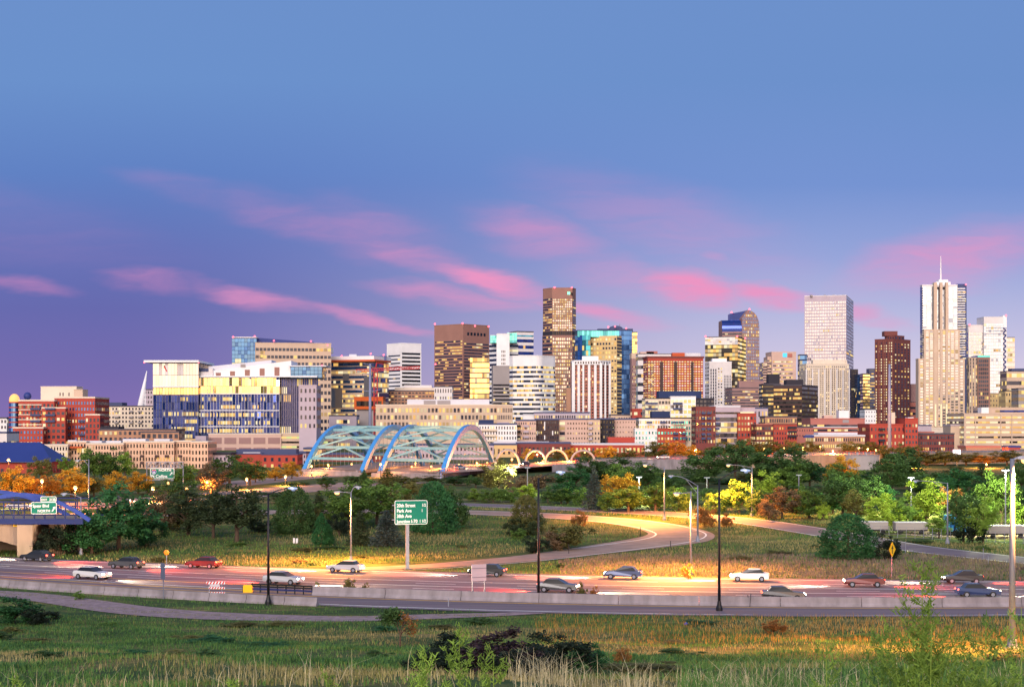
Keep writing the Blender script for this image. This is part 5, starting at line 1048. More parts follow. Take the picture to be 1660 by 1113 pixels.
def spire_tower():
    Y = 1700; z = lambda y: wz(y,Y); r = bld('skyscraper', 'tall beige and glass tower with white crown and thin spire', Y, 1530)
    block(r, 'wall', front(1489,1564,Y,12), 2, z(582), 'beige', {0: W(10,24,.6,.55,.25,g='gpale',z0=z(690),z1=z(583),m=(.02,.02,0,0),skip=lambda i,j: 1 < i < 8), 1: W(6,24,.5,.5,.1)}, 'beige', .8)
    block(r, 'middle_wall', front(1498,1556,Y-1.5,12), 2, z(535), 'beige', {0: [W(8,15,.66,.6,.1,g='gpale',z0=z(582),z1=z(536),m=(.03,.03,0,0)), W(8,9,.66,.58,.2,g='gpale',z0=z(620),z1=z(582),m=(.03,.03,0,0)), W(8,15,.64,.55,.4,g='gpale',z0=z(690),z1=z(621),m=(.03,.03,0,0))]}, 'beige', .8)
    block(r, 'upper_glass', front(1495,1552,Y+2,9), z(582), z(462), 'offwhite', {0: [W(8,22,.90,.84,0,g='gsky',z0=z(535),z1=z(464),mode='b'), W(1,12,.9,.88,0,g='gpale',z0=z(582),z1=z(535),m=(0,.88,0,0),mode='b')]}, 'white', .6)
    block(r, 'side_bay', front(1552,1567,Y+5,24), 2, z(461), 'slate', {0: W(2,33,.7,.5,.35,g='gnavy',z0=z(582),z1=z(464),mode='b')}, 'gnavy', 1)
    for y in range(468,580,4): MB().box(wx(1553,Y),wx(1566,Y),Y+2.8,Y+4.9,z(y),z(y)+1.0).build('balcony', M['white'], r, world=True); MB().box(wx(1493.4,Y),wx(1496.5,Y),Y+.2,Y+1.9,z(y),z(y)+1.0).build('balcony', M['slate'], r, world=True)
    for x0, x1, yt in ((1513,1518,458),(1523,1527,458),(1532,1536,458)): MB().box(wx(x0,Y),wx(x1,Y),Y-2.6,Y+1,z(690),z(yt)).build('pier', M['beige'], r, world=True)
    for x in (1513.5,1522.5,1531.5): windows(r, (wx(x,Y),Y-1.7), (wx(x+4,Y),Y-1.7), z(692), z(654), nx=1, ny=1, wx_=.6, wy=.96, lit=2, lits=('lit3',), name='tall_lit_slot', off=1.2)
    MB().prism(front(1517,1541,Y+6,16), z(462), z(456)).build('crown', M['white'], r, world=True); MB().prism(front(1522,1537,Y+8,12), z(456), z(452)).build('crown', M['white'], r, world=True)
    MB().tube([(wx(1530,Y),Y+12,z(453)),(wx(1530,Y),Y+12,z(430)),(wx(1530,Y),Y+12,z(413))], [.9,.6,.25], n=8).build('spire', M['white'], r, world=True)
    strip(r, 1517, 1533, 465, 469, Y+2, 'charcoal', 'louvre', .8); beacons(r, ((1566,461),), Y)
spire_tower()
def far_right():
    Y = 2200; z = lambda y: wz(y,Y); r = bld('glass_tower', 'pale mirrored glass tower with blue diagonal bracing on its right edge', Y, 1605)
    block(r, 'wall', front(1570,1598,Y+4,32), 2, z(527), 'offwhite', {0: W(7,34,.86,.76,.10,g='gpale',m=(0,0,0,.06),mode='b')}, 'offwhite'); block(r, 'wall', front(1595,1626,Y,34), 2, z(514), 'offwhite', {0: W(8,36,.88,.78,.08,g='gsky',m=(0,0,0,.05),mode='b')}, 'rooflight'); block(r, 'side_wall', front(1626,1632,Y+2,30), 2, z(512), 'white', None, 'white')
    for i in range(14): y = 531+i*8.5; MB().beam((wx(1626.5,Y),Y+.8,z(y)),(wx(1631,Y),Y+.8,z(y+4)),1.2).beam((wx(1631,Y),Y+.8,z(y+4)),(wx(1626.5,Y),Y+.8,z(y+8.5)),1.2).build('diagonal_brace', M['blueroof'], r, world=True)
    for i in range(3): strip(r, 1598, 1632, 531+i*5, 531.6+i*5, Y-.5, 'blueroof', 'blue_band', .4)
    beacons(r, ((1572,526),(1631,511)), Y)
    frontal('office_tower', 'yellowish white slab at the far right behind the braced glass tower', 1630, 1645, 547, 2600, 'cream', B(4,20,.6,.3,g='gpale'), 24)
    Y = 1800; r = bld('apartment_tower', 'beige concrete pier and dark glass tower under the braced glass tower', Y, 1588); block(r, 'wall', front(1571,1585,Y,26), 2, wz(580,Y), 'beige', {0: W(3,24,.35,.8,.5,g='gdark')}, 'beige'); block(r, 'glass_wall', front(1585,1605,Y-2,26), 2, wz(579,Y), 'brown', {0: W(5,20,.85,.7,.03,g='gdark',m=(.05,.12,0,.02))}, 'gteal', 2)
    frontal('office_building', 'pale block with dark window rows at the right edge', 1632, 1680, 602, 1900, 'beige', B(12,9,.5,.25), 26, pent=((1640,1670,597,'slate'),)); frontal('office_building', 'cream block with punched windows above the parking garage at right', 1630, 1652, 634, 1600, 'gold', W(5,8,.4,.4,.3), 22); frontal('office_building', 'tan banded block at the extreme right above the garage', 1651, 1700, 630, 1550, 'grey', B(10,8,.5,.25), 22)
    frontal('office_building', 'lit cream annex beneath the braced glass tower', 1604, 1632, 638, 2000, 'gold', W(6,10,.3,.4,.25), 20)
    Y = 1000; z = lambda y: wz(y,Y); r = bld('parking_garage', 'beige parking garage with brightly lit open decks at right', Y, 1610)
    block(r, 'wall', front(1563,1720,Y,40), 2, z(671), 'beige', {0: B(24,7,.36,.85,g='gblack',name='open_deck',m=(.02,0,.08,.02),lits=('lit','lit2','lit3'))}, 'beige', .6); block(r, 'upper_wall', front(1600,1690,Y+6,30), z(671), z(661), 'beige', {0: B(8,1,.35,.3,g='gnavy',m=(.15,.2,0,0))}, 'beige', .5); MB().prism(front(1591,1603,Y+3,8), z(671), z(660)).build('penthouse', M['white'], r, world=True)
    for x in (1581,1622,1640): strip(r, x-.8, x+.8, 671, 735, Y, 'beige', 'pier', .6)
    frontal('billboard_building', 'beige stair block joining the spire tower and the garage', 1541, 1566, 690, 1010, 'beige', None, 18, roof='lilac')
far_right()
# --- mid-city lowrise
def lowrise():
    Y = 860; z = lambda y: wz(y,Y); r = bld('brick_building', 'bright red brick warehouse block with white roof huts at right', Y, 1450)
    block(r, 'wall', front(1410,1467,Y,30), 1.5, z(688), 'brick', {0: W(9,4,.35,.45,.25,z0=z(735),z1=z(690))}, 'brick', .5); block(r, 'wall', front(1467,1488,Y-3,30), 1.5, z(679), 'brick', {0: W(4,5,.5,.5,.1,z0=z(730),z1=z(685))}, 'brick', .5); penthouse(r, 1443, 1451, 688, 668, Y+8, 'cream', 6); penthouse(r, 1472, 1481, 680, 676, Y+6, 'white', 6); [balcony(r, 1424, 1434, y, Y, 'charcoal') for y in (697,706,715)]
    r = frontal('brick_building', 'low pinkish brick row with white framed windows right of the red warehouse', 1488, 1547, 704, 870, 'brick_dark', W(16,3,.6,.5,.12,z0=wz(732,870)), 24, pent=((1488,1515,699,'brick_pink'),))
    frontal('podium', 'cream podium below the spire tower', 1505, 1545, 695, 1100, 'cream', None, 20, roof='cream'); frontal('office_building', 'pale blue roofed shed between brick warehouse and podium', 1484, 1510, 690, 1050, 'lilac', None, 18, roof='slate')
    Y = 980; z = lambda y: wz(y,Y); r = bld('office_building', 'long red brick office with bright ribbon windows behind the trees', Y, 1360); block(r, 'wall', front(1314,1402,Y+8,30), 2, z(679), 'brick_pink', {0: B(16,1,.6,.6,z0=z(692),z1=z(687))}, 'brick_pink', .6); block(r, 'wall', front(1314,1402,Y,8), 2, z(692.5), 'brick_pink', {0: B(16,1,.5,.55,z0=z(700),z1=z(694))}, 'rooflight', .5); strip(r,1366,1376,680,685,Y+8,'grey','louvre',.2); penthouse(r,1360,1376,679,665,Y+14,'white',8); penthouse(r,1336,1350,679,673,Y+14,'pinkbeige',8)
    frontal('office_building', 'pale roofed block with loft huts beside the maroon tower base', 1402, 1420, 664, 1200, 'white', W(4,3,.3,.3,0,z0=wz(685,1200)), 18)
    r = frontal('school_building', 'low orange lit brick building with pale barrel roof at right', 1318, 1402, 707, 830, 'brick_tan', W(24,2,.55,.5,.8,z0=wz(728,830),lits=('lit3','lit3','lit')), 20, roof='rooflight'); MB().prism(front(1326,1390,836,12), wz(707,830)+.9, wz(701,830)).build('barrel_roof', M['rooflight'], r, world=True); strip(r,1302,1318,705,709,826,'blueroof','canopy',3)
    Y = 900; z = lambda y: wz(y,Y); r = bld('apartment_building', 'red and tan brick flats with dark balconies left of the long brick office', Y, 1260); block(r, 'wall', front(1226,1254,Y,22), 2, z(688), 'maroon', {0: W(6,4,.7,.55,.7,z0=z(722),z1=z(690),lits=('lit3','lit3','lit'))}, 'brick_pink', .5); block(r, 'wall', front(1254,1292,Y-2,22), 2, z(688), 'brick', {0: W(9,4,.4,.5,.15,z0=z(722),z1=z(690))}, 'maroon', .5); [balcony(r, 1277, 1291, y, Y-2, 'charcoal') for y in (694,701,708)]
    frontal('apartment_building', 'tan rooftop terrace flats behind the red and tan brick flats', 1240, 1292, 676, 960, 'brick_tan', W(14,1,.55,.5,.35,z0=wz(687,960)), 20); frontal('brick_building', 'small peach brick block with tiny windows under the dark brown office', 1291, 1318, 693, 940, 'brick_pink', W(7,2,.3,.35,.1,z0=wz(710,940)), 18); frontal('office_building', 'lilac grey block with blue dome roof behind the tan terrace flats', 1222, 1245, 662, 1050, 'lilac', W(4,4,.4,.5,.1), 18, roof='slate')
    Y = 920; z = lambda y: wz(y,Y); r = bld('office_building', 'mixed lilac glass and red brick loft office at centre right', Y, 1190); block(r, 'glass_wall', front(1158,1200,Y+4,24), 2, z(660), 'lilac', {0: [B(8,1,.5,0,g='gblack',z0=z(672),z1=z(666)), B(8,5,.75,.45,g='gdark',z0=z(718),z1=z(675))]}, 'rooflight', 1.2); block(r, 'wall', front(1196,1226,Y,24), 2, z(671), 'brick', {0: W(6,5,.55,.5,.6,z0=z(718),z1=z(673))}, 'brick', .5); MB().prism(front(1180,1224,Y+10,16), z(671), z(660)).build('upper_glass', M['lilac'], r, world=True); strip(r,1198,1222,667,670.5,Y+9.8,'lit3','clerestory',.3)
    Y = 880; z = lambda y: wz(y,Y); r = bld('apartment_building', 'dark red brick flats with stacked slate balconies at centre right', Y, 1144); block(r, 'wall', front(1128,1160,Y,22), 2, z(660), 'brick_dark', {0: W(7,6,.45,.5,.3,g='gdark',z0=z(720),z1=z(663))}, 'maroon', .5); [balcony(r, x, x+6, y, Y) for x in (1137,1146) for y in (671,679.5,688,696.5,705,712)]; [balcony(r, 1159, 1166, y, Y+3) for y in (680,688,696.5,705)]
    Y = 1000; r = bld('apartment_building', 'cream flats with navy hipped roof and large yellow windows', Y, 1090); z = lambda y: wz(y,Y); block(r, 'wall', front(1046,1088,Y+3,24), 2, z(646), 'cream', {0: W(8,4,.75,.6,.6,z0=z(680),z1=z(648),lits=('lit3','lit3','lit'))}, 'charcoal', .6); block(r, 'wall', front(1087,1128,Y,24), 2, z(643), 'white', {0: W(6,4,.75,.6,.55,z0=z(680),z1=z(646),lits=('lit3','lit3','lit'))}, 'white', .4); block(r, 'wall', front(1128,1158,Y+4,24), 2, z(646), 'charcoal', {0: W(5,2,.7,.6,.5,z0=z(660),z1=z(647))}, 'charcoal', .5); MB().prism(front(1068,1137,Y+10,18), z(646), [z(633),z(633),z(633),z(633)]).build('roof', M['navy'], r, world=True); [balcony(r, a, b, y, Y) for a, b in ((1046,1066),(1091,1106)) for y in (655,664)]
    Y = 900; r = bld('apartment_building', 'white and orange brick flats with navy dormer above the treetops', Y, 1075); z = lambda y: wz(y,Y); block(r, 'wall', front(1036,1087,Y+3,24), 2, z(678), 'white', {0: W(12,2,.7,.6,.3,z0=z(696),z1=z(680))}, 'charcoal', .6); block(r, 'wall', front(1087,1128,Y+3,24), 2, z(678), 'cream', {0: W(10,4,.6,.55,.25,g='gteal',z0=z(716),z1=z(680))}, 'charcoal', .6); block(r, 'wall', front(1029,1066,Y,24), 2, z(695), 'white', {0: W(7,3,.4,.5,.2,g='gteal',z0=z(722),z1=z(697))}, 'white', .4); block(r, 'wall', front(1066,1111,Y-2,24), 2, z(695), 'brick', {0: W(9,3,.55,.45,.15,g='gteal',z0=z(724),z1=z(697))}, 'brick', .4); MB().prism(front(1057,1086,Y+8,14), z(678), z(666)).build('dormer', M['navy'], r, world=True); [balcony(r, a, a+9, y, Y) for a in (1048,1070,1090,1100) for y in (686,)]; [balcony(r, a, a+8, y, Y-2) for a in (1091,1105) for y in (704,711)]
    frontal('brick_building', 'small bright red brick hut with two pale windows left of the navy roofed flats', 1025, 1047, 664, 1080, 'brick', W(2,1,.5,.4,.8,z0=wz(676,1080),lits=('lit3',)), 16, roof='brick')
    Y = 900; r = bld('apartment_building', 'beige six storey flats with bright yellow stairwell windows', Y, 940); z = lambda y: wz(y,Y); block(r, 'wall', front(905,959,Y,24), 2, z(680), 'pinkbeige', {0: [W(1,5,.8,.62,1.2,z0=z(722),z1=z(682),m=(.02,.78,0,0)), W(9,5,.35,.35,.15,z0=z(722),z1=z(682),m=(.25,.0,0,0),g='gblack')]}, 'slate', .6); block(r, 'wall', front(953,973,Y-2,24), 2, z(680), 'beige', {0: W(4,5,.4,.45,.15,z0=z(722),z1=z(682))}, 'slate', .6); [balcony(r, 954, 960, y, Y-2, 'lilac') for y in (687,696,705,713)]
    frontal('apartment_building', 'black clad flats right of the beige six storey flats', 972, 996, 679.5, 905, 'charcoal', W(5,5,.5,.5,.03,g='gblack',z0=wz(720,905)), 22, roof='slate'); frontal('apartment_building', 'plain grey beige flats beside the black clad flats at centre', 994, 1031, 680, 910, 'pinkbeige', W(8,5,.25,.3,.05,g='gblack',z0=wz(720,910)), 22, roof='slate')
    r = frontal('apartment_building', 'dark brown black flats with white window frames left of the beige ones', 868, 906, 680.5, 895, 'brown_dark', W(10,5,.45,.5,.15,z0=wz(721,895)), 22, roof='slate'); [strip(r, x, x+1.8, y, y+7, 895, 'white', 'frame', .3) for x, y in ((882,683),(870,698),(895,698),(882,705),(882,690))]
    r = frontal('apartment_building', 'beige flats with dark balconies between white and dark brown flats', 836, 869, 682, 890, 'pinkbeige', W(9,5,.4,.45,.2,z0=wz(722,890)), 22, roof='slate'); [balcony(r, a, a+8, y, 890, m_) for a, m_ in ((836,'black'),(849,'lilac')) for y in (692,701,709.5)]
    r = frontal('apartment_building', 'white flats with open galleries just right of the blue arch', 776, 838, 688, 880, 'white', W(14,4,.4,.55,.3,z0=wz(722,880),z1=wz(689,880),m=(0,0,0,0)), 22, roof='slate', pent=((776,800,680,'navy'),(806,826,684,'lilac'))); [balcony(r, 780, 805, y, 880, 'cream') for y in (698,707,715.5)]
    frontal('office_building', 'low slate blue roofed loft row behind the beige flats', 866, 956, 669.5, 1000, 'lilac', W(24,1,.6,.6,.25,z0=wz(679,1000),z1=wz(671.5,1000)), 22, roof='slate'); frontal('shed', 'white box annex on the loft row roofline left of centre', 848, 869, 673, 1005, 'white', None, 18, roof='rooflight'); frontal('office_building', 'beige strip building under the fin tower', 990, 1030, 673, 1100, 'beige', W(10,1,.4,.4,.3,z0=wz(684,1100)), 18)
    r = frontal('warehouse', 'long yellow ochre warehouse with pale blue metal roof behind the white arches', 796, 838, 721, 760, 'gold', W(5,1,.4,.4,.2,z0=wz(742,760)), 18, roof='slate'); frontal('warehouse', 'long red brick warehouse with blue grey roof behind the white arches', 837, 925, 719, 765, 'brick_dark', W(14,1,.5,.5,.25,z0=wz(741,765)), 18, roof='slate'); MB().prism(front(800,890,768,12), wz(719,765), wz(715.5,765)).build('roof_ridge', M['rooflight'], r, world=True)
    frontal('warehouse', 'low orange brick shop row with pale roof behind the dark trees', 925, 1045, 721, 770, 'brick', W(18,1,.5,.45,.3,z0=wz(738,770)), 18, roof='rooflight'); frontal('brick_building', 'tiny orange brick hut with flat roof under a starry lamp', 986, 1029, 711, 790, 'brick', W(6,1,.4,.4,.2), 12, roof='brick')
    Y = 620; r = bld('brick_building', 'red brick townhouse row with dark blue grey roof left of the arch bridge', Y, 430); z = lambda y: wz(y,Y); block(r, 'wall', front(372,424,Y,16), 1.5, z(736), 'brick', None, 'slate', .4); block(r, 'wall', front(424,482,Y-2,16), 1.5, z(737), 'brick', {0: W(5,2,.35,.55,.3,z0=z(760),z1=z(739))}, 'slate', .4); MB().prism(front(383,480,Y+5,9), z(736), z(728)).build('attic', M['slate'], r, world=True); strip(r,394,422,732.5,735,Y+4.9,'rooflight','skylight',.2)
    frontal('townhouse', 'white and ochre townhouse touching the left arch foot', 481, 496, 735, 655, 'lilac', W(3,3,.4,.5,.1,z0=wz(762,655)), 14, roof='slate'); frontal('townhouse', 'ochre yellow townhouse seen through the left arch', 492, 522, 728, 700, 'gold', W(5,3,.4,.5,.2,z0=wz(762,700)), 14, roof='slate'); frontal('townhouse', 'long red brick townhouse row seen through the blue arches', 520, 640, 737, 690, 'brick_dark', W(22,3,.4,.5,.22,z0=wz(765,690)), 14, roof='slate'); frontal('townhouse', 'slate and cream townhouse row seen through the right arch', 640, 800, 722, 720, 'lilac', W(26,4,.45,.5,.2,z0=wz(765,720)), 14, roof='slate')
    frontal('shed', 'low lilac shed right of the peach apartment row', 336, 374, 737, 610, 'lilac', W(6,2,.4,.4,.1), 14, roof='charcoal')
    frontal('shed', 'orange brick wall building with flat roof among trees at far right', 1566, 1622, 725, 760, 'brick_tan', W(8,1,.2,.3,.1), 14, roof='brick_pink'); frontal('shop', 'small red shop with white sign panel at the right edge', 1635, 1654, 725, 720, 'brick', W(3,1,.5,.5,.3), 10, roof='blueroof')
    r = thing('lit_sign', 'small glowing white sign above the trees right of the brick row', 'sign', (wx(1551,640),640,2.5)); MB().box(-1.4,1.4,-.15,.15,wz(736,640)-2.5,wz(728.5,640)-2.5).build('sign_box', mat('lit_white_sign', (.9,.9,.9), var=0, emit=3, ecol=(1,.9,1)), r); MB().beam((0,0,0),(0,0,wz(736,640)-2.5),.25).build('post', M['steel'], r)
    r = thing('storage_tank', 'squat pale round tank behind the trees at centre right', 'tank', (wx(1398,590),590,2.5)); c = [(6.2*math.cos(t),5*math.sin(t)) for t in np.linspace(0,2*math.pi,25)[:-1]]; MB().prism(c, 0, wz(738,590)-2.5).build('shell', M['whitearch'], r); MB().prism([(x*1.02,y*1.02) for x, y in c], wz(738,590)-2.49, wz(737,590)-2.5).build('rim', M['concrete'], r)
    for i, x in enumerate((1376,1390,1404)): MB().box(wx(x,590)-r.location.x-.3,wx(x,590)-r.location.x+.3,-.3,.3,wz(737,590)-2.5,wz(733,590)-2.5).build('roof_post', M['whitearch'], r)
lowrise()
# ------------------------------------------------------------------ trees
def leaf_quads(C, size, rng, up=.5, aspect=.6):
    """one small quad per point with random tilt"""
    n = len(C); nrm = rng.normal(size=(n,3)); nrm[:,2] = np.abs(nrm[:,2])+up; nrm /= np.linalg.norm(nrm,axis=1)[:,None]
    a = np.cross(nrm, rng.normal(size=(n,3))); a /= np.linalg.norm(a,axis=1)[:,None]+1e-9; b = np.cross(nrm, a)
    s = (size*rng.uniform(.6,1.3,n))[:,None]; a = a*s; b = b*s*aspect
    V = np.empty((n,4,3)); V[:,0] = C-a; V[:,1] = C-b*.9+a*.1; V[:,2] = C+a; V[:,3] = C+b*.9-a*.1; return V.reshape(-1,3)
def in_ball(n, rng, power=.45):
    d = rng.normal(size=(n,3)); d /= np.linalg.norm(d,axis=1)[:,None]; return d*(rng.random(n)**power)[:,None]
def mk_broad(seed, nc=52, per=95, rx=.45, rz=.44, cz=.54, cr=(.085,.15), ls=.028, low=False):
    rng = np.random.default_rng(seed); cc = in_ball(nc, rng, .5)*np.array([rx,rx,rz]); cc *= (1+.18*np.sin(3*np.arctan2(cc[:,1],cc[:,0])+seed))[:,None]; cc[:,2] += cz
    if low: cc[:,2] = np.maximum(cc[:,2], .06)
    P = []
    for c in cc: r = rng.uniform(*cr); P.append(c+in_ball(int(per*rng.uniform(.6,1.3)), rng, .6)*np.array([r,r,r*.8]))
    P = np.concatenate(P); P = P[P[:,2] > .02]; cr_ = leaf_quads(P, ls, rng)
    mb = MB(); h = cz if not low else .3; mb.tube([(0,0,-.03),(.008,.0,h*.3),(-.01,.01,h*.65),(.0,0,cz+rz*.4)], [.032,.026,.019,.006], n=7)
    for c in cc[rng.choice(nc, 11, replace=False)]: z0 = min(c[2]*.6, h*rng.uniform(.35,.8)); m_ = np.array([c[0]*.45,c[1]*.45,z0+(c[2]-z0)*.55]); mb.tube([(0,0,z0),tuple(m_),tuple(c)], [.014,.009,.003], n=5, cap=False)
    return cr_, mb
def mk_cone(seed, n=4600, base=.06, rad=.26, pw=.85, layers=17, ls=.024, droop=.25, gap=.35, trunk=.1):
    rng = np.random.default_rng(seed); P = []
    mb = MB(); mb.tube([(0,0,-.03),(0,0,.5),(0,0,.97)], [.026,.016,.003], n=7)
    for L in range(layers):
        z = base+(1-base)*(L/layers)**.92; r = rad*(1-(z-base)/(1-base))**pw+.012; nb = max(5, int(13*(r/rad)**.5)); off = rng.random()*6.28
        for k in range(nb):
            a = off+k*6.283/nb+rng.normal()*.14; rr = r*rng.uniform(.78,1.12); m_ = max(6, int(n/(layers*11)*(rr/rad*1.2+.25))); t = rng.random(m_)**.62
            q = np.stack([np.cos(a)*rr*t, np.sin(a)*rr*t, z-droop*rr*t**1.4+rng.normal(size=m_)*.006], 1); side = rng.normal(size=m_)*.035*(.4+t)*(rr/rad+.3); q[:,0] -= np.sin(a)*side; q[:,1] += np.cos(a)*side; q[:,2] -= np.abs(rng.normal(size=m_))*.018; P.append(q)
            if L % 2 == 0: mb.tube([(0,0,z),(math.cos(a)*rr*.8,math.sin(a)*rr*.8,z-droop*rr*.6)], [.006,.002], n=4, cap=False)
    P = np.concatenate(P); return leaf_quads(P, ls, rng, .2, .45), mb
def mk_dense(seed, n=6000, prof=lambda z: .30*(1-z)**.6*(min(1, z/.12))**.5, ls=.022, lump=.25):
    rng = np.random.default_rng(seed); z = rng.random(n*2); a = rng.random(n*2)*6.283; R_ = np.array([prof(q) for q in z]); keep = rng.random(n*2) < R_/R_.max()*.9+.1
    z, a, R_ = z[keep][:n], a[keep][:n], R_[keep][:n]; lum = 1+lump*np.sin(a*4+z*9+seed)*np.sin(z*23+a*2)+lump*.6*np.sin(a*9-z*17)
    rr = R_*lum*rng.uniform(.72,1.05,len(z)); P = np.stack([np.cos(a)*rr, np.sin(a)*rr, z+rng.normal(size=len(z))*.012], 1); P[:,2] = np.maximum(P[:,2], .01)
    mb = MB(); mb.tube([(0,0,-.03),(0,0,.7)], [.03,.008], n=6)
    return leaf_quads(P, ls, rng, .3, .5), mb
PROTO = {}
def protos():
    for k, seed in enumerate((3,11,19)): PROTO['broad', k] = mk_broad(seed)
    for k, seed in enumerate((5,23)): PROTO['tall', k] = mk_broad(seed, 54, 95, .36, .45, .53, (.07,.13), .026)
    for k, seed in enumerate((8,31,44)): PROTO['bush', k] = mk_broad(seed, 46, 100, .52, .46, .46, (.11,.19), .034, low=True)
    for k, seed in enumerate((2,17)): PROTO['spruce', k] = mk_cone(seed)
    for k, seed in enumerate((4,21)): PROTO['pine', k] = mk_broad(seed, 56, 105, .40, .42, .56, (.07,.13), .022)
    for k, seed in enumerate((6,27)): PROTO['cedar', k] = mk_dense(seed)
    for k, seed in enumerate((9,13)): PROTO['dome', k] = mk_dense(seed, 9500, lambda z: .46*max(0,1-z**2.4)**.55*(min(1,(z+.02)/.10))**.4, .024, .22)
    for k in PROTO:
        cr, mb = PROTO[k]; sz = 1/float(np.percentile(cr[:,2], 99.4)); cr = cr*np.array([1,1,sz]); mb.v = [(a,b,c*sz) for a,b,c in mb.v]; me = np_mesh('crown', cr, 4, LEAF['mid']); t = mb.build('trunk', M['bark'], None); tm = t.data; bpy.data.objects.remove(t); PROTO[k] = (me, tm, float(np.percentile(np.abs(cr[:,0]), 97)*2))
protos()
TN = dict(broad='broadleaf_tree', tall='broadleaf_tree', bush='shrub', spruce='spruce_tree', pine='pine_tree', cedar='juniper_tree', dome='shrub')
CATS = dict(broad='tree', tall='tree', bush='bush', spruce='tree', pine='tree', cedar='tree', dome='bush')
def tree(px, base, top, wd, kind, lf, label, Y=None, group=None, k=None, sink=0., zb=None):
    nk = len([1 for a in PROTO if a[0] == kind]); k = random.randrange(nk) if k is None else k % nk; cm, tm, w0 = PROTO[kind, k]
    if Y is None: g = G(px, base)
    else: g = Vector((wx(px,Y), Y, tzf(0,Y) if zb is None else zb))
    H = wz(top, g.y)-g.z; wd_ = wd*g.y/F; g.z -= sink*H
    r = thing(TN[kind], label, CATS[kind], g, random.uniform(0,6.28), group, (wd_/w0, wd_/w0, H))
    c = link(bpy.data.objects.new('crown', cm), r); c.material_slots[0].link = 'OBJECT'; c.material_slots[0].material = LEAF[lf]; c['kind'] = 'part' if False else 'thing'; del c['kind']
    t = link(bpy.data.objects.new('trunk' if kind not in ('bush','dome') else 'stems', tm), r); return r
T = tree
# left, behind and around the blue bridge
T(20,812,757,52,'broad','gold','large golden tree behind the left end of the blue bridge'); T(52,810,770,40,'broad','amber','rusty orange tree second from the left above the blue bridge'); T(82,808,771,34,'tall','amber','thin amber tree above the exit sign tab'); T(116,806,760,64,'broad','gold','broad golden tree right of the exit sign, lit by a globe lamp'); T(152,804,772,38,'broad','olive','small olive tree left of the rounded golden pair'); T(187,800,765,40,'broad','gold','rounded golden tree left of the overhead freeway sign'); T(224,800,765,44,'broad','gold','rounded golden tree just below left of the overhead freeway sign')
T(152,782,729,52,'broad','mid','big green tree in front of the peach apartments, left of a pair'); T(177,780,726,44,'tall','dark','dark green tree in front of the peach apartments, right of a pair'); T(202,776,733,34,'broad','light','pale green tree before the peach apartments'); T(68,782,741,36,'broad','olive','olive tree beside the blue hipped roof'); T(108,774,741,28,'broad','light','light green tree between blue roof and peach apartments')
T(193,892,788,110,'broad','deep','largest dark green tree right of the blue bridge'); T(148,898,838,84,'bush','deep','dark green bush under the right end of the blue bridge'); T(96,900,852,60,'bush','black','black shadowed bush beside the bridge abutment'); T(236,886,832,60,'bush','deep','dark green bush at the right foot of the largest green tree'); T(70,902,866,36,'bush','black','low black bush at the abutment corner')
T(262,862,798,62,'broad','brown','brown green tree right of the largest dark green tree'); T(302,795,752,52,'broad','mid','green tree behind the overhead freeway sign'); T(372,785,738,62,'broad','dark','dark green tree in front of the red townhouse row'); T(405,788,748,50,'broad','dark','dark green tree right of the one before the townhouses'); T(342,802,754,52,'broad','brown','brownish willowy tree left of the boulevard lamps'); T(285,820,778,60,'broad','dark','dark tree below the overhead freeway sign'); T(238,800,780,26,'bush','dark','small dark bush beneath the overhead sign')
T(306,868,796,76,'pine','pine','spreading dark pine with pale trunk, leftmost of the pine group'); T(346,872,800,66,'pine','pine','dark pine in the middle of the pine group'); T(384,878,786,92,'pine','pine','tallest dark pine with straight brown trunk'); T(420,862,838,44,'bush','black','low dark bush right of the tallest pine'); T(290,858,826,50,'bush','olive','olive bush at the foot of the leftmost pine')
T(414,782,752,30,'broad','gold','golden street tree left of the bridge, first of three'); T(446,779,757,32,'broad','gold','golden street tree left of the bridge, second of three'); T(473,776,748,30,'broad','gold','golden street tree touching the left arch foot')
T(477,864,788,66,'dome','dark','big rounded green evergreen behind the left black lamp post'); T(517,846,796,38,'spruce','pine','thin dark spruce between the rounded evergreen and the lit lamp'); T(521,884,832,28,'cedar','cedar','small pointed bright green juniper on the lawn'); T(533,884,850,18,'cedar','cedar','smaller green juniper leaning against the pointed one'); T(508,862,822,40,'bush','olive','olive bush behind the pointed juniper')
T(566,858,784,86,'broad','mid','leafy green tree right of the orange lit lamp post'); T(612,850,780,84,'broad','mid','leafy green tree behind the green distance sign, left side'); T(640,832,792,60,'broad','olive','olive tree behind the green distance sign'); T(583,884,829,40,'spruce','pine','dark spruce left of two in front of the leafy trees'); T(627,886,828,52,'spruce','spruce','blue grey spruce right of two beside the distance sign'); T(550,868,832,40,'bush','black','dark bush behind the orange lit lamp post')
T(702,864,782,72,'dome','deep','large deep green evergreen right of the green distance sign'); T(736,856,792,46,'bush','dark','dark bush on the right side of the large evergreen'); T(628,792,760,38,'spruce','olive','brown spruce below the blue arches'); T(590,792,762,22,'spruce','dark','slim dark spruce under the left arches'); T(672,806,783,40,'bush','olive','pale olive shrub under the right arches'); T(712,806,786,40,'bush','olive','olive shrub at the right arch foot')
for i, (x, w, tp) in enumerate(((500,32,756),(530,40,752),(562,40,752),(590,36,756),(618,30,760))): T(x,782,tp,w,'broad','gold' if i % 2 else 'olive',f'{ORD[i]} street tree from the left seen through the blue arches',Y=600+i*8,group='street trees under the arches')
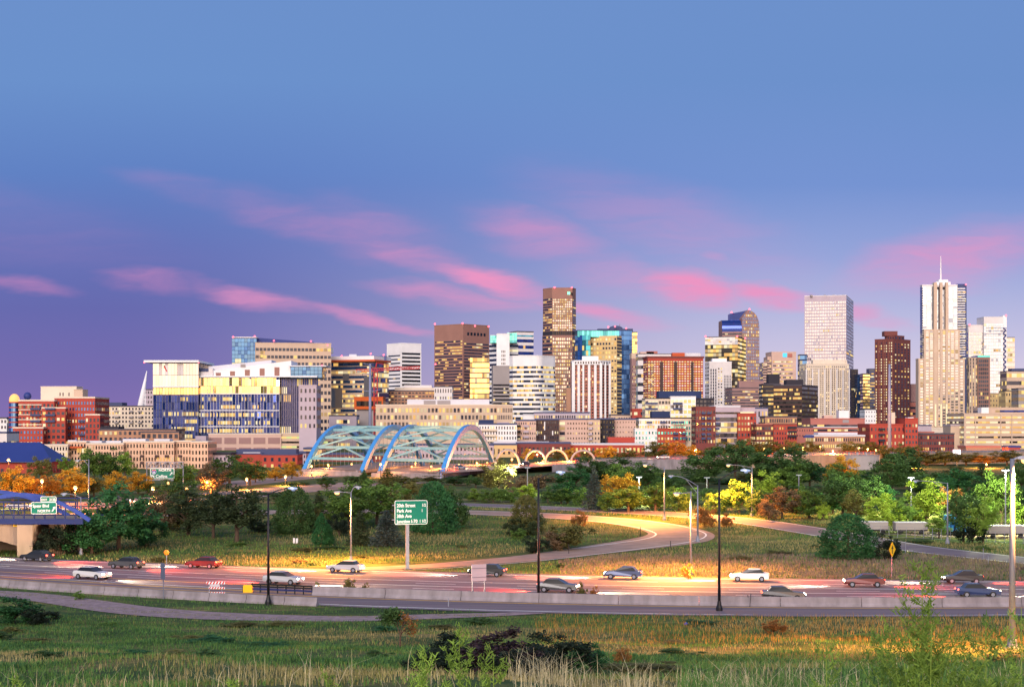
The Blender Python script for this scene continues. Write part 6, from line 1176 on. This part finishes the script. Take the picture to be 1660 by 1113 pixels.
# middle
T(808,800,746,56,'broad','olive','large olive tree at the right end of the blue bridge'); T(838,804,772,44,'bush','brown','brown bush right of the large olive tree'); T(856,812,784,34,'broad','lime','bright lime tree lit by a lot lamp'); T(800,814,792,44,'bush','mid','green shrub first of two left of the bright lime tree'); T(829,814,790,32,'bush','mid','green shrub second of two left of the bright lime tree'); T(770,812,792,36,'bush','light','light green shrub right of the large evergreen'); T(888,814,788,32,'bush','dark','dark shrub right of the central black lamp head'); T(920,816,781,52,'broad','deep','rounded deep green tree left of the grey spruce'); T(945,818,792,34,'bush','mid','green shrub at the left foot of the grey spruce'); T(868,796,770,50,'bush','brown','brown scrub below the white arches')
T(963,826,756,32,'spruce','spruce','tall thin grey spruce in the middle of the park'); T(1004,822,768,56,'broad','gold','golden topped tree right of the grey spruce'); T(1018,830,788,62,'broad','light','light green tree in front of the golden topped one'); T(985,828,800,34,'bush','mid','green bush between grey spruce and golden topped tree'); T(958,784,742,58,'broad','dark','dark tree behind the grey spruce'); T(1000,784,742,84,'broad','dark','wide dark tree above the golden topped one'); T(1046,798,750,66,'broad','dark','dark tree right of the golden topped one'); T(1062,828,782,52,'broad','mid','mid green tree behind the glowing truss lamp'); T(1100,828,790,44,'bush','mid','mid green bush below the glowing ramp lamp'); T(1088,806,772,50,'broad','dark','shadowed tree left of the dark lot lamp')
T(853,866,803,52,'dome','olive','dark cone shaped evergreen on the lawn left of the black lamp'); T(837,868,840,40,'bush','pine','dark skirt bush at the left of the cone evergreen'); T(866,868,836,40,'bush','pine','dark skirt bush at the right of the cone evergreen'); T(940,854,827,26,'bush','rust','small round shrub tinted for orange lamplight beside the loop road'); T(921,890,851,66,'bush','olive','wide olive brown bush inside the loop'); T(866,896,868,44,'bush','black','dark low bush right behind the black lamp post'); T(898,892,862,40,'bush','brown','brown bush between two bushes inside the loop'); T(841,874,856,28,'bush','mid','small green tuft bush below the cone evergreen')  # rusty leaf colour of the round shrub stands in for orange lamplight
# right of the loop
T(1146,790,730,74,'broad','dark','large dark tree below the dark red flats'); T(1192,780,716,70,'broad','dark','tall dark tree in front of the lilac loft office'); T(1236,790,728,64,'broad','dark','dark tree left of the very wide tree'); T(1274,792,724,92,'broad','dark','very wide dark tree in front of the boulevard wall'); T(1198,832,780,64,'broad','mid','green tree left of the lamp with glowing arm'); T(1160,832,800,40,'bush','mid','green bush behind the right black lamp post'); T(1242,812,764,38,'tall','lime','lime green tree lit from above beside the lamp'); T(1228,836,796,40,'bush','dark','dark bush under the lime green tree'); T(1268,840,790,60,'broad','brown','rusty orange tree among green ones'); T(1246,842,812,36,'bush','brown','small rusty bush in front of the rusty tree'); T(1312,840,796,60,'broad','mid','green tree right of the rusty tree'); T(1334,842,810,26,'bush','lime','bright lime sapling left of the big dark bush'); T(1292,832,804,44,'bush','dark','dark bush behind the rusty tree')  # rusty tree mixes autumn tone with lamplight in its leaf colour
T(1142,854,823,40,'bush','rust','straw brown shrub on the outer edge of the loop'); T(1178,854,832,24,'bush','rust','small straw brown shrub right of the black lamp'); T(1375,906,834,90,'dome','deep','big dark green bush near the frontage road'); T(1440,908,865,44,'bush','black','dark scraggly bush behind the yellow diamond sign')
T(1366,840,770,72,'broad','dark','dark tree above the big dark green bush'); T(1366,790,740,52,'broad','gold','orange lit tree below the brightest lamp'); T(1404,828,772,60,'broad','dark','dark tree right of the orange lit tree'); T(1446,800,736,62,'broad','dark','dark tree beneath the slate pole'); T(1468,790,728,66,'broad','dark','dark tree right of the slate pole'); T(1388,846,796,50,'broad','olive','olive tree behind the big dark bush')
T(1432,862,800,58,'broad','lime','lime tree lit by the lot lamp, left of a pair'); T(1458,860,808,50,'broad','mid','green tree right of the lime pair'); T(1501,856,778,54,'tall','lime','brightest pale lime tree under the square lot lamp'); T(1522,872,834,36,'broad','light','small light green tree left of the blue truck'); T(1562,878,797,52,'broad','dark','dark half of the split tree right of the blue truck'); T(1594,880,806,52,'broad','light','bright half of the split tree right of the blue truck'); T(1576,880,842,50,'bush','black','dark bush at the foot of the split tree'); T(1655,862,815,44,'broad','light','light green tree behind the thick near lamp post'); T(1480,852,822,36,'bush','deep','deep green bush behind the lime pair')  # split tree: lit and shaded halves painted as two leaf colours
T(1512,806,766,74,'broad','dark','dark tree behind the brightest lime tree'); T(1555,812,762,82,'broad','deep','wide deep green tree above the blue truck'); T(1592,806,752,40,'spruce','pine','dark pointed spruce at right'); T(1624,858,766,64,'broad','mid','green tree behind the tall square lot lamp'); T(1540,836,790,40,'broad','rust','orange brown tree between lime tree and blue truck'); T(1655,800,750,50,'broad','dark','dark tree at the right edge behind the near lamp'); T(1420,806,780,44,'broad','deep','deep green tree below the storage tank'); T(1606,826,790,44,'broad','dark','dark tree right of the pointed spruce')
FARROW = [(1062,752,716,40,'olive'),(1092,752,714,36,'amber'),(1118,748,722,30,'gold'),(1150,748,724,40,'olive'),(1180,750,716,46,'olive'),(1214,748,712,44,'olive'),(1250,748,714,46,'olive'),(1284,746,714,44,'olive'),(1316,746,716,36,'olive'),(1380,748,716,44,'olive'),(1412,752,716,40,'olive'),(1436,760,722,40,'olive'),(1470,766,720,44,'olive'),(1502,772,732,56,'olive'),(1532,772,730,56,'olive'),(1566,768,734,50,'olive'),(1600,772,738,50,'amber'),(1632,768,730,46,'olive')]
PLC = ['below the white and orange brick flats','lit amber below the red brick flats','golden, right of the amber one','in front of the dark red flats','before the lilac loft office','before the red loft wing','before the maroon flats','below the tan terrace flats','left of the brightest lamp','right of the brightest lamp','below the bright red warehouse','behind the slate pole','below the red warehouse corner','left of the glowing white sign','under the glowing white sign','right of the glowing white sign','amber lit near the right edge','last before the right edge']
for (x, b, tp, w_, lf), pl in zip(FARROW, PLC): T(x,b,tp,w_,'broad',lf,f'distant street tree {pl}',Y=720 if x < 1430 else 640,group='distant street trees')
for i, (x, tp, w_) in enumerate(((856,727,20),(903,726,20),(925,726,24),(950,728,24),(985,724,34),(1020,728,40))): T(x,745,tp,w_,'broad','olive' if i % 2 else 'gold',f'{ORD[i]} small street tree from the left behind the white arches',Y=690,group='small street trees behind the white arches')
# wooded park between the loop road and the boulevard: trees nothing tells apart share a label
def wood(n, x0, x1, t0, t1, w0, w1, y0, y1, lfs, label, group, seed):
    rg = random.Random(seed)
    for i in range(n):
        px = x0+(x1-x0)*(i+rg.uniform(.1,.9))/n; Y = rg.uniform(y0,y1); top = rg.uniform(t0,t1)
        T(px, 0, top, rg.uniform(w0,w1), rg.choice(('broad','broad','tall','bush')), rg.choice(lfs), label, Y=Y, group=group)
wood(13, 880, 1340, 752, 778, 46, 74, 400, 470, ('dark','mid','olive','deep'), 'dark tree in the wood massed between loop road and boulevard', 'dark wood trees at centre right', 1)
wood(12, 1330, 1670, 752, 778, 50, 76, 390, 470, ('dark','olive','deep','mid'), 'dark tree in the wood massed behind the parking lot', 'dark wood trees at right', 2)
wood(13, 900, 1340, 786, 802, 34, 52, 315, 345, ('mid','deep','dark','light'), 'green shrub tree in the hedge along the frontage road', 'hedge trees along the frontage road', 3)
wood(9, 1340, 1670, 784, 806, 40, 60, 300, 350, ('deep','mid','light'), 'shadowed green tree massed behind the lime trees', 'trees massed behind the lime trees', 4)
wood(8, 455, 800, 768, 784, 30, 50, 400, 450, ('olive','dark','mid'), 'olive green tree massed below the blue arches', 'trees massed below the arch bridge', 5)
wood(8, 225, 470, 790, 806, 36, 60, 320, 380, ('dark','olive','brown','mid'), 'dim green tree massed behind the pines', 'trees massed behind the pines', 6)
# near slope
def bare_tree():
    g = G(648,1046); rng = np.random.default_rng(12); r = thing('small_tree', 'small half bare reddish tree standing alone on the near slope', 'tree', g, 0)
    H = 55*g.y/F; mb = MB(); tips = []
    def grow(p, d, L, rad, n):
        q = p+d*L; mb.tube([tuple(p),tuple((p+q)/2+Vector(rng.normal(size=3)*L*.05)),tuple(q)], [rad,rad*.85,rad*.65], n=5, cap=False)
        if n == 0: tips.append(q); return
        for _ in range(3 if n > 1 else 4): nd = (d+Vector(rng.normal(size=3))*.5+Vector((0,0,.12))).normalized(); grow(q, nd, L*rng.uniform(.6,.85), rad*.62, n-1)
    grow(Vector((0,0,-.1)), Vector((.05,0,1)), H*.33, .09, 4); mb.build('trunk', M['bark'], r)
    P = np.array([tuple(t) for t in tips]); P = np.repeat(P, 9, 0)+rng.normal(size=(len(P)*9,3))*.17; lf = P[P[:,0] < .0]; rd = P[P[:,0] >= .0][::2]
    c = link(bpy.data.objects.new('crown', np_mesh('crown', leaf_quads(np.repeat(lf,3,0)+rng.normal(size=(len(lf)*3,3))*.12, .13, rng), 4, LEAF['dark'])), r); c2 = link(bpy.data.objects.new('reddish_leaves', np_mesh('reddish_leaves', leaf_quads(rd, .11, rng), 4, LEAF['rust'])), r)
bare_tree()
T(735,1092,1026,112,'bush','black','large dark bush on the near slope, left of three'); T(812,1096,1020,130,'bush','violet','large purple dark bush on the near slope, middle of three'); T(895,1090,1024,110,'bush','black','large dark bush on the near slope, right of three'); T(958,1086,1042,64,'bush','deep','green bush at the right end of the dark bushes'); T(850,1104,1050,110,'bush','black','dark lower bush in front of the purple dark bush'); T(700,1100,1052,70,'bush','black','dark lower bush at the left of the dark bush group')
T(22,1010,968,90,'bush','deep','dark green bush at the left edge of the near slope'); T(60,1012,985,60,'bush','black','dark flat bush right of the left edge bush'); T(128,972,957,18,'bush','mid','small green weed clump at the left barrier'); T(494,958,942,16,'bush','mid','small weed at the start of the median barrier',Y=None) if False else None
for px, tp, w_, lf, lb in ((567,938,20,'olive','dry weed growing out of the median barrier'),(592,944,12,'olive','smaller dry weed on the median barrier'),(943,944,18,'olive','brownish weed behind the median barrier right of the black lamp'),(963,950,14,'rust','low rusty weed on the median right of the brownish one'),(514,943,12,'mid','green sprig at the start of the median barrier')):
    q = lane(px,.245); T(px,0,tp,w_,'bush',lf,lb,Y=q.y)
T(1116,938,914,22,'bush','gold','golden grass clump at the foot of the tall pale lamp'); T(1254,1026,1004,40,'bush','rust','orange brown weed patch in the dry grass at right')
T(1010,1076,1050,26,'bush','rust','dark red dock weed right of the dark bushes')

# ------------------------------------------------------------------ blue painted truck and parked trailers by the lime trees
def box_truck():
    g = G(1553,868); s = g.y/F; r = thing('box_truck', 'bright blue painted box truck half hidden by the split tree', 'truck', g, R(-4)); L, H = 40*s, 33*s
    MB().box(-L/2,L/2,-.1,2.3,.7,H).build('cargo_box', mat('bright_blue_paint', lin(60,160,220), rough=.4, var=.22, vs=.7), r); mb = MB()
    for i in range(5): c = (-L/2+L*(.12+.17*i), -.125, .9+.45*H*(.25 if i % 2 else .32)); mb.tube([(c[0]+.42*math.cos(t)*(1+.12*i), -.14, c[2]+.42*math.sin(t)) for t in np.linspace(0,5.6,14)], .05, n=4)
    mb.build('painted_scrolls', M['blue_sheet'], r); MB().prism([(L/2+.1,0),(L/2+1.8,.05),(L/2+1.8,2.1),(L/2+.1,2.2)], .6, [H*.78,H*.5,H*.5,H*.78]).build('cab', M['white'], r)
    for x in (-L*.36,-L*.12,L*.5+.7):
        for y in (.0,2.2): MB().tube([(x,y-.14,.45),(x,y+.14,.45)], .45, n=12).build('wheel', M['tyre'], r)
    MB().box(-L/2,L/2+.1,.2,2.0,.5,.69).build('chassis', M['black'], r)
box_truck()
for px, b, w_, lb in ((1418,865,44,'pale parked trailer behind the lime tree pair'),(1478,866,52,'long pale trailer between lime trees'),(1634,872,70,'pale low trailer beside the tall square lot lamp')):
    g = G(px,b); s = g.y/F; L = w_*s; r = thing('trailer', lb, 'trailer', g, 0, 'trailers in the lot'); MB().box(-L/2,L/2,0,2.2,.75,1.9).build('body', M['grey'], r); MB().box(-L/2,L/2,-.04,2.24,1.9,2.0).build('roof', M['rooflight'], r)
    for x in (-L*.35,L*.3): MB().tube([(x,-.1,.4),(x,.15,.4)], .4, n=12).build('wheel', M['tyre'], r)
    MB().box(-L/2,L/2,.3,1.9,.55,.74).build('chassis', M['black'], r)
def lot_fence():
    A, Bp = G(1400,868), G(1720,884); r = thing('chain_fence', 'thin wire fence along the parking lot edge at right', 'fence', A); n = 22
    for i in range(n+1): q = A.lerp(Bp, i/n); q.z = tzf(0,q.y); MB().tube([(q.x,q.y,q.z-.1),(q.x,q.y,q.z+1.7)], .045, n=5).build('post', M['steel'], r, world=True)
    mb = MB()
    for h in (1.68,1.1,.5,.1): mb.beam((A.x,A.y,A.z+h),(Bp.x,Bp.y,Bp.z+h),.03)
    mb.build('wire', M['steel'], r, world=True)
lot_fence()
for px, py, lb in ((536,886-4,'small blue white utility marker on the lawn left of the juniper'),): pass
g = G(479,880); r = thing('utility_box', 'two small white utility boxes on the lawn right of the pines', 'utility box', g); MB().box(-.35,-.05,-.2,.2,0,.75).box(-.33,-.07,-.18,.18,.75,.8).build('cabinet', M['white'], r); MB().box(.08,.38,-.2,.2,0,.7).box(.1,.36,-.18,.18,.7,.75).build('cabinet', M['white'], r)
g = G(1112,1013); r = MB().ball((0,0,.12), .16, nu=8, nv=5, sq=(1.3,1,.8)).prism([(-.06,-.05),(.06,-.05),(.06,.05),(-.06,.05)], .2, .3).build('litter_bag', M['blue_sheet']); r.location = g; tag(r, 'small blue litter bag lying in the orange grass', 'litter')

# ------------------------------------------------------------------ grass and near weeds
def blades(name, P, h, wd, lean, lf, label, rng, curve=.35):
    n = len(P); h = h*rng.uniform(.55,1.35,n); a = rng.random(n)*6.283; ln = rng.normal(size=n)*lean; d = np.stack([np.cos(a),np.sin(a)],1)
    sd = np.stack([-d[:,1],d[:,0]],1)*wd*rng.uniform(.6,1.3,n)[:,None]/2; V = np.empty((n,6,3)) ; z0 = P[:,2]
    mid = P[:,:2]+d*(ln*h*.35)[:,None]; tip = P[:,:2]+d*(ln*h*(1+curve))[:,None]
    V[:,0,:2] = P[:,:2]-sd; V[:,1,:2] = P[:,:2]+sd; V[:,2,:2] = mid+sd*.8; V[:,3,:2] = mid-sd*.8; V[:,0,2] = V[:,1,2] = z0-.03; V[:,2,2] = V[:,3,2] = z0+h*.58
    q1 = V[:,:4].copy(); t = np.empty((n,4,3)); t[:,0] = V[:,3]; t[:,1] = V[:,2]; t[:,2,:2] = tip+sd*.15; t[:,3,:2] = tip-sd*.15; t[:,2,2] = t[:,3,2] = z0+h*np.cos(np.clip(ln,-1,1)*.6)
    o = link(bpy.data.objects.new(name, np_mesh(name, np.concatenate([q1,t],1).reshape(-1,3), 4, lf))); return tag(o, label, 'grass', None, 'stuff')
def scatter(n, y0, y1, halfw, rng, clump=0, pw=1.0):
    Y = y0+(y1-y0)*rng.random(n)**pw; X = (rng.random(n)*2-1)*(halfw+.33*Y)
    if clump: f = np.sin(X*.35+Y*.22)+np.sin(X*.17-Y*.41+2)+np.sin(X*.9+Y*.7)*.5; k = f*clump > rng.normal(size=n)*.9; X, Y = X[k], Y[k]
    k = ~on_road(X, Y); X, Y = X[k], Y[k]; z = tz(X, Y); b = (np.sin(X*.31+Y*.17)+np.sin(X*.13-Y*.23+1.3)+.6*np.sin(X*.71+Y*.53))*.16/(1+np.exp((Y-138)/5.)); return np.stack([X,Y,z+b],1)
GS = {k: leaf(k+'_grass', *c, var=.4, trans=.25, vs=.35, rnd=0) for k, c in dict(straw=(164,150,98), green=(94,130,62), deepgreen=(60,98,54), olive=(126,126,66), orange=(176,134,66), pale=(206,190,146), shadegrey=(132,116,104)).items()}
g1 = np.random.default_rng(1)
def patch(X, Y, k=0): return -.012*np.clip(X,-40,30)+np.sin(X*.11+Y*.09+k)+np.sin(X*.05-Y*.16+1.7+k)+.7*np.sin(X*.27+Y*.21+2*k)+.5*np.sin(X*.6-Y*.43)
def sel(P, lo, hi, k=0, soft=.5): q = patch(P[:,0],P[:,1],k)+g1.normal(size=len(P))*soft; return P[(q > lo) & (q < hi)]
N0 = 50; full = lambda n: scatter(n,N0,158,4,g1,0)
blades('grass', sel(full(130000),-.7,9), .22, .034, .45, GS['green'], 'short green grass in patches over the near slope', g1)
blades('grass', sel(full(90000),-9,-.95), .24, .026, .45, GS['straw'], 'dry straw coloured grass in patches over the near slope', g1)
blades('grass', sel(full(110000),.5,9,0,.4), .24, .05, .5, GS['deepgreen'], 'dark green weeds spread over the near slope', g1)
blades('grass', sel(full(60000),-.9,.2,1.3), .2, .035, .5, GS['olive'], 'olive grass between the green and straw patches of the slope', g1)
far = lambda n, a=195, b=330: scatter(n,a,b,4,g1,0,.9)
blades('grass', sel(far(80000),0,9,2), .30, .07, .45, GS['green'], 'green meadow grass between highway and loop ramp', g1)
blades('grass', sel(far(90000),-9,-.1,2), .34, .06, .45, GS['straw'], 'dry meadow grass between highway and loop ramp', g1)
blades('grass', sel(far(60000),.6,9,4), .30, .08, .45, GS['deepgreen'], 'dark meadow weeds between highway and loop ramp', g1)
blades('grass', far(26000,195,300), .26, .08, .45, GS['olive'], 'olive low meadow cover beyond the highway', g1)
blades('grass', scatter(30000,160,215,4,g1,0,.9), .22, .05, .45, GS['green'], 'green verge grass along the highway edge', g1)
P = scatter(60000,194,232,4,g1,0); P = P[(P[:,0] > 6)]; blades('grass', P, .40, .06, .45, GS['shadegrey'], 'dry grass strip greyed for shade between highway and frontage road', g1)  # shade over this strip is put into the blade colour
def path_tufts():
    n = 9000; i = g1.integers(0, len(PATH), n); X = PATH[i,0]+g1.normal(size=n)*1.2; Y = PATH[i,1]+g1.normal(size=n)*2.2; q = np.sin(X*.5+Y*.9)+np.sin(X*.23-Y*1.7); k = (q > .5) & ((Y < yn(X)-.6)); X, Y = X[k], Y[k]; return np.stack([X,Y,tz(X,Y)],1)
blades('grass', path_tufts(), .14, .035, .5, GS['olive'], 'thin trampled grass growing through the dirt path', g1)
def weeds_clump(n, y0, y1, lfs, label, group, seed, hm=(.35,.8)):
    rg = random.Random(seed); c = 0
    while c < n:
        Y = rg.uniform(y0,y1); X = rg.uniform(-.33,.33)*Y
        if on_road(np.array([X]), np.array([Y]), .8)[0]: continue
        px = CX+F*X/Y; h = rg.uniform(*hm); top = HY+F*(CH-tzf(0,Y)-h)/Y; T(px, 0, top, rg.uniform(1.6,4.2)*F/Y, 'bush', rg.choice(lfs), label, Y=Y, group=group); c += 1
weeds_clump(34, 58, 150, ('deep','dark','olive','mid'), 'low weedy clump growing in the near slope grass', 'weed clumps on the near slope', 3, (.25,.6))
weeds_clump(22, 198, 255, ('olive','dark','mid','brown'), 'low weedy clump in the meadow beyond the highway', 'weed clumps in the meadow', 5, (.3,.7))
# dense tall pale grass at the lower right and bottom edge
P = scatter(12000,44,54,1,g1,0); u_ = P[:,0]/P[:,1]; P = P[(g1.random(len(P)) < np.where((u_ > .0) & (u_ < .2), .30, np.where(u_ > .2, .16, .035)))]; P = P[g1.random(len(P)) < .35+.65*(np.sin(P[:,0]*2.1)+np.sin(P[:,0]*.9+1) > 0)]; blades('tall_grass', P, .85, .02, .55, GS['pale'], 'tall pale dry grass along the bottom edge of the view', g1, .5)
P = scatter(9000,42,54,1,g1,0); u_ = P[:,0]/P[:,1]; P = P[(u_ > .10)]; blades('tall_grass', P, .75, .024, .45, GS['green'], 'tall green grass at the lower right', g1, .4)
P = scatter(14000,118,157,2,g1,0); P = P[(P[:,0] > 2) & (P[:,0] < 46)]; blades('grass', P, .42, .035, .4, GS['orange'], 'dry grass tinted orange for lamplight along the road edge at right', g1)  # orange lamplight is put into the blade colour

def weed(name, px, base_y, top_y, Y, nst, spread, label, seed, thick=.014, mm='mid', ll=.34, dens=26):
    """feathery weed: upright stems, each with rising curved side shoots and fine leaflets"""
    rng = np.random.default_rng(seed); z0 = tzf(0,Y); H = wz(top_y,Y)-z0; r = thing(name, label, 'weed', (wx(px,Y),Y,z0)); mb = MB(); LF = []
    for s in range(nst):
        lean = 0 if s == 0 else rng.uniform(-1,1); dpt = rng.uniform(-.4,.4); h = H*(1 if s == 0 else rng.uniform(.45,.85)*(1-.35*abs(lean))); P0 = Vector((lean*spread*.25, dpt*spread*.4, -.1))
        pts = [P0+Vector((lean*spread*.75*(t**1.3), dpt*spread*.4*t, (h+.1)*t)) for t in np.linspace(0,1,9)]; mb.tube([tuple(p) for p in pts], list(np.linspace(thick,thick*.3,9)), n=5, cap=False)
        nb = int(dens*h/H)
        for b in range(nb):
            t = .16+.82*(b+rng.random())/nb; i = min(7, int(t*8)); p = pts[i].lerp(pts[i+1], t*8-i); a = rng.random()*6.283; L = ll*H*(1.08-t)*rng.uniform(.7,1.15)+.05; d = Vector((math.cos(a),math.sin(a)*.7,.25)).normalized()
            q = [p]; k = 6
            for j in range(1,k+1): u_ = j/k; q.append(p+d*L*u_*.8+Vector((0,0,L*.75*u_*u_)))
            mb.tube([tuple(x) for x in q], list(np.linspace(thick*.5,thick*.14,k+1)), n=4, cap=False)
            m_ = int(62*L/.3)+14
            for j in range(m_): u_ = .15+.85*rng.random(); jj = min(k-1,int(u_*k)); LF.append(tuple(q[jj].lerp(q[jj+1],u_*k-jj)+Vector(rng.normal(size=3)*.02)))
    mb.build('stems', GS['stem'], r); LF = np.array(LF); n = len(LF); a = rng.random(n)*6.283; el = rng.uniform(.3,1.2,n); d = np.stack([np.cos(a)*np.cos(el),np.sin(a)*np.cos(el),np.sin(el)],1); L = rng.uniform(.028,.07,n)[:,None]; sd = np.cross(d, rng.normal(size=(n,3))); sd /= np.linalg.norm(sd,axis=1)[:,None]; sd *= .006
    V = np.stack([LF-sd, LF+sd, LF+sd*.5+d*L, LF-sd*.5+d*L],1).reshape(-1,3); link(bpy.data.objects.new('leaves', np_mesh('leaves', V, 4, LEAF[mm])), r)
GS['stem'] = leaf('weed_stem', 126, 150, 62, var=.2, trans=.1, vs=2, rnd=0)
weed('tall_weed', 1503, 1113, 912, 15, 13, 1.0, 'tall feathery green weed at the lower right, taller than all others', 5, mm='light', dens=32)
weed('tall_weed', 1430, 1113, 1020, 15.5, 7, .5, 'feathery weed left of the tallest weed', 6, mm='mid'); weed('tall_weed', 1600, 1113, 1010, 15.5, 8, .5, 'feathery weed beside the thick near lamp post', 7, mm='mid')
weed('tall_weed', 745, 1113, 1022, 17, 9, .55, 'bright green weed at the bottom centre before the dark bushes', 8, mm='light', dens=22); weed('tall_weed', 690, 1113, 1062, 17, 5, .28, 'small bright weed left of the bottom centre weed', 9, mm='light'); weed('tall_weed', 800, 1113, 1060, 17, 6, .32, 'small bright weed right of the bottom centre weed', 10, mm='light')
for i, (px, tp, lb) in enumerate(((530,1090,'thin sprig at the bottom edge left of centre'),(20,1098,'thin sprig at the bottom left corner'),(385,1098,'thin sprig at the bottom edge, quarter way in'),(1340,1040,'slim leafy weed left of the tallest weed in the pale grass'),(1655,985,'slim weed at the right edge behind the near lamp'))): weed('weed_sprig', px, 1113, tp, 18, 2, .12, lb, 20+i, mm='light', dens=14)
